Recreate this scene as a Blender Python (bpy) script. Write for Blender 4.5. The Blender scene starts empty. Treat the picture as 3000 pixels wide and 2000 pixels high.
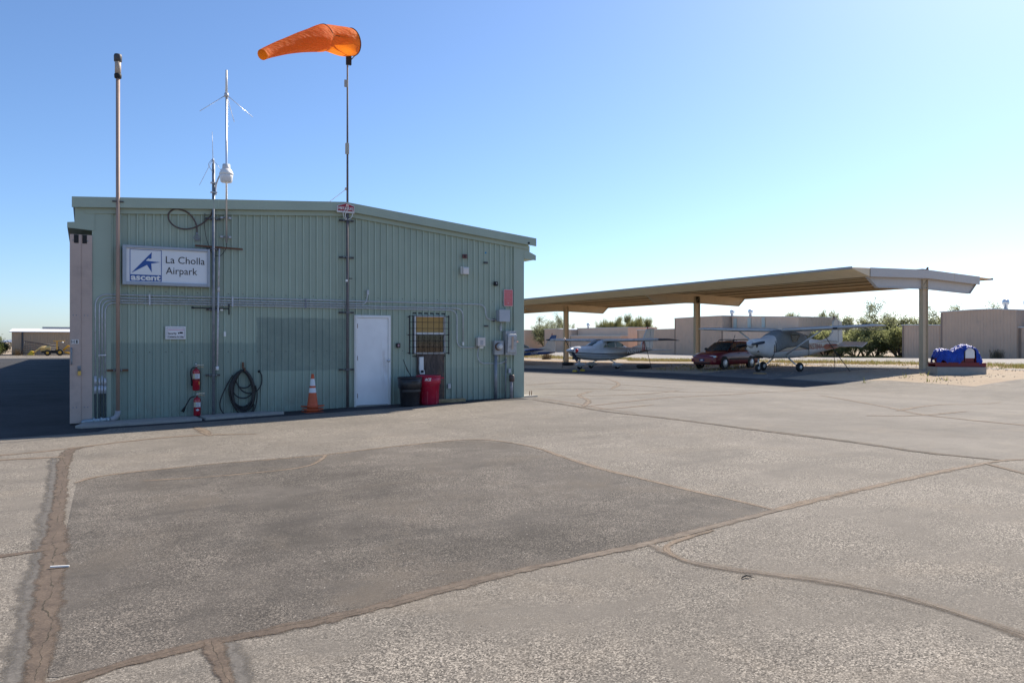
import bpy, bmesh, math, random
import numpy as np
from mathutils import Vector, Matrix, geometry
R = math.radians
PI = math.pi
sc = bpy.context.scene
COL = sc.collection

# ------------------------------------------------------------------ survey
# Camera at (0,0,1.63); the long axis of the hangars is +Y, the gable wall runs along +X.
HC, FPX, CX, CY, TH = 1.63, 2232.0, 1500.0, 1001.3, R(29.25)
YW = 17.2                                   # plane of the gable wall (rib fronts)
FWD = Vector((math.sin(TH), math.cos(TH), 0)); RGT = Vector((math.cos(TH), -math.sin(TH), 0))

def ss(a, b, v):
    t = min(1.0, max(0.0, (v - a) / (b - a)))
    return t * t * (3 - 2 * t)

def gz(x, y):                               # height of the ground
    return (0.18 * ss(-1.5, 10, x) - 0.38 * math.exp(-0.5 * ((x - 24.3) / 3.9) ** 2)
            - 0.33 * ss(30, 62, y) + 0.1 * math.exp(-0.5 * (((x - 36.5) / 4) ** 2 + ((y - 22) / 4) ** 2)))

def ray(px, py):
    return FWD + RGT * ((px - CX) / FPX) + Vector((0, 0, 1)) * ((CY - py) / FPX)

def W(px, py, off=0.0):                     # a measured point on the gable wall
    d = ray(px, py); t = (YW - off) / d.y
    return (d.x * t, HC + d.z * t)

def G(px, py):                              # a measured point on the ground
    d = ray(px, py); z = 0.0
    for _ in range(12):
        t = (z - HC) / d.z
        z = gz(d.x * t, d.y * t)
    return (d.x * t, d.y * t)

C1 = lambda x, y: (150 + x * .2340, 550 + y * .2340)
C2 = lambda x, y: (150 + x * .2551, 900 + y * .2551)
C3 = lambda x, y: (650 + x * .2340, 550 + y * .2340)
C4 = lambda x, y: (650 + x * .24237, 880 + y * .24237)
C5 = lambda x, y: (1000 + x * .2551, 550 + y * .2551)
C6 = lambda x, y: (1100 + x * .22321, 880 + y * .22321)
C7 = lambda x, y: (1400 + x * .1276, 840 + y * .1276)
C8 = lambda x, y: (560 + x * .17007, 1020 + y * .17007)

# ------------------------------------------------------------------ mesh builder
ORG = {}
class MB:
    def __init__(s): s.v = []; s.f = []; s.mi = []; s.sm = []; s.cur = 0
    def add(s, vs, fs, smooth=False):
        o = len(s.v); s.v += [tuple(v) for v in vs]
        for f in fs:
            s.f.append(tuple(i + o for i in f)); s.mi.append(s.cur); s.sm.append(smooth)
        return s
    def box(s, x0, x1, y0, y1, z0, z1, M=None):
        vs = [Vector((x, y, z)) for x in (x0, x1) for y in (y0, y1) for z in (z0, z1)]
        if M is not None: vs = [M @ v for v in vs]
        return s.add(vs, [(0, 1, 3, 2), (4, 6, 7, 5), (0, 4, 5, 1), (2, 3, 7, 6), (0, 2, 6, 4), (1, 5, 7, 3)])
    def tube(s, pts, r, n=8, closed=False, caps=True, smooth=True):
        pts = [Vector(p) for p in pts]
        m = len(pts)
        rs = list(r) if isinstance(r, (list, tuple)) else [r] * m
        vs, fs = [], []
        up = None
        for i, p in enumerate(pts):
            if closed: t = pts[(i + 1) % m] - pts[i - 1]
            else: t = pts[min(i + 1, m - 1)] - pts[max(i - 1, 0)]
            t.normalize()
            if up is None:
                up = Vector((0, 0, 1)) if abs(t.z) < 0.9 else Vector((0, 1, 0))
            a = t.cross(up)
            if a.length < 1e-4: a = t.cross(Vector((1, 0.3, 0)))
            a.normalize(); b = a.cross(t).normalized(); up = b
            for k in range(n):
                q = 2 * PI * k / n
                vs.append(p + (a * math.cos(q) + b * math.sin(q)) * rs[i])
        for i in range(m if closed else m - 1):
            j = (i + 1) % m
            for k in range(n):
                l = (k + 1) % n
                fs.append((i * n + k, i * n + l, j * n + l, j * n + k))
        s.add(vs, fs, smooth)
        if caps and not closed:
            o = len(s.v) - len(vs)
            s.f += [tuple(o + k for k in range(n))[::-1], tuple(o + (m - 1) * n + k for k in range(n))]
            s.mi += [s.cur] * 2; s.sm += [False] * 2
        return s
    def lathe(s, prof, n=20, M=None, smooth=True, ang=None, caps=True):   # prof [(r,z)]
        vs, fs = [], []
        for r, z in prof:
            for k in range(n):
                q = 2 * PI * k / n
                v = Vector((r * math.cos(q), r * math.sin(q), z))
                vs.append(M @ v if M is not None else v)
        for i in range(len(prof) - 1):
            for k in range(n):
                l = (k + 1) % n
                fs.append((i * n + k, i * n + l, (i + 1) * n + l, (i + 1) * n + k))
        s.add(vs, fs, smooth)
        o = len(s.v) - len(vs)
        if caps:
            for base, rev in ((0, True), ((len(prof) - 1) * n, False)):
                f = tuple(o + base + k for k in range(n))
                s.f.append(f[::-1] if rev else f); s.mi.append(s.cur); s.sm.append(False)
        return s
    def loft(s, rings, smooth=True, caps=True, closed_ring=True):
        n = len(rings[0]); vs = [v for r in rings for v in r]; fs = []
        for i in range(len(rings) - 1):
            for k in range(n if closed_ring else n - 1):
                l = (k + 1) % n
                fs.append((i * n + k, i * n + l, (i + 1) * n + l, (i + 1) * n + k))
        if caps and closed_ring:
            fs += [tuple(range(n))[::-1], tuple((len(rings) - 1) * n + k for k in range(n))]
        return s.add(vs, fs, smooth)
    def prism(s, poly, fn, d0, d1):             # polygon (u,v) extruded; fn(u,v,d) -> point
        n = len(poly)
        vs = [fn(u, v, d0) for u, v in poly] + [fn(u, v, d1) for u, v in poly]
        fs = [tuple(range(n))[::-1], tuple(range(n, 2 * n))]
        for k in range(n):
            l = (k + 1) % n
            fs.append((k, l, n + l, n + k))
        return s.add(vs, fs)
    def plate(s, poly, y0, y1):                 # polygon (x,z) on the gable wall, from y0 (front) to y1
        return s.prism(poly, lambda u, v, d: (u, d, v), y0, y1)
    def grid(s, P, smooth=True):                # rows of points
        n = len(P[0]); vs = [v for r in P for v in r]
        fs = [(i * n + k, i * n + k + 1, (i + 1) * n + k + 1, (i + 1) * n + k) for i in range(len(P) - 1) for k in range(n - 1)]
        return s.add(vs, fs, smooth)
    def text(s, txt, fn, u0, u1, v0, v1, bold=0.0, shear=0.0, ext=None):
        cu = bpy.data.curves.new('lettering', 'FONT'); cu.body = txt; cu.size = 1; cu.offset = bold; cu.shear = shear
        cu.resolution_u = 3
        ob = bpy.data.objects.new('lettering', cu); COL.objects.link(ob)
        bpy.context.view_layer.update()
        me = ob.evaluated_get(bpy.context.evaluated_depsgraph_get()).to_mesh()
        co = [v.co.copy() for v in me.vertices]; fa = [tuple(p.vertices) for p in me.polygons]
        bpy.data.objects.remove(ob); bpy.data.curves.remove(cu)
        xs = [c.x for c in co]; ys = [c.y for c in co]
        ax, bx, ay, by = min(xs), max(xs), min(ys), max(ys)
        return s.add([fn(u0 + (c.x - ax) / (bx - ax) * (u1 - u0), v0 + (c.y - ay) / (by - ay) * (v1 - v0)) for c in co], fa)
    def build(s, name, mat, parent=None, label=None, cat=None, group=None, kind=None, bevel=0, recalc=True, origin=None):
        me = bpy.data.meshes.new(name)
        vs = s.v
        if parent is not None:
            off = ORG.get(parent.name, Vector((0, 0, 0)))
        elif origin is not None: off = Vector(origin)
        elif kind in ('structure', 'stuff'): off = Vector((0, 0, 0))
        else:
            a = np.array(vs); lo, hi = a.min(0), a.max(0)
            off = Vector(((lo[0] + hi[0]) / 2, (lo[1] + hi[1]) / 2, lo[2]))
        me.from_pydata([(v[0] - off.x, v[1] - off.y, v[2] - off.z) for v in vs], [], s.f)
        mats = mat if isinstance(mat, (list, tuple)) else [mat]
        for m in mats: me.materials.append(m)
        me.polygons.foreach_set('material_index', s.mi)
        me.polygons.foreach_set('use_smooth', s.sm)
        if recalc:
            bm = bmesh.new(); bm.from_mesh(me); bmesh.ops.recalc_face_normals(bm, faces=bm.faces); bm.to_mesh(me); bm.free()
        me.update()
        o = bpy.data.objects.new(name, me); COL.objects.link(o)
        if parent is not None: o.parent = parent; ORG[o.name] = off
        else: o.location = off; ORG[o.name] = off
        if bevel:
            b = o.modifiers.new('bevel', 'BEVEL'); b.width = bevel; b.segments = 2; b.limit_method = 'ANGLE'; b.angle_limit = R(40)
        tag(o, label, cat, group, kind)
        return o

def tag(o, label=None, cat=None, group=None, kind=None):
    if label: o['label'] = label
    if cat: o['category'] = cat
    if group: o['group'] = group
    if kind: o['kind'] = kind
    return o

def thing(name, label, cat, loc=(0, 0, 0), group=None):
    o = bpy.data.objects.new(name, None); COL.objects.link(o); o.empty_display_size = .3
    o.location = loc; ORG[o.name] = Vector(loc)
    return tag(o, label, cat, group)

def local(o):                                  # parts of this thing are given in its own coordinates
    ORG[o.name] = Vector((0, 0, 0)); return o

def copy_tree(o, parent=None):
    c = o.copy(); COL.objects.link(c)
    if parent is not None: c.parent = parent
    for ch in list(o.children): copy_tree(ch, c)
    return c

def arc(p0, p1, p2, n=6):                      # rounded corner p0 -> p1 -> p2
    p0, p1, p2 = Vector(p0), Vector(p1), Vector(p2)
    return [(1 - t) ** 2 * p0 + 2 * t * (1 - t) * p1 + t * t * p2 for t in [k / n for k in range(n + 1)]]

def smoothpath(pts, k=4):                      # Catmull-Rom
    P = [Vector(p) for p in pts]; out = []
    for i in range(len(P) - 1):
        a, b, c, d = P[max(i - 1, 0)], P[i], P[i + 1], P[min(i + 2, len(P) - 1)]
        for j in range(k):
            t = j / k
            out.append(0.5 * ((2 * b) + (c - a) * t + (2 * a - 5 * b + 4 * c - d) * t * t + (3 * b - a - 3 * c + d) * t ** 3))
    out.append(P[-1]); return out

def rotM(loc, rz=0, rx=0, ry=0):
    return Matrix.Translation(loc) @ Matrix.Rotation(rz, 4, 'Z') @ Matrix.Rotation(ry, 4, 'Y') @ Matrix.Rotation(rx, 4, 'X')

# ------------------------------------------------------------------ materials
class NT:
    def __init__(s, name):
        s.m = bpy.data.materials.new(name); s.m.use_nodes = True
        s.t = s.m.node_tree; s.t.nodes.clear(); s.out = s.n('ShaderNodeOutputMaterial')
        s.pos = None
    def n(s, ty, **kw):
        x = s.t.nodes.new(ty)
        for k, v in kw.items(): setattr(x, k, v)
        return x
    def l(s, a, b): s.t.links.new(a, b)
    def put(s, sock, v):
        if hasattr(v, 'links') or isinstance(v, bpy.types.NodeSocket): s.l(v, sock)
        else: sock.default_value = v
    def math(s, op, a, b=0.0, clamp=False):
        x = s.n('ShaderNodeMath', operation=op); x.use_clamp = clamp
        s.put(x.inputs[0], a); s.put(x.inputs[1], b); return x.outputs[0]
    def wpos(s):
        if s.pos is None:
            g = s.n('ShaderNodeNewGeometry'); s.pos = g.outputs['Position']
        return s.pos
    def opos(s):
        return s.n('ShaderNodeTexCoord').outputs['Object']
    def xyz(s, v):
        x = s.n('ShaderNodeSeparateXYZ'); s.l(v, x.inputs[0]); return x.outputs
    def noise(s, vec, scale, detail=2, rough=.5, dist=0):
        x = s.n('ShaderNodeTexNoise'); s.l(vec, x.inputs['Vector'])
        x.inputs['Scale'].default_value = scale; x.inputs['Detail'].default_value = detail
        x.inputs['Roughness'].default_value = rough; x.inputs['Distortion'].default_value = dist
        return x.outputs['Fac']
    def vor(s, vec, scale, feature='F1'):
        x = s.n('ShaderNodeTexVoronoi', feature=feature); s.l(vec, x.inputs['Vector']); x.inputs['Scale'].default_value = scale
        return x
    def scale(s, vec, v):
        x = s.n('ShaderNodeVectorMath', operation='MULTIPLY'); s.l(vec, x.inputs[0]); x.inputs[1].default_value = v
        return x.outputs[0]
    def ramp(s, f, stops):
        x = s.n('ShaderNodeValToRGB'); s.put(x.inputs[0], f)
        e = x.color_ramp.elements
        while len(e) < len(stops): e.new(.5)
        for i, (p, c) in enumerate(stops):
            e[i].position = p; c = (c, c, c) if isinstance(c, (int, float)) else c
            e[i].color = (*c, 1)
        return x.outputs[0]
    def mix(s, f, a, b, mode='MIX'):
        x = s.n('ShaderNodeMix', data_type='RGBA', blend_type=mode)
        s.put(x.inputs[0], f)
        for i, v in ((6, a), (7, b)):
            if isinstance(v, (tuple, list)): v = (*v[:3], 1)
            elif isinstance(v, (int, float)): v = (v, v, v, 1)
            s.put(x.inputs[i], v)
        return x.outputs[2]
    def band(s, v, a, b, soft=.01):              # 1 between a and b
        return s.math('MULTIPLY', s.map(v, a - soft, a + soft), s.map(v, b + soft, b - soft))
    def map(s, v, a, b, c=0, d=1):
        x = s.n('ShaderNodeMapRange'); s.put(x.inputs[0], v)
        x.inputs[1].default_value = a; x.inputs[2].default_value = b; x.inputs[3].default_value = c; x.inputs[4].default_value = d
        return x.outputs[0]
    def bump(s, h, st=.3, dist=.01):
        x = s.n('ShaderNodeBump'); s.l(h, x.inputs['Height']); x.inputs['Strength'].default_value = st; x.inputs['Distance'].default_value = dist
        return x.outputs[0]
    def bsdf(s, col, rough=.5, metal=0, normal=None, **kw):
        x = s.n('ShaderNodeBsdfPrincipled')
        if isinstance(col, (tuple, list)): col = (*col[:3], 1)
        s.put(x.inputs['Base Color'], col); s.put(x.inputs['Roughness'], rough); s.put(x.inputs['Metallic'], metal)
        if normal is not None: s.l(normal, x.inputs['Normal'])
        for k, v in kw.items(): s.put(x.inputs[k], v)
        s.b = x
        return x.outputs[0]
    def done(s, sh):
        s.l(sh, s.out.inputs[0]); return s.m

def mat(name, col, rough=.5, metal=0, var=.12, vs=3.0, bump=0, bs=40, dirt=None, dirt_amt=.4, dsc=5, coord='o', stretch=None, **kw):
    t = NT(name); p = t.opos() if coord == 'o' else t.wpos()
    if stretch: p = t.scale(p, stretch)
    f = t.noise(p, vs, 4, .6)
    lo = tuple(c * (1 - var) for c in col); hi = tuple(min(1, c * (1 + var)) for c in col)
    c = t.mix(t.map(f, .3, .7), lo, hi)
    if dirt:
        g = t.map(t.noise(p, dsc, 6, .65), .52, .72)
        c = t.mix(t.math('MULTIPLY', g, dirt_amt), c, dirt)
    nrm = t.bump(t.noise(p, bs, 3), bump, .01) if bump else None
    rr = t.map(f, .3, .7, max(0, rough - .06), min(1, rough + .06))
    return t.done(t.bsdf(c, rr, metal, nrm, **kw))
# ------------------------------------------------------------------ camera, sky, sun
cam = bpy.data.objects.new('camera', bpy.data.cameras.new('camera')); COL.objects.link(cam)
cam.location = (0, 0, HC); cam.rotation_euler = (R(90), 0, -TH)
cam.data.sensor_width = 36; cam.data.lens = FPX / 3000 * 36; cam.data.shift_y = 0.0004
cam.data.clip_start = .05; cam.data.clip_end = 30000
sc.camera = cam
SUN = Vector((1.10, .41, 1.0)).normalized()
sun = bpy.data.objects.new('sun', bpy.data.lights.new('sun', 'SUN')); COL.objects.link(sun)
sun.data.energy = 4.45; sun.data.angle = R(.53); sun.data.color = (1, .905, .76)
sun.rotation_euler = SUN.to_track_quat('Z', 'Y').to_euler(); sun.location = (20, 10, 30)
w = bpy.data.worlds.new('World'); sc.world = w; w.use_nodes = True
nt = w.node_tree; bg = nt.nodes['Background']
sky = nt.nodes.new('ShaderNodeTexSky'); sky.sky_type = 'NISHITA'; sky.sun_disc = False
sky.sun_elevation = math.asin(SUN.z); sky.sun_rotation = math.atan2(SUN.x, SUN.y)
sky.air_density = .95; sky.dust_density = 1.0; sky.ozone_density = 7.0; sky.altitude = 700
nt.links.new(sky.outputs[0], bg.inputs[0]); bg.inputs[1].default_value = .1
sc.view_settings.view_transform = 'Standard'; sc.view_settings.look = 'None'
sc.view_settings.exposure = .82; sc.view_settings.gamma = 1
sc.cycles.max_bounces = 8; sc.cycles.transparent_max_bounces = 12

# ------------------------------------------------------------------ ground
def asphalt(name, cols, stone=95, contrast=1.0, mott=.25, stain=.5, tan=.25, rough=.92):
    t = NT(name); p = t.wpos(); dk, md, lt = cols
    v = t.vor(p, stone * 1.7); cell = t.xyz(v.outputs['Color'])[0]
    n1 = t.noise(p, 105, 2, .6); n2 = t.noise(p, .95, 5, .68, .7)
    amp = t.map(n2, .34, .66, .32, 1.2)                                  # bare stone shows more in some places than in others
    f = t.math('ADD', t.math('MULTIPLY', t.math('SUBTRACT', cell, .5), .62 * contrast), t.math('MULTIPLY', t.math('SUBTRACT', n1, .5), .7 * contrast))
    c = t.ramp(t.math('ADD', t.math('MULTIPLY', f, amp), .5), [(.05, dk), (.44, md), (.58, md), (.95, lt)])
    big = t.noise(p, .33, 5, .62, .5); med = t.noise(p, 2.2, 6, .65, .5)
    k = t.math('MULTIPLY', t.map(big, .3, .7, 1 - mott, 1 + mott), t.map(med, .3, .7, 1 - mott * .6, 1 + mott * .6))
    x = t.n('ShaderNodeVectorMath', operation='SCALE'); t.l(c, x.inputs[0]); t.l(k, x.inputs['Scale']); c = x.outputs[0]
    streak = t.noise(t.scale(p, (.35, 2.0, 1)), 1.0, 6, .68, .6)
    c = t.mix(t.math('MULTIPLY', t.map(streak, .54, .72), stain), c, tuple(a * b for a, b in zip(md, (.50, .52, .55))))
    c = t.mix(t.math('MULTIPLY', t.map(t.noise(p, .7, 6, .7, .8), .52, .72), tan), c, tuple(a * b for a, b in zip(md, (1.32, 1.25, 1.15))))
    sp = t.vor(p, 26); r_ = t.xyz(sp.outputs['Color'])[1]                  # scattered black and white stones
    dot = t.map(sp.outputs['Distance'], .17, .11)
    c = t.mix(t.math('MULTIPLY', dot, t.map(r_, .955, .965)), c, (.025, .024, .024))
    c = t.mix(t.math('MULTIPLY', dot, t.map(r_, .045, .035)), c, (.40, .37, .33))
    oil = t.math('MULTIPLY', t.map(t.noise(p, .9, 4, .6, 1.5), .70, .80), t.map(med, .35, .6)); c = t.mix(t.math('MULTIPLY', oil, .55), c, (.035, .033, .032))
    h = t.math('ADD', t.math('SUBTRACT', 1.0, v.outputs['Distance']), n1)
    nrm = t.bump(h, .32, .004)
    return t.done(t.bsdf(c, rough, 0, nrm, **{'Specular IOR Level': .25}))

def lines(a, b, st=1.0):
    return [a + i * st for i in range(int(round((b - a) / st)) + 1)]

def sheet(name, poly, dz, m, kind='structure', zbox=None):
    bm = bmesh.new()
    vs = [bm.verts.new((x, y, 0)) for x, y in poly]
    bm.faces.new(vs)
    xs = [p[0] for p in poly]; ys = [p[1] for p in poly]
    for ax, lo, hi in ((0, min(xs), max(xs)), (1, min(ys), max(ys))):
        for q in range(math.floor(lo) + 1, math.ceil(hi)):
            n = Vector((1, 0, 0)) if ax == 0 else Vector((0, 1, 0))
            bmesh.ops.bisect_plane(bm, geom=bm.verts[:] + bm.edges[:] + bm.faces[:], plane_co=n * q, plane_no=n)
    for v in bm.verts: v.co.z = gz(v.co.x, v.co.y) + dz
    bmesh.ops.recalc_face_normals(bm, faces=bm.faces)
    for f in bm.faces:
        if f.normal.z < 0: f.normal_flip()
    me = bpy.data.meshes.new(name); bm.to_mesh(me); bm.free()
    me.materials.append(m)
    o = bpy.data.objects.new(name, me); COL.objects.link(o); o['kind'] = kind
    return o

# desert soil
t = NT('desert soil'); p = t.wpos()
v = t.vor(p, 38); n1 = t.noise(p, 14, 4, .65); n2 = t.noise(p, .35, 5, .6); n3 = t.noise(p, 3, 5, .65)
c = t.ramp(t.math('ADD', t.math('MULTIPLY', n1, .6), t.math('MULTIPLY', t.xyz(v.outputs['Color'])[0], .4)), [(.2, (.17, .115, .075)), (.5, (.34, .25, .17)), (.85, (.46, .36, .26))])
c = t.mix(t.map(n2, .35, .65), c, (.36, .285, .20), 'MIX')
c = t.mix(t.math('MULTIPLY', t.map(n3, .5, .7), .6), c, (.25, .19, .13))
M_SOIL = t.done(t.bsdf(c, .95, 0, t.bump(t.math('ADD', n1, n3), .6, .05)))
gx = [-6000, -1500, -500, -220, -120, -80] + lines(-50, 90) + [105, 130, 180, 300, 600, 1600, 6000]
gy = [-3000, -400, -60, -25] + lines(-12, 140) + [155, 190, 260, 420, 900, 2500, 8000]
g = MB(); g.grid([[(x, y, gz(x, y)) for x in gx] for y in gy]); g.build('ground', M_SOIL, kind='structure')

random.seed(5)
M_CHIP = asphalt('chip seal asphalt', [(.042, .037, .032), (.178, .158, .134), (.45, .40, .335)], 78, 1.4, .15, .42, .4)
M_PATCH = asphalt('dark patch asphalt', [(.030, .027, .024), (.100, .088, .076), (.31, .27, .225)], 86, 1.35, .34, .6, .9)
M_LANE = asphalt('worn smooth asphalt', [(.085, .076, .065), (.190, .170, .146), (.33, .30, .26)], 120, .75, .17, .3, .4)
M_SIDE = asphalt('shade dark asphalt', [(.014, .014, .015), (.045, .045, .048), (.12, .12, .12)], 100, .8, .3, .5, .5)
M_TAXI = asphalt('pale taxilane surface', [(.15, .14, .13), (.30, .28, .26), (.40, .38, .35)], 60, .6, .15, .2, .3)
M_PAD = asphalt('parking pad asphalt', [(.07, .066, .06), (.15, .14, .13), (.24, .225, .21)], 90, .6, .2, .3, .3)

edge = []
for y in lines(22, 129, 2): edge.append((27.9 + random.uniform(-.35, .35), y))
e1 = G(2600, 1118); e2 = G(2856, 1128); e3 = G(3000, 1109)
east = [e2, e3, (e3[0] + (e3[0] - e2[0]) * 4, e3[1] + (e3[1] - e2[1]) * 4)]
ap = [(-46, -11.6), (70, -11.6), (70, east[2][1])] + east[::-1] + [e1] + edge + [(-46, 129)]
sheet('apron', ap, .002, M_CHIP)
# smoother asphalt beyond the long dark joint
j = [G(*q) for q in [(2934, 1349), (2680, 1321), (2360, 1276), (2040, 1235), (1786, 1206), (1590, 1176)]]
ln = [(26.9, 110), (12.0, 110), (11.2, 30)] + j[::-1] + [G(3000, 1346), (60, j[0][1] - 6), (60, east[2][1] - 2), (e3[0] - 1, e3[1] - .8), (e2[0] - .6, e2[1] - .9), (e1[0] - .8, e1[1] - .7), (26.9, 25)]
sheet('asphalt_lane', ln, .0045, M_LANE)
# darker square of newer asphalt in the foreground
pt = [G(*q) for q in [(226, 1412), (400, 1382), (640, 1357), (960, 1330), (1240, 1297), (1400, 1290), (1510, 1300), (1630, 1334), (1790, 1381),
                      (2040, 1441), (2268, 1494), (1913, 1588), (1466, 1684), (1020, 1798), (640, 1876), (420, 1930), (170, 1985),
                      (140, 1985), (160, 1800), (180, 1640), (200, 1530)]]
sheet('asphalt_patch', pt, .0045, M_PATCH)
# dark asphalt along the hangars, their cast shade painted into its tone
sheet('shade_strip', [(-12, 16.4), (-4.2, 15.5), (-1.5, 15.35), (.2, 15.6), (.4, 16.05), (3.4, 16.2), (9.9, 16.6), (10.1, 17.6), (.2, 17.6), (.2, 108), (-12, 108)], .0045, M_SIDE)
sheet('shade_strip', [(24.6, 21.2), (27.3, 20.6), (27.8, 24), (27.2, 110), (24.0, 110), (23.6, 60), (24.2, 30)], .0075, M_SIDE)  # follows the near edge of the carport shadow
# taxilane beyond the shade and pads under the aeroplanes
sheet('taxilane', [(53, 10), (73.5, 10), (73.5, 128), (52, 128)], .006, M_TAXI)
sheet('gravel_track', [(40.2, 4), (42.6, 4), (42.8, 60), (42.4, 128), (40.0, 128), (40.4, 60)], .006, M_TAXI)
sheet('parking_pad', [(27.4, 24.6), (39.6, 25.0), (39.8, 30.4), (27.6, 30.2)], .008, M_PAD)
sheet('parking_pad', [(27.3, 36.6), (34.0, 37.2), (39.0, 38.8), (38.8, 43.0), (27.4, 42.6)], .008, M_PAD)

# ------------------------------------------------------------------ joints filled with dirt
def seam_mat(name, c0, c1, crackw, soft=.16, rag=.85, off=0.0, pale=False):
    t = NT(name); p = t.wpos()
    a = t.n('ShaderNodeAttribute', attribute_name='edge').outputs['Fac']
    n = t.noise(p, 7, 6, .72); f = t.noise(p, 70, 3, .6)
    c = t.mix(t.map(n, .36, .64), c0, c1)
    c = t.mix(t.math('MULTIPLY', t.map(f, .5, .66), .4), c, tuple(q * 1.7 for q in c1))
    c = t.mix(t.math('MULTIPLY', t.map(t.noise(p, 24, 4, .7), .60, .72), .5), c, tuple(q * .45 for q in c0))
    if pale: c = t.mix(t.map(t.xyz(p)[0], .6, 4.2), c, t.mix(t.map(n, .36, .64), (.125, .096, .072), (.205, .165, .128)))
    wob = t.math('ADD', t.math('MULTIPLY', t.math('SUBTRACT', t.noise(p, 1.7, 3, .6), .5), .75), t.math('MULTIPLY', t.math('SUBTRACT', t.noise(p, 11, 5, .75), .5), .22))
    m = t.math('ADD', t.math('SUBTRACT', a, .5 + off), wob)
    dark = t.math('MULTIPLY', t.map(t.math('ABSOLUTE', m), crackw, crackw * .35), t.map(t.noise(p, 2.3, 5, .7), .40, .50))
    c = t.mix(t.math('MULTIPLY', dark, .8), c, (.022, .018, .0066))
    sh = t.bsdf(c, .95, 0, t.bump(t.math('SUBTRACT', f, t.math('MULTIPLY', dark, 1.5)), .25, .006))
    d = t.math('SUBTRACT', .5, t.math('ABSOLUTE', t.math('SUBTRACT', a, .5)))
    rg = t.math('ADD', t.math('MULTIPLY', t.math('SUBTRACT', t.noise(p, 4.5, 7, .72), .5), rag), t.math('MULTIPLY', t.math('SUBTRACT', t.noise(p, 45, 3, .6), .5), .12))
    al = t.map(t.math('ADD', d, rg), .13, .13 + soft)
    tr = t.n('ShaderNodeBsdfTransparent'); mx = t.n('ShaderNodeMixShader')
    t.l(al, mx.inputs[0]); t.l(tr.outputs[0], mx.inputs[1]); t.l(sh, mx.inputs[2])
    return t.done(mx.outputs[0])
M_SEAM = seam_mat('dirt filled joint', (.074, .054, .040), (.130, .096, .070), .022, pale=True)
M_JOINT = seam_mat('dusty joint', (.12, .094, .072), (.20, .162, .127), .040, .34, .40, pale=False)
M_TAR = seam_mat('old tar sealant', (.085, .077, .068), (.140, .126, .110), .001, .30, 1.0)
M_TANS = seam_mat('tan dirt joint', (.14, .103, .072), (.225, .170, .122), .03, .24)
M_HAIR = seam_mat('dark crack', (.06, .05, .04), (.17, .13, .092), .10, .15)

def seam(name, pix, width, m, dz=.0062, jit=.05):
    P = [G(*q) for q in pix]
    path = smoothpath([(x, y, 0) for x, y in P], 6)
    # resample about every .12 m
    out = [path[0]]
    for a, b in zip(path, path[1:]):
        n = max(1, int((b - a).length / .12))
        for k in range(1, n + 1): out.append(a.lerp(b, k / n))
    rnd = random.Random(len(pix) * 7 + int(pix[0][0])); ph = rnd.uniform(0, 9)
    vs, fs, at = [], [], []
    for i, q in enumerate(out):
        tg = (out[min(i + 1, len(out) - 1)] - out[max(i - 1, 0)]).normalized(); nn = Vector((-tg.y, tg.x, 0))
        s = i * .12; wv = sum(math.sin(s * k + ph * k) / k for k in (.8, 2.1, 4.7)) * jit * .25
        tp = min(1, (i + 1) / 6, (len(out) - i) / 6)
        wd = (width if not isinstance(width, tuple) else width[0] + (width[1] - width[0]) * i / len(out))
        wd *= (1 + .16 * math.sin(s * 1.3 + ph) + .10 * math.sin(s * 3.7)) * (.4 + .6 * tp) * .92
        for u in (-.5, -.25, 0, .25, .5):
            z = q + nn * (u * wd * 1.5 + wv * min(1, width if not isinstance(width, tuple) else width[0]) * 1.2)
            vs.append((z.x, z.y, gz(z.x, z.y) + dz)); at.append(u + .5)
    for i in range(len(out) - 1):
        for k in range(4):
            fs.append((i * 5 + k, i * 5 + k + 1, (i + 1) * 5 + k + 1, (i + 1) * 5 + k))
    me = bpy.data.meshes.new(name); me.from_pydata(vs, [], fs); me.materials.append(m)
    A = me.attributes.new('edge', 'FLOAT', 'POINT'); A.data.foreach_set('value', at)
    o = bpy.data.objects.new(name, me); COL.objects.link(o); o['kind'] = 'structure'
    return o
q = lambda L: [(x * 1.27551, y * 1.27551) for x, y in L]
seam('tar_sealant', q([(124, 1050), (120, 1120), (106, 1200), (96, 1270), (80, 1340), (66, 1400), (58, 1440), (46, 1500), (30, 1580), (10, 1680)]), .17, M_TAR, .0052)
seam('tar_sealant', q([(520, 1476), (532, 1500), (546, 1530), (566, 1590)]), .13, M_TAR, .0052)
seam('ground_joint', q([(215, 1024), (178, 1029), (156, 1040), (147, 1062), (143, 1090), (136, 1150), (130, 1200), (124, 1262), (117, 1330), (108, 1400), (98, 1480), (84, 1575), (70, 1660)]), .165, M_SEAM, .0062)
seam('ground_joint', q([(60, 1590), (170, 1562), (300, 1522), (420, 1492), (500, 1472), (640, 1446), (800, 1412), (960, 1370), (1150, 1322), (1320, 1285), (1500, 1246), (1640, 1210), (1790, 1171)]), .125, M_SEAM, .0070)
seam('ground_joint', q([(1780, 1173), (1900, 1143), (2060, 1106), (2180, 1080), (2290, 1060), (2352, 1056), (2480, 1062)]), .13, M_TANS, .0066)
seam('ground_joint', q([(484, 1474), (496, 1500), (508, 1530), (528, 1580)]), .11, M_SEAM, .0074)
seam('ground_joint', q([(1490, 1250), (1530, 1269), (1580, 1290), (1660, 1305), (1760, 1318), (1860, 1331), (1950, 1346), (2060, 1370), (2150, 1394), (2260, 1430), (2352, 1462), (2440, 1495)]), .125, M_JOINT, .0074)
seam('ground_joint', q([(1640, 1218), (1570, 1238), (1537, 1252), (1530, 1262), (1548, 1278), (1580, 1290)]), .06, M_TANS, .0078)
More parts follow.
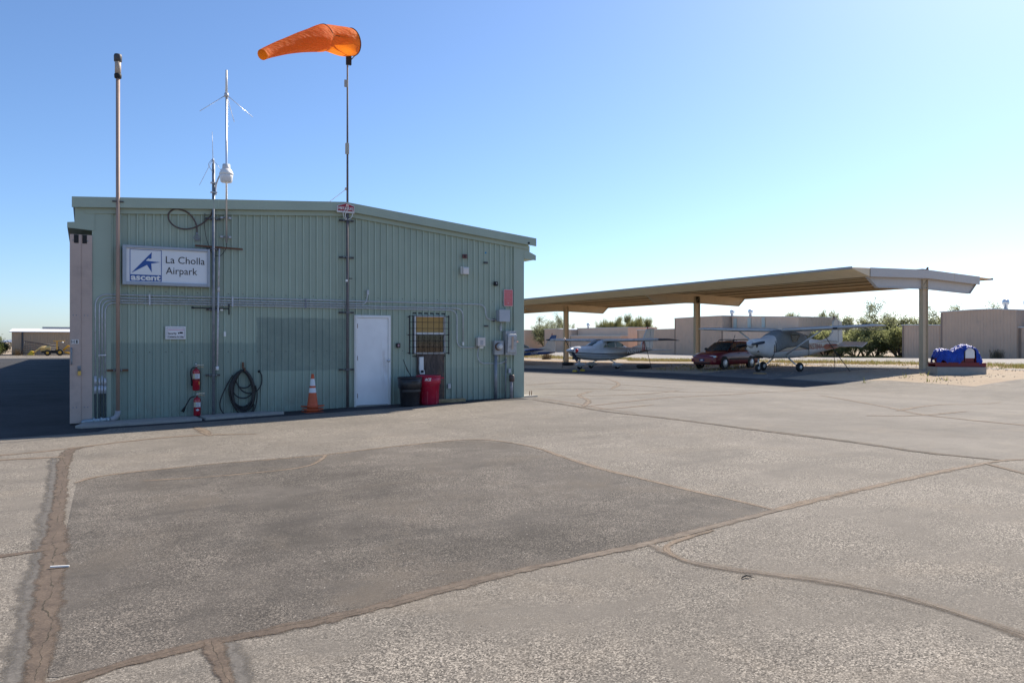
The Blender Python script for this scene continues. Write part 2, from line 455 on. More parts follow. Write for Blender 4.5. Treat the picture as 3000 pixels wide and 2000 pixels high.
seam('ground_joint', q([(172, 1110), (215, 1097), (300, 1085), (400, 1075), (500, 1065), (620, 1056), (745, 1045), (850, 1032), (950, 1021), (1040, 1012), (1110, 1010), (1180, 1018), (1240, 1031), (1280, 1045), (1340, 1065), (1400, 1082), (1500, 1106), (1600, 1130), (1700, 1152), (1780, 1172)]), .09, M_TANS, .0066)
seam('ground_joint', q([(330, 1105), (390, 1101), (450, 1098), (600, 1085), (690, 1074), (728, 1062), (748, 1046)]), .08, M_TANS, .0070)
seam('ground_joint', q([(-60, 1050), (0, 1046), (60, 1041), (110, 1036), (200, 1025), (320, 1011), (450, 1000), (590, 997)]), .15, M_TANS, .0066)
seam('ground_joint', q([(-60, 1062), (0, 1057), (70, 1053), (150, 1050)]), .16, M_TANS, .0070)
seam('ground_joint', q([(448, 980), (466, 990), (482, 1001)]), .2, M_TANS, .0074)
seam('ground_joint', q([(-50, 1286), (0, 1278), (60, 1270), (118, 1261)]), .11, M_SEAM, .0070)
seam('ground_joint', q([(1225, 918), (1310, 931), (1400, 946), (1500, 957), (1600, 969), (1720, 985), (1850, 1001), (1980, 1018), (2100, 1036), (2200, 1047), (2300, 1057)]), .16, M_HAIR, .0070)
seam('ground_joint', q([(1225, 914), (1300, 924), (1380, 938), (1460, 949)]), .14, M_TANS, .0074)
seam('ground_joint', q([(2262, 1064), (2300, 1074), (2360, 1090), (2420, 1105)]), .1, M_TANS, .0074)
for L in ([(1880, 908), (1960, 921), (2050, 938), (2110, 951), (2200, 962), (2352, 977), (2420, 984)], [(2060, 944), (2110, 935), (2190, 929), (2300, 924)],
          [(1990, 955), (2120, 954), (2220, 945)], [(1330, 936), (1420, 925), (1540, 913), (1700, 905), (1830, 898), (1880, 893)],
          [(1206, 895), (1330, 893), (1470, 897), (1600, 901), (1720, 901)], [(1210, 885), (1320, 878), (1440, 884), (1570, 893)],
          [(1340, 934), (1352, 920), (1330, 908), (1360, 898)], [(1250, 908), (1360, 909), (1480, 905), (1560, 897)], [(1390, 869), (1420, 880), (1405, 893)], [(1500, 930), (1440, 936), (1370, 941)]):
    seam('ground_joint', q(L), .16, M_TANS, .009, .1)
M_FAINT = mat('worn white paint', (.5, .48, .44), .8, var=.3, vs=6, coord='w')
for a, b in (((2077, 1133), (2119, 1136)), ((2150, 1139), (2192, 1142.5)), ((2252, 1146), (2291, 1148.5)), ((1700, 1104), (1760, 1108.5))):
    A, B = Vector((*G(*a), 0)), Vector((*G(*b), 0)); d = (B - A).normalized(); n = Vector((-d.y, d.x, 0)) * .05
    m = MB(); m.add([(x.x, x.y, gz(x.x, x.y) + .0095) for x in (A - n, B - n, B + n, A + n)], [(0, 1, 2, 3)])
    m.build('painted_line', M_FAINT, kind='structure', recalc=False)
# far hills beyond the left hangar
M_HILL = mat('hazy far slope', (.16, .20, .30), .95, var=.15, vs=.004, coord='w')  # blue grey, with distance haze put into the colour
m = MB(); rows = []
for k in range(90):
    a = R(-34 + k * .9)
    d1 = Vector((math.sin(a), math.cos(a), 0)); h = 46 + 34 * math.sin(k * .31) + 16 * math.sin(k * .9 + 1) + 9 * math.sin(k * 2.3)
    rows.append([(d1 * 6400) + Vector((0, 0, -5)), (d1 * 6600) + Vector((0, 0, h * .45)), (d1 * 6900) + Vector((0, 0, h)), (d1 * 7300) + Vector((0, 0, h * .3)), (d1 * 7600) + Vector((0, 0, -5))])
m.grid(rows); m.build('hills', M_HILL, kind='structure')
# ------------------------------------------------------------------ the green hangar
BX0, BX1, BY1 = .14, 9.97, 102.0
RIDGE = 5.2
def ztop(x): return 4.83 - (RIDGE - x) * .070 if x < RIDGE else 4.83 - (x - RIDGE) * .098
GREEN = (.345, .415, .34)
def green_mat(name, wall=False):
    t = NT(name); p = t.wpos(); X = t.xyz(p)
    f = t.noise(p, 1.2, 5, .6)
    c = t.mix(t.map(f, .3, .7), tuple(q * .93 for q in GREEN), tuple(q * 1.06 for q in GREEN))
    if wall:
        c = t.mix(t.math('MULTIPLY', t.map(X[1], YW + .006, YW + .001), t.map(t.noise(t.scale(p, (2, 2, .4)), 2, 4), .35, .6, .25, .6)), c, tuple(q * 1.35 for q in GREEN))   # rib crests painted lighter, as if catching more light
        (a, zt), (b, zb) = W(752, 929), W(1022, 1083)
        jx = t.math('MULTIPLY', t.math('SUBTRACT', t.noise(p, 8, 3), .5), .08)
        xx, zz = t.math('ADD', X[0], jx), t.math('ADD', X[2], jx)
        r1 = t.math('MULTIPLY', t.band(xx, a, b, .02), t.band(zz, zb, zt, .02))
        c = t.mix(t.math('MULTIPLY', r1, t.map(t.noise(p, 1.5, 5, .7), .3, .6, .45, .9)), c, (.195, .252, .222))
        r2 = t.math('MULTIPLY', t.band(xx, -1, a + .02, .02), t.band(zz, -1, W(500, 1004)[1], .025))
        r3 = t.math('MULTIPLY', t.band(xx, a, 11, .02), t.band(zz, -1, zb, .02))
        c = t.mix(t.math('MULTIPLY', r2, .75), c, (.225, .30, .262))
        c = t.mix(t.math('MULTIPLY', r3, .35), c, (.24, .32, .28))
        st = t.noise(t.scale(p, (9, 9, .35)), 1.0, 4, .6)
        c = t.mix(t.math('MULTIPLY', t.map(st, .55, .75), .22), c, (.17, .20, .16))
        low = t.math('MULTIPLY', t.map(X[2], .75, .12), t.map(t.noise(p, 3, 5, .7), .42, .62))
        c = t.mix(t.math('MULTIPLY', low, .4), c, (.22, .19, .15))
        c = t.mix(t.math('MULTIPLY', t.map(t.noise(p, 26, 2), .74, .78), .5), c, (.14, .12, .10))
    rr = t.map(f, .3, .7, .38, .52)
    return t.done(t.bsdf(c, rr, 0, t.bump(t.noise(t.scale(p, (3, 3, .8)), 1.6, 3), .12, .03), **{'Specular IOR Level': .4}))
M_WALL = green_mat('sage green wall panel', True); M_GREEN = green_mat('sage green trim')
M_SCREW = mat('weathered screw', (.10, .11, .10), .6)
M_PINK = mat('faded pink door steel', (.50, .385, .33), .55, var=.08, vs=2, dirt=(.25, .2, .18), dirt_amt=.35, dsc=3, coord='w')
M_BLACK = mat('black rubber', (.012, .012, .013), .7)
M_ROOF = mat('galvanised roof', (.5, .5, .5), .45, .5, coord='w')
M_DIM = mat('dark interior', (.03, .03, .032), .9)
M_GALV = mat('galvanised steel', (.50, .52, .56), .45, .3, var=.18, vs=14)
M_GALVD = mat('weathered galvanised steel', (.24, .26, .29), .5, .35, var=.22, vs=9)
M_BRACK = mat('dark strut steel', (.09, .09, .095), .55, .6, var=.3, vs=30, dirt=(.13, .07, .04), dirt_amt=.6, dsc=30)
M_RUST = mat('rusty steel', (.17, .085, .05), .85, .1, var=.35, vs=25)
M_WHITE = mat('white painted steel', (.78, .78, .77), .45, var=.04, vs=2, dirt=(.5, .46, .4), dirt_amt=.3, dsc=4)
M_WPLAS = mat('white plastic', (.78, .78, .76), .5, var=.05)
M_CONC = mat('pale concrete', (.36, .335, .30), .92, var=.16, vs=5, bump=.3, bs=60, dirt=(.2, .18, .155), dirt_amt=.5, coord='w')

hangar = thing('hangar', 'long sage green metal hangar with low gable roof and white door', 'hangar', (5, YW, .1))
zb = lambda x: gz(x, YW) - .06
openings = []
dx0, dzt = W(1040, 925); dx1, _ = W(1142, 925); openings.append((dx0, dx1, -1, dzt))
wx0, wzt = W(*C6(508, 196)); wx1, wzb = W(*C6(912, 700)); openings.append((wx0, wx1, wzb, wzt))
m = MB()
prof = []; x = BX0 + .30; prof.append((BX0 + .06, .032))
while x < BX1 - .28:
    prof += [(x, .032), (x + .013, 0), (x + .036, 0), (x + .049, .032)]; x += .1524
prof.append((BX1 - .06, .032))
for (xa, da), (xb, db) in zip(prof, prof[1:]):
    mid = (xa + xb) / 2; segs = [(zb(mid), None)]
    cuts = [o for o in openings if o[0] < mid < o[1]]
    spans = [(zb(mid), 99)]
    if cuts: o = cuts[0]; spans = [(zb(mid), o[2]), (o[3], 99)] if o[2] > 0 else [(o[3], 99)]
    for lo, hi in spans:
        ha, hb = (ztop(xa) - .16, ztop(xb) - .16) if hi == 99 else (hi, hi)
        m.add([(xa, YW + da, lo), (xb, YW + db, lo), (xb, YW + db, hb), (xa, YW + da, ha)], [(0, 1, 2, 3)])
m.cur = 1
k = 0; xx = BX0 + .40
while xx < BX1 - .3:
    for z in (2.66, 1.42):
        if not any(o[0] - .1 < xx < o[1] + .1 and z < o[3] + .1 for o in openings):
            m.lathe([(.011, 0), (.008, .006)], 6, rotM((xx, YW + .032, z), 0, R(90)))
    xx += .3048
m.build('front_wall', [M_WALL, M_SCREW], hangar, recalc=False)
m = MB(); dk = YW + .35
m.box(dx0 - .05, dx1 + .05, YW + .12, YW + .16, 0, dzt + .05)
m.box(wx0 - .05, wx1 + .05, dk, dk + .03, wzb - .05, wzt + .05)
m.box(wx0 - .06, wx0 - .03, YW + .03, dk, wzb - .05, wzt + .05); m.box(wx1 + .03, wx1 + .06, YW + .03, dk, wzb - .05, wzt + .05)
m.box(wx0 - .03, wx1 + .03, YW + .03, dk, wzb - .07, wzb - .04); m.box(wx0 - .03, wx1 + .03, YW + .03, dk, wzt + .04, wzt + .07)
m.build('inner_lining', M_DIM, hangar)
for x in (BX0, BX1):
    s = 1 if x == BX0 else -1
    m = MB()
    m.box(min(x, x + s * .02), max(x, x + s * .02), YW + .03, BY1, -.6, ztop(x) - .12)
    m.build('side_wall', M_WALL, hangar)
m = MB(); m.plate([(BX0 + .02, -.6), (BX1 - .02, -.6), (BX1 - .02, ztop(BX1) - .12), (RIDGE, 4.7), (BX0 + .02, ztop(BX0) - .12)], BY1 - .02, BY1); m.build('back_wall', M_GREEN, hangar)
# wide flat corner trim
for a, b in ((BX0 - .02, BX0 + .31), (BX1 - .29, BX1 + .015)):
    m = MB(); zl = zb((a + b) / 2)
    m.plate([(a, zl), (b, zl), (b, ztop(b) - .2), (a, ztop(a) - .2)], YW - .012, YW + .036)
    m.build('corner_trim', M_GREEN, hangar)
# trim under the fascia, fascia, roof
EL, ER = -.23, 10.29
def strip(z0, z1, ya, yb, name, el=EL, er=ER, mt=M_GREEN):
    m = MB()
    for a, b in ((el, RIDGE), (RIDGE, er)):
        m.plate([(a, ztop(a) + z0), (b, ztop(b) + z0), (b, ztop(b) + z1), (a, ztop(a) + z1)], ya, yb)
    return m.build(name, mt, hangar)
strip(-.31, -.19, YW - .035, YW + .02, 'wall_trim', .0, BX1 + .14)
strip(-.205, 0, YW - .13, YW - .10, 'fascia')
strip(-.04, -.005, YW - .10, BY1, 'roof', EL + .01, ER - .01, M_ROOF)
for xx in (W(*C3(437, 200))[0], W(*C5(950, 400))[0], W(*C1(2085, 200))[0], RIDGE - .28, RIDGE + .3):
    m = MB(); m.box(xx - .005, xx + .005, YW - .134, YW - .129, ztop(xx) - .2, ztop(xx) - .004); m.build('fascia_joint', M_WALL, hangar)
# door track covers along both sides
def wl(c, *a): return W(*c(*a))
x0, z1 = wl(C5, 2082, 790); x1, z0 = wl(C5, 2230, 835)
m = MB(); m.plate([(BX1 + .016, z0 + .03), (x1, z0), (x1, z0 + .13), (BX1 + .2, z0 + .2), (BX1 + .016, z0 + .2)], YW - .02, YW + .0)
m.box(BX1 + .016, x1, YW, 60, z0 + .02, z0 + .14); m.build('track_cover', M_GREEN, hangar)
m = MB(); m.box(BX1 + .017, BX1 + .19, YW - .005, 60, z0 + .2, ztop(BX1) - .22); m.build('soffit_panel', M_GREEN, hangar)
x0, z1 = wl(C1, 200, 425); _, z0 = wl(C1, 200, 500)
m = MB(); m.plate([(x0, z0), (BX0 + .02, z0 - .03), (BX0 + .02, z1 + .34), (x0 + .13, z1 + .34), (x0 + .13, z1 + .005), (x0, z1 - .01)], YW - .025, YW - .013)
m.box(x0, BX0 - .021, YW - .013, 60, z0 + .02, z1 - .02); m.build('track_cover', M_GREEN, hangar)
# sliding door leaves standing at the left corner
za, zc = gz(0, YW) - .02, 3.73
for a, b, y0, nm in ((-.265, -.075, YW - .05, 1), (-.073, BX0 - .022, YW - .035, 0)):
    m = MB(); m.box(a, b, y0, YW + 13, za + .05, zc)
    for k in range(3):
        m.box(a + .02, b - .02, y0 - .004, y0, za + .3 + k * 1.2, za + .31 + k * 1.2)
    d = m.build('sliding_door', M_PINK, hangar)
    if nm:
        m = MB(); m.tube(smoothpath([(a + .03, y0 - .005, 1.5), (a + .03, y0 - .05, 1.48), (a + .03, y0 - .05, 1.22), (a + .03, y0 - .005, 1.2)]), .014); m.build('handle', M_GALVD, d)
        m = MB(); m.box(a + .13, a + .19, y0 - .012, y0, 1.0, 1.16); m.tube([(a + .16, y0 - .02, 1.06), (a + .14, y0 - .025, 1.11), (a + .16, y0 - .025, 1.13), (a + .18, y0 - .025, 1.11), (a + .17, y0 - .02, 1.06)], .007); m.build('hasp', M_GALVD, d)
        m = MB(); m.box(a + .135, a + .19, y0 - .045, y0 - .013, .98, 1.06); m.build('padlock', mat('brass', (.5, .36, .12), .35, .9), d)
    m = MB(); m.box(a + .01, b - .01, y0 + .01, YW + 13, za, za + .05); m.build('sweep', M_BLACK, d)
    m = MB(); m.box(a + .02 + .05 * nm, a + .1 + .05 * nm, y0 - .006, y0 + .05, zc - .17, zc - .005); m.build('roller_slot', M_BLACK, d)
    for z in (zc - .12, 2.15, .35):
        for q_ in (.3, .6):
            m = MB(); m.lathe([(.012, 0), (.012, .005)], 8, rotM((a + (b - a) * q_, y0, z), 0, R(90))); m.build('rivet', M_GALVD, d)
# entrance door
yf = YW - .035
m = MB(); fw = .045
m.box(dx0, dx0 + fw, yf, YW + .1, .06, dzt); m.box(dx1 - fw, dx1, yf, YW + .1, .06, dzt); m.box(dx0 + fw, dx1 - fw, yf, YW + .1, dzt - fw, dzt)
m.box(dx0 - .02, dx0, yf + .015, YW + .02, .06, dzt + .02); m.box(dx1, dx1 + .02, yf + .015, YW + .02, .06, dzt + .02); m.box(dx0, dx1, yf + .015, YW + .02, dzt, dzt + .02)
m.build('door_frame', M_WHITE, hangar, bevel=.004)
t = NT('white painted door'); p = t.wpos(); X = t.xyz(p)
c = t.mix(t.map(t.noise(p, 3, 4), .3, .7), (.76, .77, .79), (.84, .85, .87))
gr = t.math('MULTIPLY', t.band(X[0], dx1 - .22, dx1, .05), t.math('MULTIPLY', t.band(X[2], .7, 1.6, .25), t.map(t.noise(t.scale(p, (12, 12, 3)), 1, 4), .42, .62)))
c = t.mix(t.math('MULTIPLY', gr, .35), c, (.4, .33, .27)); c = t.mix(t.math('MULTIPLY', t.map(t.noise(p, 18, 3), .72, .78), .4), c, (.3, .27, .25))
M_DOOR = t.done(t.bsdf(c, .42, 0))
m = MB(); m.box(dx0 + fw + .004, dx1 - fw - .004, YW - .012, YW + .035, .16, dzt - fw - .004)
door = m.build('door', M_DOOR, hangar, bevel=.003)
kx, kz = wl(C4, 2020, 725)
m = MB(); M_ = rotM((kx - .02, YW - .012, kz), 0, R(90))
m.lathe([(.034, 0), (.034, .006), (.013, .01), (.013, .03), (.026, .04), (.03, .055), (.022, .068), (.004, .072)], 16, M_); m.build('handle', mat('polished steel', (.6, .62, .65), .2, 1), door)
for z in (.38, 1.25, 2.0):
    m = MB(); m.tube([(dx0 + fw, YW - .024, z - .05), (dx0 + fw, YW - .024, z + .05)], .013, 8); m.build('hinge', M_RUST, door)
m = MB(); m.box(dx0 + .02, dx1 - .02, YW - .06, YW + .06, .08, .155); m.build('threshold', M_CONC, hangar)
# window: aluminium frame, tan blind behind the upper sash, dark lower pane
m = MB(); fw = .035; y0, y1 = YW - .03, YW + .07
m.box(wx0, wx0 + fw, y0, y1, wzb, wzt); m.box(wx1 - fw, wx1, y0, y1, wzb, wzt)
m.box(wx0 + fw, wx1 - fw, y0, y1, wzt - fw, wzt); m.box(wx0 + fw, wx1 - fw, y0, y1, wzb, wzb + fw)
zm = wl(C6, 700, 436)[1]; z2 = wl(C6, 700, 585)[1]
m.box(wx0 + fw, wx1 - fw, y0 + .01, YW + .05, zm - .03, zm + .03)
m.box(wx0 + fw, wx1 - fw - .03, YW + .03, YW + .055, z2 - .018, z2 + .018)
win = m.build('window', mat('white aluminium frame', (.66, .66, .66), .5, .2, var=.1, vs=5), hangar, bevel=.003)
tg = NT('dusty window glass'); tr = tg.n('ShaderNodeBsdfTransparent'); gl = tg.n('ShaderNodeBsdfGlossy'); gl.inputs['Roughness'].default_value = .05
tr.inputs[0].default_value = (.4, .42, .43, 1); mx = tg.n('ShaderNodeMixShader'); mx.inputs[0].default_value = .07
tg.l(tr.outputs[0], mx.inputs[1]); tg.l(gl.outputs[0], mx.inputs[2]); M_GLASS = tg.done(mx.outputs[0])
m = MB(); m.box(wx0 + fw, wx1 - fw, YW + .012, YW + .018, wzb + fw, zm - .03); m.build('pane', M_GLASS, win)
t = NT('tan pleated blind'); p = t.wpos(); wv = t.n('ShaderNodeTexWave'); wv.bands_direction = 'X'; wv.inputs['Scale'].default_value = 11; t.l(p, wv.inputs[0])
c = t.mix(t.map(wv.outputs['Fac'], 0, 1, 0, .5), (.50, .32, .11), (.36, .22, .075)); M_BLIND = t.done(t.bsdf(c, .7))
m = MB(); m.box(wx0 + fw + .005, wx1 - fw - .005, YW + .03, YW + .036, zm + .03, wzt - fw); m.build('blind', M_BLIND, win)
m = MB(); m.box(wx0 + .08, wx0 + .22, YW + .2, YW + .3, wzb + .04, wzb + .2); m.build('shelf_box', mat('brown card', (.35, .22, .12), .8), win)
m = MB(); m.box(wx0 + .5, wx0 + .72, YW + .2, YW + .3, wzb + .04, wzb + .15); m.build('shelf_box', mat('red plastic', (.4, .05, .06), .5), win)
# weathered plywood below the window
px0, pz1 = wl(C6, 538, 706); px1, _ = wl(C6, 900, 706)
t = NT('weathered plywood'); p = t.wpos(); n = t.noise(t.scale(p, (10, 10, 1.2)), 2.2, 6, .65, 1.5)
c = t.ramp(n, [(.3, (.045, .036, .034)), (.5, (.085, .068, .062)), (.62, (.14, .11, .095)), (.78, (.05, .04, .038))])
e = t.math('MULTIPLY', t.map(t.xyz(p)[0], px1 - .22, px1), t.map(t.noise(p, 5, 5, .7), .45, .62)); c = t.mix(e, c, (.20, .13, .08))
M_PLY = t.done(t.bsdf(c, .9, 0, t.bump(n, .5, .01)))
m = MB(); m.box(px0, px1, YW - .026, YW + .01, gz(8, YW) + .02, pz1); m.build('plywood_panel', M_PLY, hangar, bevel=.003)
# turbine vent behind the ridge
vt = MB(); vx, vy = 9.75 - .5, 21.6; vx = 7.95; vy = 19.6; vz = ztop(vx) - .02
vt.lathe([(.2, -.1), (.2, .12), (.3, .16), (.34, .26), (.32, .36), (.22, .44), (.06, .47)], 20, rotM((vx, vy, vz))); vt.build('roof_vent', mat('bright vent metal', (.75, .75, .74), .35, .6), hangar)
# number plate of the door
hp = wl(C2, 225, 370); hq = wl(C2, 318, 420)
m = MB(); yq = YW - .056
m.box(hp[0] + .005, hq[0], yq, yq + .006, hq[1], hp[1]); m.cur = 1
fn = lambda u, v: (u, yq - .001, v)
m.text('H', fn, hp[0] + .012, hp[0] + (hq[0] - hp[0]) * .46, hq[1] + .012, hp[1] - .012, .0)
m.text('1', fn, hp[0] + (hq[0] - hp[0]) * .66, hp[0] + (hq[0] - hp[0]) * .84, hq[1] + .012, hp[1] - .012, .0)
M_INK = mat('black ink', (.015, .015, .017), .6)
m.build('number_plate', [mat('clear plate', (.66, .64, .63), .5), M_INK], None, 'small H1 plate on the pink sliding door', 'plate')
# concrete footing slabs
P = [G(*a) for a in [(228, 1265), (1.2755 * 245, 1.2755 * 977), (1.2755 * 432, 1.2755 * 966), (1.2755 * 441, 1.2755 * 978), (1.2755 * 300, 1.2755 * 987), (224, 1271)]]
def slab(poly, h, label):
    m = MB(); n = len(poly)
    m.add([(x, y, gz(x, y) + h) for x, y in poly] + [(x, y, gz(x, y) - .1) for x, y in poly], [tuple(range(n))] + [(k, (k + 1) % n, n + (k + 1) % n, n + k) for k in range(n)])
    return m.build('concrete_slab', M_CONC, None, label, 'slab', bevel=.006)
xa = P[0][0]; yb_ = 16.45
slab([(xa - .05, yb_ + .05), (xa + .05, yb_ - .1), (2.05, yb_ - .02), (1.98, YW - .01), (xa + .1, YW - .06)], .05, 'thin concrete strip below the pole, reaching the pink door corner')
slab([(2.12, yb_ + .02), (3.72, yb_ + .18), (3.3, YW - .005), (2.06, YW - .01)], .055, 'thin concrete strip below the black hose coil')
m = MB(); m.box(10.02, 10.42, YW + .02, YW + .5, .1, gz(10.2, YW) + .035); s_ = m.build('concrete_slab', M_CONC, None, 'little sunlit concrete pad with two anchor bolts at hangar corner', 'slab')
for k in (0, 1):
    m = MB(); m.tube([(10.28 + k * .06, YW + .2, .2), (10.28 + k * .06, YW + .2, gz(10.2, YW) + .15)], .012, 6); m.build('bolt', M_RUST, s_)
# ------------------------------------------------------------------ things on and in front of the gable wall
def P3(c, off): x, z = W(*c, off); return (x, YW - off, z)
def wpath(C, pts, off): return [P3(C(*p), off) for p in pts]
def wbox(m, C, x0, y0, x1, y1, back, front):      # a box on the wall, its front face measured in the photo
    a = W(*C(x0, y0), front); b = W(*C(x1, y1), front)
    return m.box(a[0], b[0], YW - front, YW - back, b[1], a[1])
def fitwall(m, txt, C, x0, y0, x1, y1, off, bold=0, shear=0):
    a = W(*C(x0, y0), off); b = W(*C(x1, y1), off)
    return m.text(txt, lambda u, v: (u, YW - off, v), a[0], b[0], b[1], a[1], bold, shear)
def single(m, name, mt, label, cat, group=None, bevel=0): return m.build(name, mt, None, label, cat, group, None, bevel)
def strut(parent, x, z, half, mt=M_BRACK, r=.05):   # slotted channel with a pipe clamp
    m = MB(); m.box(x - half, x + half, YW - .042, YW - .001, z - .02, z + .02)
    k = x - half + .03
    while k < x + half - .03:
        m.box(k - .012, k + .012, YW - .045, YW - .042, z - .007, z + .007); k += .05
    b = m.build('bracket', mt, parent)
    m = MB(); m.tube([(x - r - .012, YW - .042, z), (x - r, YW - .09, z), (x - r * .4, YW - .13, z), (x + r * .4, YW - .13, z), (x + r, YW - .09, z), (x + r + .012, YW - .042, z)], .008, 6)
    m.box(x + r + .002, x + r + .03, YW - .06, YW - .042, z - .015, z + .015); m.box(x - r - .03, x - r - .002, YW - .06, YW - .042, z - .015, z + .015)
    m.build('clamp', M_GALVD, b); return b

# --- brown vent pipe at the left
M_PIPE = mat('faded pink brown pipe paint', (.36, .255, .205), .6, var=.12, vs=3, dirt=(.2, .12, .09), dirt_amt=.5, dsc=12, stretch=(1, 1, .3))
xt, zt_ = W(336.5, 225, .12); xb_, zb_ = W(345.5, 1222, .12)
vp = thing('vent_pipe', 'tall slim brown vent pipe with dark capped head beside the airpark sign', 'pipe', (xb_, YW - .12, gz(xb_, YW)))
X_ = xb_
m = MB(); m.tube([(X_, YW - .12, gz(X_, YW) + .13), (X_, YW - .12, zt_)], .037, 14); m.build('pipe', M_PIPE, vp)
m = MB(); zc = zt_
m.lathe([(.048, -.03), (.064, -.02), (.068, .05), (.054, .07)], 16, rotM((X_, YW - .12, zc)))
m.build('collar', M_BLACK, vp)
m = MB(); m.lathe([(.056, .05), (.056, .34)], 16, rotM((X_, YW - .12, zc))); m.build('screen', mat('pale vent head', (.46, .38, .31), .6, var=.15), vp)
m = MB(); m.lathe([(.06, .3), (.072, .31), (.075, .42), (.064, .45), (.0, .46)], 16, rotM((X_, YW - .12, zc))); m.build('cap', M_BRACK, vp)
strut(vp, X_, W(*C2(780, 722))[1], .19, M_RUST)
m = MB(); m.box(X_ - .1, X_ + .1, YW - .15, YW - .125, ztop(X_) - .1, ztop(X_) - .07); m.build('strap', M_BRACK, vp)
# elbow and horizontal galvanised run at its foot
zl = W(*C2(650, 1285), .12)[1]; xl = W(*C2(380, 1310), .12)[0]
m = MB(); m.tube(arc((X_, YW - .12, zl + .16), (X_, YW - .12, zl), (X_ - .13, YW - .12, zl), 6), .052, 12); m.build('elbow', mat('grey painted pipe', (.36, .35, .37), .6, var=.2), vp)
m = MB(); m.tube([(X_ - .1, YW - .12, zl), (xl + .08, YW - .12, zl - .02)] + arc((xl + .05, YW - .12, zl - .02), (xl - .02, YW - .12, zl - .02), (xl - .02, YW - .12, gz(xl, YW) + .04), 5)[1:], .042, 12)
for q_ in (.12, .36, .62): xx = X_ - .1 - (X_ - .1 - xl) * q_; m.tube([(xx, YW - .12, zl - .005), (xx - .035, YW - .12, zl - .006)], .052, 12)
m.build('drain_run', mat('bluish galvanised pipe', (.36, .43, .47), .5, .5, var=.2, vs=8), vp)

# --- lamp pole (with small whip aerial) at the sign's right edge
xp, ztp = W(625, 480, .1); _, zfoot = W(627, 1218, .1)
xp = W(625.5, 900, .1)[0]
lp = thing('lamp_pole', 'grey steel pole strapped to wall, carrying a small thin whip aerial', 'pole', (xp, YW - .1, gz(xp, YW)))
m = MB(); m.tube([(xp, YW - .1, gz(xp, YW) + .03), (xp, YW - .1, ztp)], .031, 12); m.build('pole', M_GALVD, lp)
for c in ((2040, 385),): strut(lp, xp, W(*C1(*c), .1)[1], .15)
for y in (765, 1525): strut(lp, xp, W(*C1(2030, y), .1)[1], .13)
strut(lp, xp, W(*C2(1860, 780), .1)[1], .14)
m = MB(); z0 = ztp
m.tube([(xp, YW - .1, z0), (xp - .01, YW - .1, z0 + .1)], .02, 8)
a_ = P3((621.5, 386), .1); m.tube([(xp - .01, YW - .1, z0 + .08), a_], [.007, .004], 6)
for e in ((584, 543), (648, 500)):
    m.tube([(xp - .01, YW - .1, z0 + .1), P3(e, .05 if e[0] < 600 else .3)], [.006, .004], 6)
m.tube(smoothpath([(xp - .02, YW - .11, z0 + .1), (xp - .1, YW - .11, z0 - .02), (xp - .07, YW - .11, z0 - .1), (xp - .01, YW - .13, z0 - .2)]), .006, 6)
m.build('whip_aerial', M_GALV, lp)
# lamp
lm = thing('yard_lamp', 'white dome security lamp on a curved arm clamped to grey pole', 'lamp', (xp, YW - .1, ztp - .4))
ax, az = W(663, 505, .32)
m = MB(); z1 = W(*(632, 566), .12)[1]
m.tube(smoothpath([(xp + .045, YW - .13, z1 - .04), (xp + .045, YW - .13, z1 + .16), (xp + .1, YW - .19, z1 + .34), (ax - .06, YW - .32, az + .02)], 5), .017, 8); m.build('arm', M_GALV, lm)
for dz in (0, .2):
    m = MB(); m.box(xp - .06, xp + .07, YW - .15, YW - .055, z1 + dz, z1 + dz + .025); m.build('clamp', M_GALV, lm)
m = MB(); Mx = rotM((ax, YW - .32, az))
m.lathe([(.055, .17), (.075, .165), (.082, .08), (.085, .06)], 18, Mx); m.build('photocell', mat('lamp cap grey', (.62, .63, .64), .5), lm)
m = MB(); m.lathe([(.07, .075), (.1, .06), (.14, -.02), (.145, -.05), (.12, -.06)], 20, Mx); m.build('housing', M_WPLAS, lm)
m = MB(); m.lathe([(.136, -.055), (.13, -.1), (.118, -.2), (.1, -.215), (.02, -.21)], 20, Mx); m.build('lamp_shade', mat('frosted refractor', (.7, .71, .73), .35), lm)

# --- tall aerial on a mast
xm, zmt = W(664, 206, .12); zmb = W(*C1(2195, 692), .12)[1]; xm = W(663.5, 600, .12)[0]
an = thing('radio_aerial', 'tallest thin silver aerial with two drooping rods above roof edge', 'aerial', (xm, YW - .12, zmb))
M_ALU = mat('bare aluminium', (.66, .67, .7), .35, .85)
m = MB(); zj = W(663.5, 278, .12)[1]
m.tube([(xm, YW - .12, zmb), (xm, YW - .12, zj)], .022, 10); m.build('mast', M_ALU, an)
m = MB(); m.tube([(xm, YW - .12, zj), (xm, YW - .12, zmt)], [.026, .02], 10); m.build('radiator', mat('white fibreglass', (.72, .72, .7), .4), an)
m = MB(); m.tube([(xm, YW - .12, zj - .05), (xm, YW - .12, zj + .03)], .045, 12); m.build('hub', M_GALV, an)
for e in ((585, 326), (741, 344)):
    m = MB(); m.tube([(xm, YW - .12, zj), P3(e, .12)], [.008, .006], 6); m.build('ground_rod', M_ALU, an)
m = MB(); m.tube([(xm, YW - .12, zj), (xm + .25, YW + .45, zj - .4)], [.008, .006], 6); m.build('ground_rod', M_ALU, an)
for y in (370, 610):
    strut(an, xm, W(*C1(2190, y), .12)[1], .11, M_GALV, .03)
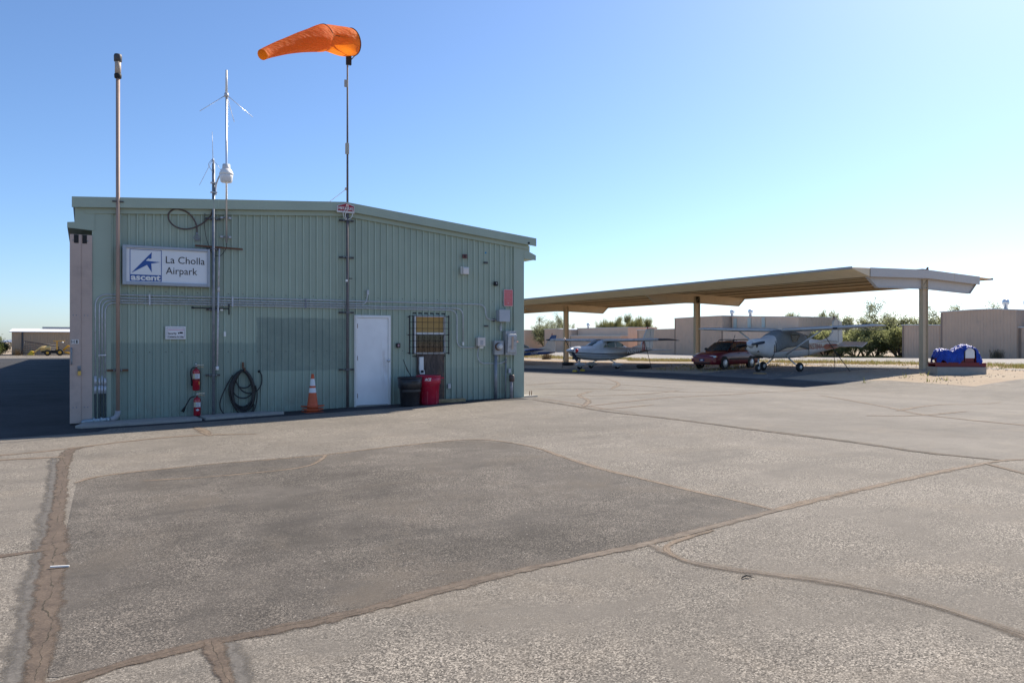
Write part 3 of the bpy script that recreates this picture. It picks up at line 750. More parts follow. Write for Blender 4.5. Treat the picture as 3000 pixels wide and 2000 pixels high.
# cables and cross bars
M_CABLE = mat('dull cable sheath', (.10, .068, .062), .7); M_CBLK = mat('thin black cable', (.025, .025, .027), .6)
m = MB(); m.tube(smoothpath(wpath(C1, [(2030, 270), (2000, 340), (1960, 395), (1880, 455), (1790, 500), (1690, 518), (1600, 505), (1530, 470), (1480, 415), (1465, 350), (1490, 300), (1550, 268), (1640, 280), (1720, 320), (1780, 390), (1815, 460), (1825, 520), (1825, 575)], .05), 4), .015, 8)
cb = m.build('cable_loop', M_CABLE, None, 'brown cable hanging in a wide loop above the sign', 'cable')
m = MB(); x, z = W(*C1(1825, 560), .05); m.tube([(x, YW - .05, z), (x, YW - .05, z - .06)], .02, 8)
for k in range(4): m.tube(smoothpath([(x, YW - .05, z - .05), (x + (-.07 + .045 * k), YW - .06, z - .12), (x + (.06 - .03 * k), YW - .05, z - .17), (x + .01, YW - .05, z - .1)], 4), .008, 6)
m.build('plug', M_GALVD, cb)
m = MB(); m.tube(smoothpath(wpath(C1, [(1925, 320), (1920, 480), (1940, 620), (1985, 760), (2010, 810), (2060, 850), (2120, 850), (2165, 800), (2195, 740), (2196, 690)], .06), 4), .006, 6)
single(m, 'aerial_lead', M_CBLK, 'thin black lead drooping from wall eyelet to the tall aerial', 'cable')
m = MB(); a = P3(C1(1805, 722), .1); b = P3(C3(262, 770), .1)
m.tube([(a[0], YW - .08, a[2]), (b[0], YW - .08, b[2])], .02, 8); single(m, 'cross_bar', M_RUST, 'rusty horizontal bar across the poles at the sign top', 'bar')
a = P3(C1(1770, 1500), .1); b = P3(C1(2228, 1512), .1)
m = MB(); m.tube([(a[0], YW - .07, a[2]), (b[0], YW - .07, b[2])], .013, 8); e0 = W(*C2(2042, -30), .07)[1]
m.tube([(b[0], YW - .07, b[2] + .1), (b[0], YW - .07, b[2] - .13)], .014, 8)
m.lathe([(.012, 0), (.022, .005), (.022, .04), (.012, .045)], 10, rotM((a[0] - .02, YW - .07, a[2]), 0, 0, R(90)))
single(m, 'cross_bar', mat('black iron bar', (.02, .02, .022), .6), 'black iron bar with short upright end under the conduits', 'bar')
m = MB(); wbox(m, C1, 2118, 1503, 2152, 1540, .045, .06); single(m, 'cable_tag', M_WPLAS, 'tiny white tag hanging on the black iron bar', 'tag')
# white plastic pipe
xw, zt1 = W(*C1(2105, 760), .07); x2, zt2 = W(*C2(1905, 690), .07)
m = MB(); zj1 = W(*C1(2095, 1300), .07)[1]
m.tube([(xw, YW - .07, zt1), (xw - .02, YW - .07, zj1)], .017, 8); m.tube([(xw - .02, YW - .07, zj1), (x2, YW - .07, zt2)], .021, 8); m.tube([(xw - .018, YW - .07, zj1 + .1), (xw - .02, YW - .07, zj1)], .027, 8)
wp = single(m, 'plastic_pipe', mat('stained white pipe', (.6, .58, .58), .55, dirt=(.25, .18, .14), dirt_amt=.7, dsc=14), 'stained white plastic pipe hanging beside the lamp pole', 'pipe')
m = MB(); m.tube([(x2, YW - .07, zt2 + .02), (x2, YW - .07, zt2 - .06)], .036, 10); m.build('end_cap', M_WPLAS, wp)

# --- airpark sign
sg = thing('airpark_sign', 'large white box sign with blue star emblem and two-line airpark name', 'sign', P3(C1(1440, 1230), .1))
a = W(*C1(893, 710), .16); b = W(*C1(1990, 770), .16); c_ = W(*C1(1990, 1240), .16); d = W(*C1(893, 1210), .16)
zT, zB = (a[1] + b[1]) / 2, (c_[1] + d[1]) / 2; sx0, sx1 = a[0], b[0]
zT, zB = a[1] + .0, d[1] + .0
bl = lambda u, v: (sx0 + u * (sx1 - sx0), zB + v * (zT - zB))
m = MB(); fr = .075
m.box(sx0, sx1, YW - .10, YW - .03, zB, zT)
m.box(sx0, sx0 + fr * .9, YW - .16, YW - .10, zB, zT); m.box(sx1 - fr * .7, sx1, YW - .16, YW - .10, zB, zT)
m.box(sx0 + fr * .9, sx1 - fr * .7, YW - .16, YW - .10, zB, zB + fr * .85); m.box(sx0 + fr * .9, sx1 - fr * .7, YW - .16, YW - .10, zT - fr * .75, zT)
m.build('frame', mat('dull silver sign frame', (.34, .37, .42), .45, .5, var=.1), sg, bevel=.006)
fx0, fx1, fz0, fz1 = sx0 + fr * .9, sx1 - fr * .7, zB + fr * .85, zT - fr * .75
m = MB(); m.box(fx0, fx1, YW - .125, YW - .101, fz0, fz1); m.build('face', mat('white sign face', (.72, .74, .77), .35, var=.03), sg)
fs = lambda px, py: ((px - 930) / (1962 - 930), None)
def face(px, py):      # crop pixel -> face coordinates (the face is a parallelogram in the photo)
    u = (px - 930) / 1032.0; top = 738 + u * 58; bot = 1178 + u * 34
    v = (py - top) / (bot - top)
    return (fx0 + u * (fx1 - fx0), fz1 - v * (fz1 - fz0))
M_BLUE = mat('sign blue', (.012, .075, .30), .4)
yl = YW - .127
m = MB()
star = [face(*p) for p in [(1245, 798), (1240, 882), (1208, 884), (1214, 868), (1168, 908), (1352, 928), (1238, 946), (1246, 1060), (1185, 962), (992, 1066)]]
m.plate(star, yl - .002, yl + .003)
i0, i1 = face(972, 752), face(1370, 1180); o = .012
bx0, bx1 = i0[0], i1[0]; bz0, bz1 = face(972, 1168)[1], i0[1]; zba = face(972, 1083)[1]
m.box(bx0, bx1, yl - .001, yl + .002, bz0, zba)
for A in ((bx0, bx0 + o, zba, bz1), (bx1 - o, bx1, zba, bz1), (bx0 + o, bx1 - o, bz1 - o, bz1)): m.box(A[0], A[1], yl - .001, yl + .002, A[2], A[3])
m.build('emblem', M_BLUE, sg)
m = MB(); m.text('ascent', lambda u, v: (u, yl - .004, v), bx0 + .02, bx1 - .02, bz0 + .015, zba - .005, .035); m.build('emblem_lettering', M_WPLAS, sg)
m = MB()
for s_, p, q_ in (('La Cholla', (1422, 848), (1928, 963)), ('Airpark', (1422, 990), (1830, 1124))):
    A, B = face(*p), face(q_[0], q_[1]); m.text(s_, lambda u, v: (u, yl - .002, v), A[0], B[0], B[1], A[1], .0)
m.build('lettering', M_INK, sg)

# --- conduits
def conduit(pts, label, r=.0125, off=.03, mt=M_GALV):
    m = MB(); m.tube(pts, r, 8)
    return single(m, 'conduit', mt, label, 'conduit', 'thin metal conduits across the wall')
def bend(pts, k, rad):                              # round off every corner of a polyline
    P = [Vector(p) for p in pts]; out = [P[0]]
    for i in range(1, len(P) - 1):
        a, b = (P[i - 1] - P[i]), (P[i + 1] - P[i]); ra = min(rad, a.length * .48, b.length * .48)
        out += arc(P[i] + a.normalized() * ra, P[i], P[i] + b.normalized() * ra, k)
    return out + [P[-1]]
zv = W(*C2(560, 800), .03)[1]
lx = [W(x, 1050, .03)[0] for x in (279.3, 291, 299.2, 308.2)]
zh = [W(*C1(870, y), .03)[1] for y in (1340, 1372, 1405, 1434)]
yy = YW - .03
e = lambda C, x, y: P3(C(x, y), .03)
def flat(p, z): return (p[0], p[1], z)
z0, z1, z2, z3 = zh
# levels at the right end
r0 = W(*C5(1400, 1336), .03)[1]; r2 = W(*C5(1100, 1370), .03)[1]; r3 = W(*C5(1100, 1390), .03)[1]
z0, z2, z3 = (z0 + r0) / 2, (z2 + r2) / 2, (z3 + r3) / 2; z1 = z0 - .062; z2 = min(z2, z1 - .05); z3 = min(z3, z2 - .048)
B_ = lambda C, x, y: P3(C(x, y), .03)
p = B_(C5, 1660, 1420); q_ = B_(C5, 1790, 1516)
conduit(bend([(lx[0], yy, zv), (lx[0], yy, z0), (p[0] - .02, yy, z0), (p[0] + .01, yy, q_[2]), q_], 6, .24), 'conduit along the top of the bundle, running on to the square grey box')
p = B_(C5, 305, 1240)
conduit(bend([(lx[1], yy, zv), (lx[1], yy, z1), (p[0] - .05, yy, z1), (p[0] - .01, yy, p[2] + .0), (p[0], yy, p[2] + .05)], 6, .2), 'second conduit, turning up into a small fitting over the door')
p = B_(C6, 1150, 540)
conduit(bend([(lx[2], yy, zv), (lx[2], yy, z2), (p[0], yy, z2), (p[0], yy, p[2])], 6, .2), 'third conduit, dropping to a small white connector near the window')
p = B_(C6, 1070, 500); q_ = B_(C6, 1345, 616)
conduit(bend([(lx[3], yy, zv), (lx[3], yy, z3), (p[0], yy, z3), (p[0], yy, q_[2]), q_], 6, .2), 'lowest conduit of the bundle, bending down to the beige box')
for xx in (1232, 2270):
    m = MB(); x = W(*C1(xx, 1400), .03)[0]; m.box(x - .015, x + .015, yy - .018, YW, z3 - .03, z0 + .03); single(m, 'conduit_strap', M_GALV, 'thin vertical strap over the conduits ' + ('under the sign' if xx < 2000 else 'right of the lamp pole'), 'strap')
m = MB(); x = W(*C3(1050, 1430), .03)[0]; m.box(x - .013, x + .013, yy - .018, YW, z3 - .03, z0 + .03); single(m, 'conduit_strap', M_GALVD, 'thin vertical strap over the conduits, left of windsock pole', 'strap')
m = MB(); x = W(*C2(560, 550), .03); m.box(lx[1] - .02, lx[3] + .02, yy - .017, YW, x[1] - .012, x[1] + .012); single(m, 'conduit_strap', M_GALV, 'short strap across the upright conduits at the wall corner', 'strap')
# couplings and flexible tails at the corner
zg = gz(.6, YW) + .1; zc1, zc2 = W(*C2(555, 900), .03)[1], W(*C2(555, 980), .03)[1]
M_FLEX = mat('dark flexible sleeve', (.05, .065, .075), .5, .2, var=.4, vs=60)
for k, (x, lb) in enumerate(zip(lx, ('outermost', 'second', 'third', 'innermost'))):
    fl = thing('flexible_conduit', lb + ' dark ribbed conduit tail at the pink door corner', 'conduit', (x, yy, zg), 'ribbed conduit tails at the corner')
    m = MB(); pts, rr = [], []
    n = 40
    for i in range(n + 1): pts.append((x, yy, zg + (zc2 - zg) * i / n)); rr.append(.023 if i % 2 else .017)
    m.tube(pts, rr, 8); m.build('sleeve', M_FLEX, fl)
    m = MB(); dz = .04 * (k % 2)
    m.tube([(x, yy, zc2 - .02), (x, yy, zc1)], .023, 8); m.tube([(x, yy, zc1), (x, yy, zv + .02 - dz)], .027 if k in (0, 3) else .018, 8); m.build('coupling', M_GALV, fl)

# --- small signs
a = W(*C2(1312, 218), .03); b = W(*C2(1545, 366), .03); a2 = a[1]
ssn = thing('security_sign', 'white sign about security cameras between brown pipe and extinguishers', 'sign', ((a[0] + b[0]) / 2, YW - .03, b[1]))
m = MB(); m.box(a[0], b[0], YW - .03, YW - .002, b[1], a2); m.build('board', mat('white sign board', (.75, .74, .76), .4, var=.03), ssn, bevel=.002)
cu = lambda px, py: W(*C2(px, py), .031)
m = MB(); A, B = cu(1328, 234), cu(1529, 350); o = .005
for r_ in ((A[0], B[0], A[1] - o, A[1]), (A[0], B[0], B[1], B[1] + o), (A[0], A[0] + o, B[1] + o, A[1] - o), (B[0] - o, B[0], B[1] + o, A[1] - o)): m.box(r_[0], r_[1], YW - .0315, YW - .0305, r_[2], r_[3])
yl = YW - .032
m.text('Security', lambda u, v: (u, yl, v), cu(1340, 0)[0], cu(1440, 0)[0], cu(0, 314)[1], cu(0, 278)[1], .02)
m.text('Cameras in Use', lambda u, v: (u, yl, v), cu(1340, 0)[0], cu(1518, 0)[0], cu(0, 346)[1], cu(0, 318)[1], .02)
A, B = cu(1475, 283), cu(1512, 302); m.box(A[0], B[0], yl, yl + .001, B[1], A[1]); m.box(A[0] - .03, A[0] - .006, yl, yl + .001, B[1] - .006, A[1] - .01)
m.build('lettering', M_INK, ssn)
m = MB(); A, B = cu(1340, 252), cu(1525, 266); m.box(A[0], B[0], yl, yl + .001, B[1], A[1]); m.build('faded_stripe', mat('faded pink print', (.62, .42, .48), .6), ssn)
m = MB(); wbox(m, C2, 1983, 280, 2008, 334, .0, .024); single(m, 'wall_sticker', M_WPLAS, 'small white upright sticker on the green wall by the lamp pole', 'sticker')
a = W(*C7(597, 58), .02); b = W(*C7(806, 450), .02)
rs = thing('notice_sign', 'faded red upright notice plate with illegible white lines', 'sign', ((a[0] + b[0]) / 2, YW - .02, b[1]))
def rrect(x0, x1, z0, z1, r, k=5):
    out = []
    for cx, cz, s in ((x1 - r, z1 - r, 0), (x0 + r, z1 - r, 1), (x0 + r, z0 + r, 2), (x1 - r, z0 + r, 3)):
        for i in range(k + 1): q = PI / 2 * (s + i / k); out.append((cx + r * math.cos(q), cz + r * math.sin(q)))
    return out
m = MB(); m.plate(rrect(a[0], b[0], b[1], a[1], .03), YW - .02, YW - .002); m.build('board', mat('white sheet edge', (.7, .66, .67), .4), rs)
m = MB(); m.plate(rrect(a[0] + .008, b[0] - .008, b[1] + .008, a[1] - .008, .026), YW - .022, YW - .019); m.build('red_face', mat('faded red', (.62, .15, .16), .45, var=.08), rs)
m = MB(); c7 = lambda x, y: W(*C7(x, y), .023)
for x0_, x1_, y0_, y1_ in ((622, 785, 108, 150), (665, 740, 170, 205), (625, 785, 225, 268), (655, 755, 300, 338)):
    rnd = random.Random(x0_ + y0_); x_ = x0_
    while x_ < x1_ - 12:
        w_ = rnd.uniform(10, 17); A, B = c7(x_, y0_), c7(min(x_ + w_, x1_), y1_)
        k_ = rnd.choice((0, 1, 2))
        m.box(A[0], A[0] + .003, YW - .0235, YW - .022, B[1], A[1])
        if k_ != 1: m.box(A[0] + .003, B[0], YW - .0235, YW - .022, A[1] - .004, A[1])
        if k_ != 0: m.box(A[0] + .003, B[0], YW - .0235, YW - .022, B[1], B[1] + .004)
        x_ += w_ + 5
A, B, D = c7(675, 362), c7(725, 362), c7(700, 396); m.plate([(A[0], A[1]), (D[0], D[1]), (B[0], B[1])], YW - .0235, YW - .022)
m.build('faded_lettering', mat('faded white print', (.66, .36, .37), .6), rs)
pc = lambda x, y: W(900 + x * .16586, 380 + y * .16582, .16)
pl = thing('maker_plate', 'small house-shaped red and white maker plate on the roof ridge fascia', 'plate', (RIDGE, YW - .15, 4.6))
A, B, Cq, D, E_ = pc(527, 1340), pc(690, 1295), pc(838, 1350), pc(838, 1480), pc(527, 1455)
m = MB(); m.plate([A, B, Cq, D, E_], YW - .15, YW - .136); m.build('board', mat('white enamel', (.62, .62, .62), .4, var=.1), pl)
m = MB(); A, B, Cq, D, E_ = pc(545, 1345), pc(690, 1303), pc(828, 1360), pc(828, 1448), pc(545, 1425)
m.plate([A, B, Cq, D, E_], YW - .153, YW - .149); m.build('red_panel', mat('dull red enamel', (.34, .025, .045), .45), pl)
m = MB(); A, B = pc(555, 1345), pc(812, 1420)
m.text('METALLIC', lambda u, v: (u, YW - .155, v - (u - A[0]) * .06 * 0), A[0], B[0], B[1] - .005, A[1] - .015, .03); m.build('lettering', M_WPLAS, pl)
m = MB(); A, B = pc(527, 1440), pc(838, 1480); m.build if False else None

# --- windsock
xs, _ = W(1018, 900, .1)
ws = thing('windsock', 'orange windsock blowing on a tall dark pole at the roof ridge', 'windsock', (xs, YW - .1, gz(xs, YW)))
ztop_ = W(1018, 180, .1)[1]; zmid = W(1018, 600, .1)[1]
m = MB(); m.tube([(xs, YW - .1, gz(xs, YW) + .0), (xs, YW - .1, zmid - .15)], .031, 12); m.tube([(xs, YW - .1, zmid - .2), (xs, YW - .1, ztop_)], [.026, .019], 10)
m.build('pole', mat('dark painted pole', (.12, .11, .115), .75, 0, var=.25, vs=6, dirt=(.16, .08, .06), dirt_amt=.5, dsc=5), ws)
for C, x, y, hf in ((C3, 1545, 405, .2), (C3, 1548, 868, .2), (C4, 1505, 145, .2), (C4, 1497, 836, .2)):
    strut(ws, xs, W(*C(x, y), .1)[1], hf - .03)
m = MB(); a = P3(C3(1632, 1137), .1); m.tube([(xs, YW - .1, a[2]), (a[0], YW - .1, a[2])], .012, 6); m.build('peg', M_BRACK, ws)
m = MB(); wbox(m, C3, 1552, 1148, 1578, 1176, .1, .142); m.build('pole_sticker', M_WPLAS, ws)
m = MB(); wbox(m, lambda x, y: (900 + x * .16586, 380 + y * .16582), 683, 232, 742, 432, .09, .15); m.build('junction_box', mat('beige box', (.42, .40, .34), .6), ws, bevel=.004)
m = MB(); wbox(m, lambda x, y: (740 + x * .22957, 60 + y * .22959), 1176, 755, 1212, 850, .1, .14); m.build('junction_box', mat('grey plate', (.34, .35, .33), .6), ws)
cs = lambda x, y: (740 + x * .22957, 60 + y * .22959)
A = P3(cs(1195, 455), .1); B = P3(cs(1258, 575), .1)
m = MB(); m.box(A[0], B[0], YW - .13, YW - .07, B[2], A[2] + .05); m.build('swivel_bracket', M_BLACK, ws)
# the sock: centre line and radius measured in the photo
t = NT('orange sock cloth'); p = t.opos()
n = t.noise(p, 3, 4); c = t.mix(t.map(n, .3, .7), (.86, .17, .015), (.95, .24, .025))
df = t.bsdf(c, .75, 0, t.bump(t.noise(t.scale(p, (1.5, 4, 4)), 5, 4), .55, .05)); tl = t.n('ShaderNodeBsdfTranslucent'); tl.inputs[0].default_value = (1, .32, .02, 1)
mx = t.n('ShaderNodeMixShader'); mx.inputs[0].default_value = .5; t.l(df, mx.inputs[1]); t.l(tl.outputs[0], mx.inputs[2]); M_SOCK = t.done(mx.outputs[0])
stn = [((1275, 115), (1262, 440)), ((1180, 98), (1200, 468)), ((1080, 82), (1090, 425)), ((980, 70), (985, 400)), ((900, 60), (900, 378)), ((860, 78), (845, 388)), ((760, 118), (745, 388)), ((640, 158), (640, 392)),
       ((520, 202), (530, 405)), ((400, 250), (410, 430)), ((280, 300), (290, 458)), ((180, 345), (190, 482)), ((120, 370), (130, 508))]
rings = []; cen = []; hh = []; L_ = 0; prev = None
for i, (ta, tb) in enumerate(stn):
    f = i / (len(stn) - 1); of = .1 + 1.15 * f ** 1.2                      # the tail swings out from the wall
    a, b = Vector(P3(cs(*ta), of)), Vector(P3(cs(*tb), of)); cen.append((a + b) / 2); hh.append((a - b) / 2)
for i in range(len(stn)):
    ax_ = (cen[min(i + 1, len(stn) - 1)] - cen[max(i - 1, 0)]).normalized(); r = hh[i].length
    up_ = (hh[i] - ax_ * hh[i].dot(ax_)).normalized(); sd_ = ax_.cross(up_)
    ring = []
    for k in range(40):
        q_ = 2 * PI * k / 40; amp = 0 if i in (0, len(stn) - 1) else (.35 if i == 4 else 1)
        wob = 1 + amp * (.035 * math.sin(q_ * 5 + i * .8) + .035 * math.sin(q_ * 9 - i * 1.7) + .025 * math.sin(q_ * 3 + i * 2.9)) + (.05 * amp if i > 4 else 0)
        ring.append(cen[i] + (up_ * math.cos(q_) + sd_ * math.sin(q_)) * r * wob)
    rings.append(ring)
m = MB(); m.loft(rings, True, caps=False); so = m.build('sock', M_SOCK, ws, recalc=True)
sub = so.modifiers.new('s', 'SUBSURF'); sub.levels = sub.render_levels = 1
m = MB(); m.tube(rings[0], .014, 6, closed=True); m.tube([v + Vector((.05, 0, 0)) for v in rings[0][:12]] , .012, 6)
c0 = cen[0]; c1 = cen[4]
m.tube(rings[4], .009, 6, closed=True)
for k in (0, 10, 20, 30): m.tube([rings[0][k] * .96 + c0 * .04, rings[4][(k + 10) % 40] * .96 + c1 * .04], .008, 6); m.tube([rings[0][k] * .96 + c0 * .04, rings[4][k] * .96 + c1 * .04], .008, 6)
m.tube([rings[0][20], Vector((xs, YW - .1, ztop_ - .05))], .012, 6); m.build('hoop_frame', M_BLACK, ws)
# white wires at the ridge and guy wire to the roof
m = MB()
for pts in ([(1562, 215), (1545, 275), (1520, 310), (1530, 370), (1555, 405)], [(1640, 255), (1640, 320), (1620, 375), (1580, 395)], [(1575, 215), (1580, 260), (1560, 300), (1545, 350), (1565, 400)]):
    m.tube(smoothpath(wpath(C3, pts, .17), 4), .007, 6)
single(m, 'ridge_wires', M_WPLAS, 'loose white wires tangled round the windsock pole at the ridge', 'wire')
A = P3((900 + 690 * .16586, 380 + 1050 * .16582), .1); m = MB(); m.tube([A, (A[0] - .3, YW + 1.2, ztop(A[0] - .3) + .0)], .006, 6); m.box(A[0] - .03, A[0] - .0, YW - .12, YW - .08, A[2] - .03, A[2] + .03)
single(m, 'guy_wire', mat('thin pale wire', (.6, .55, .52), .5), 'thin pale guy wire from the windsock pole down to the roof', 'wire')
# ------------------------------------------------------------------ fire extinguishers
M_RED = mat('extinguisher red', (.36, .008, .022), .3, var=.08, **{'Coat Weight': .3})
M_LABEL = mat('paper label', (.62, .62, .64), .6, var=.1, vs=40)
M_CHROME = mat('bright valve metal', (.6, .58, .55), .3, .9)
def extinguisher(C, x0, x1, ytop, ybot, lab0, lab1, label, diamond, resting):
    xa, _ = W(*C(x0, ytop), .09); xb, _ = W(*C(x1, ytop), .09)
    r = (xb - xa) / 2; cx = (xa + xb) / 2; y = YW - .012 - r if not resting else YW - .1 - r
    off = YW - y
    cx = W(*C((x0 + x1) / 2, ytop), off)[0]
    zt = W(*C(x0, ytop), off)[1]; zbm = W(*C(x0, ybot), off)[1]
    if resting: zbm = gz(cx, y) + .056
    th = thing('fire_extinguisher', label, 'extinguisher', (cx, y, zbm))
    m = MB(); Mx = rotM((cx, y, 0))
    m.lathe([(r * .8, zbm), (r, zbm + .015), (r, zt - .05), (r * .92, zt - .02), (r * .6, zt), (r * .3, zt + .012)], 20, Mx); m.build('cylinder', M_RED, th)
    l0, l1 = W(*C(x0, lab0), off + r)[1], W(*C(x0, lab1), off + r)[1]
    m = MB(); pts = []
    for k in range(9): q_ = -PI / 2 - 1.15 + 2.3 * k / 8; pts.append((cx + (r + .002) * math.cos(q_), y + (r + .002) * math.sin(q_)))
    m.loft([[(a, b, l1) for a, b in pts], [(a, b, l0) for a, b in pts]], True, False, False); m.cur = 1
    for k in range(4): m.box(cx - r * .45, cx + r * .45, y - r - .004, y - r - .001, l1 + (l0 - l1) * (.15 + .2 * k), l1 + (l0 - l1) * (.22 + .2 * k))
    m.cur = 2; m.box(cx - r * .8, cx - r * .55, y - r * .88, y - r * .6, l1, l0)
    m.build('paper_label', [M_LABEL, mat('label print', (.3, .3, .33), .6), mat('label yellow', (.5, .42, .12), .6)], th)
    m = MB(); m.lathe([(.022, zt + .005), (.022, zt + .05), (.03, zt + .055), (.03, zt + .075)], 10, Mx)
    if not resting: m.lathe([(.0, zt + .07), (.022, zt + .085), (.024, zt + .11), (.008, zt + .125)], 10, Mx)
    m.build('valve', M_CHROME, th)
    m = MB(); m.box(cx - .01, cx + .15, y - .012, y + .012, zt + .082, zt + .092, None); m.build('handle', M_CHROME, th)
    m = MB(); m.add([(cx + .0, y - .012, zt + .06), (cx + .15, y - .012, zt + .03), (cx + .15, y - .012, zt + .038), (cx, y - .012, zt + .07),
                     (cx + .0, y + .012, zt + .06), (cx + .15, y + .012, zt + .03), (cx + .15, y + .012, zt + .038), (cx, y + .012, zt + .07)], [(0, 1, 2, 3), (7, 6, 5, 4), (0, 4, 5, 1), (1, 5, 6, 2), (2, 6, 7, 3), (3, 7, 4, 0)])
    m.build('lever', mat('brass lever', (.5, .35, .2), .4, .7), th)
    m = MB()
    if resting:
        h = [P3(C(1650, 1022), off), P3(C(1600, 1040), off), P3(C(1565, 1095), off - .02), P3(C(1540, 1140), off - .03)]
        m.tube(smoothpath(h, 5), .013, 8); m.build('hose', M_CBLK, th)
        m = MB(); a, b = Vector(h[-1]), Vector(P3(C(1508, 1198), off - .04)); m.tube([a, a.lerp(b, .2), b], [.015, .022, .034], 10); m.build('nozzle', M_BLACK, th)
        m = MB(); zz = W(*C(1670, 1178), off + r)[1]
        m.add([(cx - .04, y - r - .003, zz), (cx, y - r - .003, zz - .025), (cx + .04, y - r - .003, zz), (cx, y - r - .003, zz + .025)], [(0, 1, 2, 3)]); m.build('diamond_mark', M_LABEL, th)
    else:
        h = [P3(C(1655, 690), off), P3(C(1615, 705), off), P3(C(1602, 760), off), P3(C(1612, 830), off)]
        m.tube(smoothpath(h, 5), .012, 8); m.build('hose', M_CBLK, th)
        m = MB(); a, b = Vector(h[-1]), Vector(P3(C(1620, 900), off)); m.tube([a, b], [.016, .026], 10); m.build('nozzle', M_BLACK, th)
        m = MB(); z = W(*C(1665, 828), off)[1]
        ring = [(cx + (r + .004) * math.cos(2 * PI * k / 20), y + (r + .004) * math.sin(2 * PI * k / 20), z) for k in range(20)]; m.tube(ring, .006, 6, True); m.build('strap', M_BLACK, th)
        m = MB(); m.box(cx + r * .5, cx + r * .9, y - r * .84, y - r * .55, zbm + .12, z - .04); m.build('inspection_tag', mat('orange tag', (.6, .2, .03), .6), th)
        m = MB(); m.box(cx - .05, cx + .05, y + r * .8, YW, zbm + .03, z); m.build('wall_hanger', M_RUST, th)
    return th
extinguisher(C2, 1622, 1707, 710, 955, 765, 822, 'red fire extinguisher hung on the wall above another one', True, False)
extinguisher(C2, 1634, 1717, 1038, 1283, 1092, 1148, 'red fire extinguisher standing on the concrete strip with hose flung out', True, True)

# ------------------------------------------------------------------ hose on its hook
hz = thing('hose_coil', 'thick coil of black hose hanging on a rusty wall hook', 'hose', P3(C8(880, 1150), .08))
M_HOSE = mat('black hose rubber', (.012, .012, .014), .45, var=.3, vs=20, **{'Specular IOR Level': .6})
m = MB(); rnd = random.Random(11)
for k in range(9):
    loop = []
    o = rnd.uniform(-16, 16); of = .045 + .014 * (k % 4)
    xl_, xr_, yb, yt = 690 + o + rnd.uniform(-25, 25), 1085 + o * .5 + rnd.uniform(-25, 20), 1010 + rnd.uniform(-10, 125), 372 + k * 3
    for q_ in range(36):
        a = 2 * PI * q_ / 36; cx = (xl_ + xr_) / 2; rx = (xr_ - xl_) / 2; cy = (yt + yb) / 2; ry = (yb - yt) / 2
        px = cx + rx * math.sin(a) * (1 - .10 * math.cos(a)) + (0 if math.cos(a) < 0 else 0); py = cy - ry * math.cos(a)
        if math.cos(a) > .2: px += (905 - px) * .18 * (math.cos(a) - .2)
        loop.append(P3(C8(px, py), of))
    m.tube(loop, .0155, 8, True)
m.build('coil', M_HOSE, hz)
for pts, of in (([(770, 470), (775, 560), (815, 645), (870, 680), (940, 680), (1000, 650), (1045, 590), (1060, 520)], .06), ([(760, 520), (800, 620), (850, 700), (920, 755), (1000, 775), (1080, 755), (1150, 715), (1200, 640), (1218, 550), (1210, 460), (1185, 410), (1165, 398)], .07),
                ([(690, 650), (720, 740), (770, 810), (840, 850), (920, 858), (990, 830), (1040, 785), (1070, 720)], .06), ([(720, 460), (640, 590), (560, 750), (510, 880), (495, 960), (510, 1050), (560, 1120), (640, 1165), (730, 1178), (840, 1170), (940, 1160), (1020, 1140), (1090, 1050), (1130, 900), (1135, 760), (1110, 640)], .085),
                ([(700, 900), (760, 1040), (830, 1120), (900, 1150), (980, 1140), (1060, 1060), (1085, 960)], .075)):
    m = MB(); m.tube(smoothpath(wpath(C8, pts, of), 5), .0135, 8); m.build('loose_loop', M_HOSE, hz)
m = MB(); a = P3(C8(1165, 398), .07); m.lathe([(.02, -.02), (.028, -.01), (.028, .025), (.018, .03)], 10, rotM(a, 0, 0, R(80))); m.build('hose_end', M_BLACK, hz)
m = MB(); wbox(m, C8, 878, 240, 910, 350, .0, .02); a, b = P3(C8(896, 345), .0), P3(C8(918, 392), .0); m.tube([(a[0], YW - .01, a[2]), (a[0] + .01, YW - .06, a[2] - .01), (a[0] + .01, YW - .13, a[2] + .01), (a[0] + .01, YW - .135, a[2] - .05)], .014, 8)
m.build('wall_hook', M_RUST, hz)

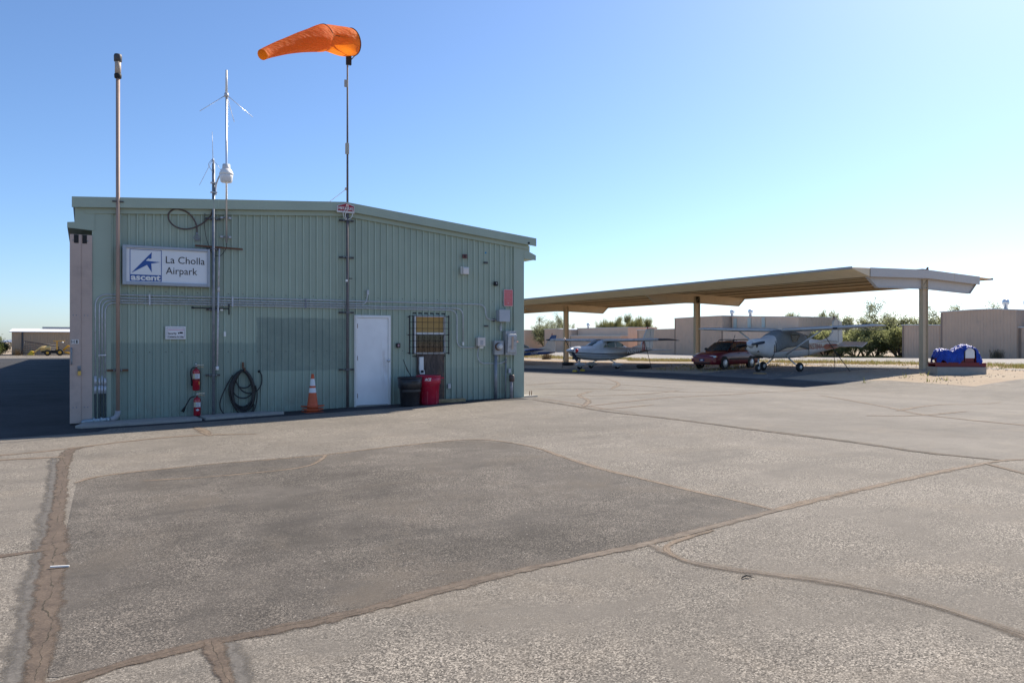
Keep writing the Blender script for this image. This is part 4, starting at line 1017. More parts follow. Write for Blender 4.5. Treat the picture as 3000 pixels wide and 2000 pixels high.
# ------------------------------------------------------------------ stacked traffic cones
M_CONE = mat('faded orange cone', (.60, .105, .035), .55, var=.08, vs=6, dirt=(.3, .1, .06), dirt_amt=.4, dsc=10)
M_REFL = mat('reflective white band', (.72, .72, .74), .4, var=.04)
cx, cy = G(*C8(2098, 1098)); cy = 16.75
cx = W(*C8(2092, 700), YW - cy)[0]; zg = gz(cx, cy)
for k, (lb, rot, sq) in enumerate((('bottom traffic cone of the stack, only its orange base showing', .05, 1.0), ('middle traffic cone of the stack, its bent base edge showing', -.1, 1.02), ('top orange traffic cone with two white bands', .12, 1.0))):
    co = thing('traffic_cone', lb, 'cone', (cx, cy, zg + .055 * k), 'stacked traffic cones by the door')
    m = MB(); h = .195 * sq; M_ = rotM((cx, cy, zg + .055 * k + .012), rot)
    P = []
    for i in range(9):
        row = []
        for j in range(9):
            u, v = -1 + i / 4, -1 + j / 4
            e_ = max(abs(u), abs(v)); row.append(M_ @ Vector((u * h, v * h, .012 * k * (u * u - v * .6) * e_)))
        P.append(row)
    m.grid(P, True); m.grid([[p - Vector((0, 0, .024)) for p in r_] for r_ in P], True)
    for E in ([r_[0] for r_ in P], [r_[-1] for r_ in P], P[0], P[-1]): m.grid([E, [p - Vector((0, 0, .024)) for p in E]], False)
    m.build('base', M_CONE, co)
    z0 = zg + .055 * k + .024; H = .70
    def rr(t): return .118 + (.027 - .118) * t
    if k < 2:
        m = MB(); m.lathe([(.122, z0 - .01), (.118, z0 + .05)], 24, rotM((cx, cy, 0))); m.build('body', M_CONE, co)
    else:
        m = MB(); m.lathe([(.13, z0 - .006), (rr(.02), z0 + .012)] + [(rr(t_), z0 + H * t_) for t_ in (.1, .3, .5, .7, .9, 1.0)] + [(.016, z0 + H)], 24, rotM((cx, cy, 0))); m.build('body', M_CONE, co)
        for t0, t1 in ((.415, .565), (.63, .85)):
            m = MB(); m.lathe([(rr(t0) + .002, z0 + H * t0), (rr(t1) + .002, z0 + H * t1)], 24, rotM((cx, cy, 0)), caps=False); m.build('reflective_band', M_REFL, co)

# ------------------------------------------------------------------ bins
def bin_(C, xl_, xr_, ytop, ybl, ybr, ybot, yplane, mt, name, label, red):
    off = YW - yplane
    a, b = W(*C(xl_, ytop), off), W(*C(xr_, ytop), off); R0 = (b[0] - a[0]) / 2; cx = (a[0] + b[0]) / 2
    c, d = W(*C(ybl, ybot), off), W(*C(ybr, ybot), off); R1 = (d[0] - c[0]) / 2
    zg = gz(cx, yplane); zt = a[1]; H = zt - zg
    th = thing(name, label, 'bin', (cx, yplane, zg))
    Mx = rotM((cx, yplane, zg))
    m = MB(); prof = [(R1 * .94, 0), (R1, .03)]
    k1 = .70 if red else .62
    rr = lambda t: R1 + (R0 * .97 - R1) * t
    prof += [(rr(k1 - .01), H * (k1 - .01)), (rr(k1) + .018, H * k1), (rr(.97) + .012, H * .97), (R0 * .9, H * .97), (R1 * .8, .06), (0, .05)]
    m.lathe(prof, 36, Mx); m.build('body', mt, th)
    m = MB(); m.lathe([(R0 * .93, H * .955), (R0 * 1.02, H * .955), (R0 * 1.035, H * .985), (R0 * 1.0, H), (R0 * .93, H * .995), (R0 * .93, H * .955)], 36, Mx, caps=False); m.build('rim', mt, th)
    if red:
        for q_ in (R(-8), R(172)):
            m = MB(); c_ = Vector((cx, yplane, zg + H * .9)) + Vector((math.cos(q_), math.sin(q_), 0)) * (R0 * 1.0)
            m.box(-.01, .075, -.06, .06, -.012, .02, Matrix.Translation(c_) @ Matrix.Rotation(q_, 4, 'Z')); m.build('handle', mt, th, bevel=.006)
        m = MB()
        for q_ in (R(-118), R(-62), R(-150), R(-30)):
            for z_, w_ in ((.1, .012),):
                r_ = rr(.35); m.box(r_ - .012, r_ + .006, -.008, .008, H * .04, H * .62, Matrix.Translation((cx, yplane, zg)) @ Matrix.Rotation(q_, 4, 'Z'))
        m.build('rib', mt, th)
        # lettering wrapped on the upper band, facing the camera
        m = MB(); rad = rr(.86) + .022
        vdir = math.atan2(-yplane, -cx); 
        A = W(*C6(652, 1020), off + rad); B = W(*C6(735, 1056), off + rad)
        u0, u1 = A[0] - cx, B[0] - cx
        def fn(u, v):
            q_ = -PI / 2 + (u) / rad
            return (cx + rad * math.cos(q_), yplane + rad * math.sin(q_), v)
        m.text('ACE', fn, u0, u1, B[1], A[1], .035, .25); m.build('lettering', M_WPLAS, th)
    else:
        m = MB()
        for k in range(24):
            q_ = R(-150 + k * 5); r_ = rr(.58) + .012
            m.box(r_ - .03, r_ + .002, -.016, .016, H * .50, H * .58, Matrix.Translation((cx, yplane, zg)) @ Matrix.Rotation(q_, 4, 'Z'))
        m.build('hand_grip', mt, th)
        m = MB(); q_ = R(-88); r_ = rr(.82) + .02
        m.box(r_ - .01, r_ + .014, -.095, .095, H * .84, H * .875, Matrix.Translation((cx, yplane, zg)) @ Matrix.Rotation(q_, 4, 'Z')); m.build('handle', mt, th, bevel=.005)
    return th, cx, zg + H
M_BINB = mat('black bin plastic', (.022, .022, .026), .5, var=.25, vs=5, dirt=(.06, .055, .055), dirt_amt=.5, dsc=4, bump=.2, bs=50)
M_BINR = mat('red bin plastic', (.40, .012, .045), .42, var=.08, vs=4, dirt=(.3, .12, .13), dirt_amt=.3, dsc=9)
yb_ = 16.62
_, bcx, btop = bin_(C6, 303, 600, 1005, 345, 572, 1395, yb_, M_BINB, 'trash_bin', 'black plastic trash bin beside the red one, stick poking out', False)
bin_(C6, 545, 845, 985, 578, 805, 1372, yb_ + .10, M_BINR, 'trash_bin', 'red plastic trash bin with short white lettering, right of the black one', True)
m = MB(); m.tube([P3(C6(462, 985), .5), P3(C6(415, 905), .36), P3(C6(362, 772), .2)], [.01, .012, .007], 7); s_ = P3(C6(462, 985), .5); m.tube([P3(C6(425, 925), .38), P3(C6(408, 890), .34)], .016, 7)
m.tube([s_, (s_[0] + .06, s_[1] - .05, s_[2] - .35)], .01, 7)
single(m, 'broom_stick', mat('dark wood stick', (.05, .04, .035), .7), 'thin dark stick leaning out of the black trash bin', 'stick')
lw = thing('leaflet_holder', 'narrow white upright holder box on plywood below the barred window', 'holder', P3(C6(610, 960), .05))
m = MB(); wbox(m, C6, 580, 742, 634, 912, .027, .085); m.build('body', M_WHITE, lw, bevel=.004)
a = P3(C6(582, 912), .085); b = P3(C6(645, 965), .085)
m = MB(); m.plate([(a[0], a[2]), (b[0] - .01, a[2]), (b[0] + .01, b[2]), (a[0] + .02, b[2])], YW - .085, YW - .027); m.build('chute', M_WHITE, lw)
m = MB(); wbox(m, C6, 596, 916, 634, 950, .08, .088); m.build('slot', M_BLACK, lw)
bx, by = G(1100 + 980 * .22321, 880 + 1338 * .22321); by = 16.88; bx = W(1100 + 980 * .22321, 1180, YW - by)[0]
m = MB(); Mx = rotM((bx, by, gz(bx, by) + .045), R(4)); m.box(-.40, .40, -.07, .07, -.044, .042, Mx)
t = NT('split firewood'); p = t.opos(); n = t.noise(t.scale(p, (2, 14, 14)), 3, 5, .6, .8); c = t.ramp(n, [(.3, (.12, .08, .04)), (.55, (.38, .28, .15)), (.75, (.5, .40, .24))])
wd = single(m, 'wood_block', t.done(t.bsdf(c, .85, 0, t.bump(n, .5, .01))), 'rough timber block lying on the ground right of red bin', 'timber', bevel=.012)

# ------------------------------------------------------------------ window bars
wg = thing('window_grille', 'black iron bar grille with curved ends over the small window', 'grille', P3(C6(710, 705), .12))
M_IRON = mat('black iron', (.022, .02, .024), .6, .3, var=.3, vs=20, dirt=(.08, .05, .035), dirt_amt=.3, dsc=20)
of = .12
for k in range(7):
    z = W(*C6(700, 205 + (693 - 205) * k / 6), of)[1]; xa, xb = W(*C6(440, 200), of)[0], W(*C6(972, 200), of)[0]
    m = MB(); m.tube([(xa - .0, YW - of, z), (xb + .0, YW - of, z)], .0062, 6); m.build('bar', M_IRON, wg)
for px in (540, 615, 688, 765, 835, 905):
    x = W(*C6(px, 300), of - .01)[0]; zt_ = W(*C6(px, 172), of - .01)[1]; zb_ = W(*C6(px, 712), of - .01)[1]
    m = MB(); m.tube([(x, YW - of + .014, zb_ - .01), (x, YW - of + .012, zt_ - .04)] + [(x - .01, YW - of + .02, zt_ - .01), (x - .018, YW - of + .035, zt_ + .01)], .006, 6); m.build('bar', M_IRON, wg)
for px in (450, 965):
    x = W(*C6(px, 300), of)[0]; zt_ = W(*C6(px, 196), of)[1]; zb_ = W(*C6(px, 706), of)[1]
    m = MB(); m.box(x - .014, x + .014, YW - of + .008, YW - of + .02, zb_, zt_)
    for z in (zt_ - .03, (zt_ + zb_) / 2, zb_ + .03): m.tube([(x, YW - of + .014, z), (x, YW + .0, z)], .012, 6)
    m.build('side_rail', M_IRON, wg)

# ------------------------------------------------------------------ electrical gear at the right end
M_EBOX = mat('grey enamel box', (.40, .43, .48), .45, .2, var=.08, vs=4, dirt=(.3, .27, .24), dirt_amt=.3, dsc=9)
M_EBOX2 = mat('weathered grey box', (.38, .40, .42), .55, .35, var=.15, vs=6, dirt=(.18, .15, .13), dirt_amt=.5, dsc=11)
jb = thing('junction_box', 'plain square grey metal box under the red notice plate', 'box', P3(C7(610, 800), .1))
m = MB(); a = W(*C7(500, 528), .19); b = W(*C7(735, 798), .19); m.box(a[0], b[0], YW - .18, YW - .002, b[1], a[1]); m.build('body', M_EBOX, jb, bevel=.004)
m = MB(); m.box(a[0] - .006, b[0] + .006, YW - .192, YW - .18, b[1] - .006, a[1] + .006); m.build('lid', M_EBOX, jb, bevel=.003)
m = MB(); wbox(m, C7, 358, 728, 402, 800, .0, .04); single(m, 'conduit_clamp', M_BRACK, 'rusty dark bracket holding the conduit by the square box', 'bracket')
m = MB(); wbox(m, C7, 150, 880, 240, 918, .0, .03); single(m, 'wall_bracket', M_BRACK, 'short dark bracket below the square grey box, above beige box', 'bracket')
m = MB(); wbox(m, C5, 1640, 848, 1683, 872, .0, .04); single(m, 'wall_bracket', M_BRACK, 'short dark bracket high on the wall under the blue dot', 'bracket')
m = MB(); x, z = W(*C5(1657, 747), .0); m.lathe([(.024, 0), (.024, .006)], 14, rotM((x, YW, z), 0, R(90))); single(m, 'blue_dot', mat('blue sticker', (.02, .25, .5), .5), 'small round blue dot stuck high on the wall', 'sticker')
sn = thing('siren', 'small brown horn siren above the white wall lamp', 'siren', P3(C5(1422, 787), .05))
m = MB(); wbox(m, C5, 1400, 762, 1446, 810, .0, .07); m.build('housing', mat('brown enamel', (.16, .07, .07), .6), sn, bevel=.008)
x, z = W(*C5(1423, 786), .075); m = MB(); m.lathe([(.035, 0), (.02, .02)], 12, rotM((x, YW - .07, z), 0, R(90))); m.build('horn', mat('dark brown', (.06, .03, .03), .6), sn)
wl_ = thing('wall_lamp', 'white boxy wall lamp with curved top below the brown siren', 'lamp', P3(C5(1427, 990), .1))
a = W(*C5(1402, 905), .15); b = W(*C5(1466, 992), .15); m = MB(); rad = .06
pr = [(0, b[1]), (.15, b[1]), (.15, a[1] - rad)] + [(.15 - rad + rad * math.cos(q_), a[1] - rad + rad * math.sin(q_)) for q_ in [PI / 2 * k / 5 for k in range(1, 6)]] + [(0, a[1])]
m.prism(pr, lambda u, v, d: (d, YW - u, v), a[0], b[0]); m.build('housing', mat('aged white housing', (.68, .64, .60), .45, var=.06), wl_)
m = MB(); m.box(a[0] - .012, a[0] + .01, YW - .05, YW - .005, b[1] + .01, a[1] + .012); m.build('backplate', M_WPLAS, wl_)
rc = thing('power_outlet', 'square black outlet box above the red notice plate', 'outlet', P3(C5(1778, 1125), .05))
m = MB(); wbox(m, C5, 1760, 1076, 1800, 1126, .0, .06); m.build('body', M_BLACK, rc, bevel=.004)
x, z = W(*C5(1784, 1097), .065); m = MB(); m.lathe([(.018, 0), (.014, .012)], 10, rotM((x, YW - .06, z), 0, R(90))); m.build('socket', M_GALV, rc)
bb = thing('timer_box', 'beige hinged control box on the wall between window and meter', 'box', P3(C6(1390, 600), .08))
a = W(*C6(1348, 487), .15); b = W(*C6(1443, 597), .15); m = MB(); m.box(a[0], b[0], YW - .13, YW - .002, b[1], a[1]); m.build('body', mat('beige plastic', (.55, .50, .46), .5, var=.05), bb, bevel=.006)
m = MB(); m.box(a[0] - .004, b[0] + .004, YW - .15, YW - .131, b[1] - .003, a[1] + .003); m.build('cover', mat('pale beige plastic', (.62, .57, .53), .5, var=.05), bb, bevel=.006)
m = MB(); A, B = W(*C6(1376, 522), .152), W(*C6(1416, 585), .152); m.box(A[0], B[0], YW - .154, YW - .149, B[1], A[1]); m.build('viewing_window', mat('grey window plastic', (.38, .38, .40), .3), bb)
x, z = W(*C6(1356, 473), .1); m = MB(); m.tube([(x - .012, YW - .1, z - .03), (x - .012, YW - .1, z + .01), (x + .012, YW - .1, z + .01), (x + .012, YW - .1, z - .03)], .005, 6); m.build('latch', M_GALV, bb)
m = MB(); wbox(m, C6, 1368, 605, 1418, 628, .02, .08); m.build('gland', M_WPLAS, bb)
m = MB(); m.tube(bend([P3(C6(1360, 600), .03), P3(C6(1338, 700), .03), P3(C6(1350, 780), .03), P3(C6(1400, 827), .03), P3(C6(1640, 828), .03), P3(C6(1716, 790), .03), P3(C6(1718, 735), .03)], 4, .12), .012, 8)
single(m, 'conduit', M_GALV, 'conduit looping from the beige box under the meter to the fuse box', 'conduit', 'thin metal conduits across the wall')
mt_ = thing('electric_meter', 'grey meter box with round glass electric meter', 'meter', P3(C7(465, 1560), .1))
a = W(*C7(385, 1240), .12); b = W(*C7(596, 1560), .12); m = MB(); m.box(a[0], b[0], YW - .12, YW - .002, b[1], a[1]); m.build('box', M_EBOX2, mt_, bevel=.004)
x, z = W(*C7(505, 1372), .2); rr_ = W(*C7(575, 1372), .2)[0] - x
Mx = rotM((x, YW - .12, z), 0, R(90))
m = MB(); m.lathe([(rr_ * 1.12, 0), (rr_ * 1.12, .03), (rr_ * .98, .035)], 22, Mx); m.build('ring', M_RUST, mt_)
m = MB(); m.lathe([(rr_ * .97, .03), (rr_ * .97, .1), (rr_ * .85, .125), (0, .135)], 22, Mx); m.build('dial_glass', mat('meter glass', (.42, .42, .43), .08, var=.1, vs=30, **{'Coat Weight': .6}), mt_)
m = MB(); m.lathe([(rr_ * .55, .13), (rr_ * .55, .14)], 16, Mx); m.box(x - .02, x + .02, YW - .264, YW - .26, z - .005, z + .02); m.build('dial', mat('white dial', (.7, .7, .68), .4), mt_)
fb = thing('fuse_box', 'tall weathered grey switch box at the hangar corner, beside the meter', 'box', P3(C7(750, 1560), .1))
a = W(*C7(640, 1012), .16); b = W(*C7(888, 1565), .16); m = MB(); m.box(a[0], b[0], YW - .16, YW - .002, b[1], a[1]); m.build('body', M_EBOX2, fb, bevel=.005)
A = W(*C7(690, 1075), .22); B = W(*C7(890, 1520), .22)
pr = [(.16, B[1]), (.2, B[1] + .01), (.235, A[1] - .07), (.225, A[1] - .02), (.16, A[1])]
m = MB(); m.prism(pr, lambda u, v, d: (d, YW - u, v), A[0], B[0]); m.build('cover', mat('chipped grey enamel', (.42, .44, .46), .5, .2, var=.12, vs=7, dirt=(.08, .08, .08), dirt_amt=.8, dsc=9), fb, bevel=.008)
A2, B2 = W(*C7(778, 1140), .235), W(*C7(822, 1432), .235)
m = MB(); m.prism([(.212, B2[1]), (.222, B2[1]), (.245, A2[1]), (.235, A2[1])], lambda u, v, d: (d, YW - u, v), A2[0], B2[0]); m.build('paper_label', mat('faded tan label', (.5, .38, .30), .7), fb)
a = P3(C7(895, 1270), .12); m = MB(); m.tube([(B[0], YW - .12, a[2]), (B[0] + .1, YW - .13, a[2] + .01)], [.014, .01], 8); m.build('switch_lever', mat('red handle', (.35, .06, .05), .5), fb)
# pipes to the ground
x = W(*C6(1577, 1000), .06)[0]; zt_ = W(*C6(1577, 714), .06)[1]
m = MB(); m.tube([(x, YW - .06, gz(x, YW) - .05), (x, YW - .06, zt_ + .01)], .042, 12); single(m, 'riser_pipe', M_GALVD, 'thick grey pipe rising from the ground to the meter box', 'pipe')
x = W(*C6(1712, 1000), .04)[0]; zt_ = W(*C6(1718, 775), .04)[1]
m = MB(); m.tube([(x - .01, YW - .035, gz(x, YW) - .02), (x, YW - .035, zt_)], .018, 8); m.tube([(x, YW - .035, zt_ - .08), (x, YW - .035, zt_ + .02)], .028, 8); single(m, 'conduit', M_GALVD, 'upright conduit from the ground to the fuse box', 'conduit', 'thin metal conduits across the wall')
m = MB(); x = W(*C6(1660, 1000), .01)[0]; m.tube([(x, YW - .012, W(*C6(1660, 860), .01)[1]), (x, YW - .012, gz(x, YW))], .006, 6); single(m, 'ground_wire', M_CBLK, 'thin dark ground wire between meter pipe and upright conduit', 'wire')
x = W(*C6(1785, 1100), .12)[0]
sp = thing('pipe_stub', 'short rusty standpipe with dark cap at the hangar corner', 'pipe', (x, YW - .12, gz(x, YW)))
zt_, zc_ = W(*C6(1785, 972), .12)[1], W(*C6(1785, 1055), .12)[1]
m = MB(); m.tube([(x, YW - .12, gz(x, YW) - .02), (x, YW - .12, zc_)], .042, 10); m.build('pipe', mat('peeling grey pipe', (.33, .31, .31), .65, var=.3, vs=8, dirt=(.14, .06, .04), dirt_amt=.8, dsc=9), sp)
m = MB(); m.lathe([(.05, zc_ - .02), (.066, zc_ + .0), (.07, zt_ - .03), (.05, zt_)], 12, rotM((x + .01, YW - .12, 0))); m.build('cap', mat('brown cap', (.09, .06, .055), .6), sp)
for nm, C, r_, lb, c_, mm in (('wall_switch', C6, (1640, 335, 1658, 398), 'slim grey conduit fitting under the square grey box', 'fitting', M_GALV), ('weather_outlet', C6, (1750, 895, 1780, 953), 'small grey outlet cover above the rusty standpipe', 'outlet', M_EBOX),
                         ('wall_fitting', C6, (1592, 732, 1612, 775), 'tiny grey fitting just under the meter box', 'fitting', M_EBOX), ('weather_outlet', C6, (955, 1095, 990, 1152), 'small steel outlet low on the wall right of plywood', 'outlet', M_GALV),
                         ('conduit_end', C6, (1146, 545, 1165, 588), 'small white connector ending the third conduit', 'fitting', M_WPLAS), ('conduit_end', C5, (296, 1172, 318, 1228), 'small grey fitting above the white door', 'fitting', M_GALV)):
    m = MB(); wbox(m, C, *r_, .0, .06); single(m, nm, mm, lb, c_, bevel=.004)
m = MB(); a = P3(C6(1649, 285), .03); b = P3(C6(1649, 340), .03); m.tube([a, b], .012, 8); single(m, 'conduit_nipple', M_GALV, 'short conduit piece hanging below the square grey box', 'conduit')
kp = thing('door_keypad', 'small dark keypad box between the white door and window', 'keypad', P3(C6(303, 620), .05))
m = MB(); wbox(m, C6, 280, 560, 327, 620, .0, .05); m.build('case', M_BLACK, kp, bevel=.004)
m = MB(); wbox(m, C6, 293, 572, 316, 607, .05, .054); m.build('keys', mat('pinkish keys', (.35, .22, .24), .5), kp)
m = MB(); x, z = W(*C5(2153, 636), .135); m.lathe([(.03, 0), (.026, .02)], 12, rotM((x, YW - .13, z), 0, R(90))); single(m, 'photo_sensor', M_BLACK, 'small round black sensor at the roof eave end', 'sensor')
m = MB(); a, b = W(*C5(1335, 545), .0), W(*C5(1400, 552), .0); m.box(a[0], b[0], YW - .03, YW, b[1] - .03, a[1]); single(m, 'trim_gap', M_BLACK, 'dark lifted flap under the roof trim', 'flap')
# bits on the ground
x, y = G(175, 1665); m = MB(); m.box(-.06, .06, -.007, .007, 0, .01, rotM((x, y, gz(x, y) + .012), R(-8)) @ Matrix.Rotation(R(3), 4, 'Y')); single(m, 'white_stick', M_WPLAS, 'white plastic strip lying on the dirt joint', 'stick')
for px, py, s_ in ((2188, 1694, .035),):
    x, y = G(px, py); m = MB(); rnd = random.Random(px)
    m.tube([(x - .05, y, gz(x, y) + .010), (x, y + .012, gz(x, y) + .018), (x + .05, y - .005, gz(x, y) + .014)], [.003, .007, .002], 6); m.tube([(x, y + .01, gz(x, y) + .02), (x + .02, y - .04, gz(x, y) + .016)], [.004, .002], 5)
    single(m, 'dry_twig', mat('dark twig', (.06, .05, .04), .8), 'dark curled twig on the asphalt beside the curving joint', 'twig')
# ------------------------------------------------------------------ open shade hangar (aircraft carport)
KX, KY, BAY, NB = 36.6, 23.1, 16.3, 5
M_TAN = mat('tan painted steel', (.56, .44, .29), .6, var=.08, vs=2, dirt=(.25, .18, .11), dirt_amt=.3, dsc=2, coord='w')
M_TAND = mat('tan deck sheet', (.58, .44, .285), .55, var=.07, vs=1.5, coord='w')
M_END = mat('pale grey end sheet', (.54, .50, .46), .55, var=.06, vs=2, dirt=(.3, .25, .2), dirt_amt=.25, dsc=2, coord='w')
M_DECKTOP = mat('bare roof sheet', (.34, .33, .33), .5, .3, coord='w')
cp = thing('aircraft_carport', 'long open tan steel carport on single columns sheltering small planes', 'carport', (KX, KY, .15))
def rz_(x): return 5.16 - abs(x - KX) * .028 - (x - KX) * .006
Y0, Y1 = KY - .12, KY + BAY * NB + 1.2
# ribbed roof deck, ribs running along the slope
m = MB(); xs_ = [KX - 5.75, KX - 2.8, KX, KX + 2.8, KX + 5.75]; ys_ = []
y = Y0
while y < Y1:
    ys_ += [(y, 0), (y + .06, 0), (y + .09, .05), (y + .19, .05), (y + .22, 0)]; y += .305
m.grid([[(x, yy_, rz_(x) + h) for x in xs_] for yy_, h in ys_], False); m.build('roof_deck', M_TAND, cp, recalc=False)
m = MB(); m.box(KX - 5.78, KX - 5.752, Y0, Y1, rz_(KX - 5.75) - .03, rz_(KX - 5.75) + .075); m.build('eave_trim', M_DECKTOP, cp)
m = MB(); m.box(KX + 5.752, KX + 5.78, Y0, Y1, rz_(KX + 5.75) - .03, rz_(KX + 5.75) + .075); m.build('eave_trim', M_DECKTOP, cp)
# purlins: lit lips and shaded webs painted in two tones
M_SOFF = mat('pale tan soffit and lit lip', (.76, .60, .40), .55, var=.06, vs=1.5, coord='w')
M_WEB = mat('shaded tan purlin web', (.36, .27, .175), .6, var=.08, vs=2, coord='w')
def purlin(x, h=.22, nm='purlin'):
    m = MB(); z = rz_(x) - .005
    m.box(x - .008, x + .008, Y0 + .02, Y1 - .1, z - h, z); m.cur = 1
    m.box(x - .05, x - .009, Y0 + .02, Y1 - .1, z - h - .008, z - h + .034); m.cur = 0
    m.box(x - .08, x - .009, Y0 + .02, Y1 - .1, z - .012, z - .004)
    m.build(nm, [M_WEB, M_SOFF], cp)
for k in range(7): purlin(KX - 4.45 + k * 8.9 / 6, .22 if k not in (0, 6) else .34)
for sg in (-1,):
    m = MB(); rows = []
    xo, xi = KX + sg * 5.74, KX + sg * 4.50
    for i in range(9):
        f = i / 8; x = xo + (xi - xo) * f; z = rz_(xo) - .035 - .30 * f
        rows.append([(x, Y0 + .01, z), (x, Y1 - .05, z)]); 
        if i < 8: x2 = x + (xi - xo) * .085; rows.append([(x2, Y0 + .01, z + .012), (x2, Y1 - .05, z + .012)])
    m.grid(rows, False); m.plate([(xo, rz_(xo) - .03), (xi, rz_(xo) - .34), (xi, rz_(xi) - .0), (xo, rz_(xo) - .0)], Y0 - .004, Y0 + .008); m.build('soffit', M_SOFF, cp, recalc=False)
# end fascia
m = MB()
for a, b in ((KX - 4.47, KX), (KX, KX + 4.47)):
    m.plate([(a, rz_(a) - .37), (b, rz_(b) - .37), (b, rz_(b) + .05), (a, rz_(a) + .05)], Y0 - .03, Y0 - .005)
m.build('end_fascia', M_END, cp)
m = MB(); a = KX + 2.2; m.box(a - .008, a + .008, Y0 - .034, Y0 - .0305, rz_(a) - .37, rz_(a) + .05); m.build('fascia_joint', M_TAN, cp)
m = MB(); m.box(KX - .3, KX + .25, Y0 + .1, Y0 + .5, rz_(KX), rz_(KX) + .1); m.tube([(KX + .1, Y0 + .1, rz_(KX) + .1), (KX + .16, Y0 + .1, rz_(KX) + .18)], .05, 8); m.build('ridge_clip', M_RUST, cp)
for k in range(NB):
    yc = KY + BAY * k + (.1 if k == 0 else 0)
    zg = gz(KX, yc); bt = rz_(KX) - .42
    # tapered rafter with flanges
    m = MB(); xa, xb = KX - 4.45, KX + 4.45
    up = lambda x: rz_(x) - .27
    lo = [(xa + .75, up(xa) - .58), (KX, bt - .46), (xb - .55, up(xb) - .58)]
    m.plate([(xa - .1, up(xa)), lo[0], lo[1], lo[2], (xb + .1, up(xb)), (KX, up(KX))], yc - .012, yc + .012)
    for p, q_ in ((lo[0], lo[1]), (lo[1], lo[2]), ((xa - .1, up(xa)), lo[0]), ((xb + .1, up(xb)), lo[2])):
        d = Vector((q_[0] - p[0], 0, q_[1] - p[1])); ln_ = d.length; ang = math.atan2(-d.z, d.x)
        m.box(0, ln_, -.085, .085, -.006, .006, Matrix.Translation((p[0], yc, p[1])) @ Matrix.Rotation(ang, 4, 'Y'))
    m.build('rafter', M_TAN if k else M_END, cp, recalc=True)
    m = MB(); hw, fl = .21, .11
    zt_ = bt - .0
    m.box(KX - hw, KX - hw + .014, yc - fl, yc + fl, zg - .1, zt_); m.box(KX + hw - .014, KX + hw, yc - fl, yc + fl, zg - .1, zt_); m.box(KX - hw + .014, KX + hw - .014, yc - .012 - (.02 if k == 0 else 0), yc + .012, zg - .1, zt_)
    c_ = m.build('column', M_TAN, cp)
    m = MB(); m.box(KX - hw - .03, KX + hw + .03, yc - fl - .02, yc + fl + .02, bt - .475, bt - .455); m.build('cap_plate', M_TAN, c_)
    m = MB(); m.tube([(KX - hw + .02, yc - .05, bt - .44), (KX + hw - .02, yc - .05, bt - .04)], .02, 6); m.build('gusset', M_TAN, c_)
    for xx in (KX - 2.6, KX + 2.6):
        m = MB(); z = up(xx); m.tube([(xx - .35, yc + .02, z - .02), (xx, yc + .02, z - .42), (xx + .35, yc + .02, z - .02)], .013, 6); m.build('brace', M_TAN, c_)
m = MB(); yc = KY + .1
for k in range(9): m.box(KX - .19 + .0, KX - .07, yc - .036, yc - .033, 3.1 + .12 * k, 3.14 + .12 * k)

# ------------------------------------------------------------------ aeroplanes
def ring(x, yc, zb_, zt_, hw, n=20, e=2.4, flat=0):
    out = []; zc = (zb_ + zt_) / 2; h = (zt_ - zb_) / 2
    for k in range(n):
        q_ = 2 * PI * k / n; c, s = math.cos(q_), math.sin(q_)
        out.append(Vector((x, yc + hw * math.copysign(abs(c) ** (2 / e), c), zc + h * math.copysign(abs(s) ** (2 / e), s))))
    return out
def airfoil(chord, th, n=9):
    up_, lo_ = [], []
    for k in range(n + 1):
        t_ = 1 - math.cos(PI / 2 * k / n); yt = 5 * th * (.2969 * math.sqrt(t_) - .126 * t_ - .3516 * t_ ** 2 + .2843 * t_ ** 3 - .1036 * t_ ** 4)
        up_.append((-t_ * chord, yt * chord * 1.15)); lo_.append((-t_ * chord, -yt * chord * .75))
    return up_[::-1] + lo_[1:]
def wing(stations, th=.13):                       # [(y, x_le, chord, z)]
    m = MB(); rings = []
    for y, xl_, c, z, *k in stations: rings.append([Vector((xl_ + a, y, z + b)) for a, b in airfoil(c, (k[0] if k else th))])
    m.loft(rings); return m
def fin_mesh(poly, th, y=0):                      # vertical surface outline (x,z) with a rounded section
    m = MB(); n = len(poly); cx = sum(p[0] for p in poly) / n; cz = sum(p[1] for p in poly) / n
    A = [Vector((x, y, z)) for x, z in poly]
    L = [Vector((cx + (x - cx) * .86, y + th, cz + (z - cz) * .9)) for x, z in poly]; Rr = [Vector((v.x, y - th, v.z)) for v in L]
    m.add(L + A + Rr, [tuple(range(n))[::-1], tuple(range(2 * n, 3 * n))] + [(k, (k + 1) % n, n + (k + 1) % n, n + k) for k in range(n)] + [(n + k, n + (k + 1) % n, 2 * n + (k + 1) % n, 2 * n + k) for k in range(n)])
    return m
def wheel(parent, x, y, r, w_, name='wheel', rim=.5):
    o = MB(); Mx = rotM((x, y, r), 0, R(90))
    o.lathe([(r * .55, -w_ * .45), (r * .85, -w_ / 2), (r * .97, -w_ * .3), (r, 0), (r * .97, w_ * .3), (r * .85, w_ / 2), (r * .55, w_ * .45)], 22, Mx); wh = o.build(name, M_TYRE, parent)
    o = MB(); o.lathe([(0, -w_ * .47), (r * rim * .5, -w_ * .5), (r * rim, -w_ * .42), (r * rim, w_ * .42), (r * rim * .5, w_ * .5), (0, w_ * .47)], 16, Mx); o.build('rim', M_RIM, wh); return wh
M_TYRE = mat('tyre rubber', (.018, .018, .019), .8, var=.2, vs=20); M_RIM = mat('wheel metal', (.55, .55, .55), .4, .5, var=.2, vs=20)
M_AWHITE = mat('old white aircraft paint', (.62, .62, .61), .32, var=.05, vs=3, dirt=(.4, .38, .34), dirt_amt=.25, dsc=5)
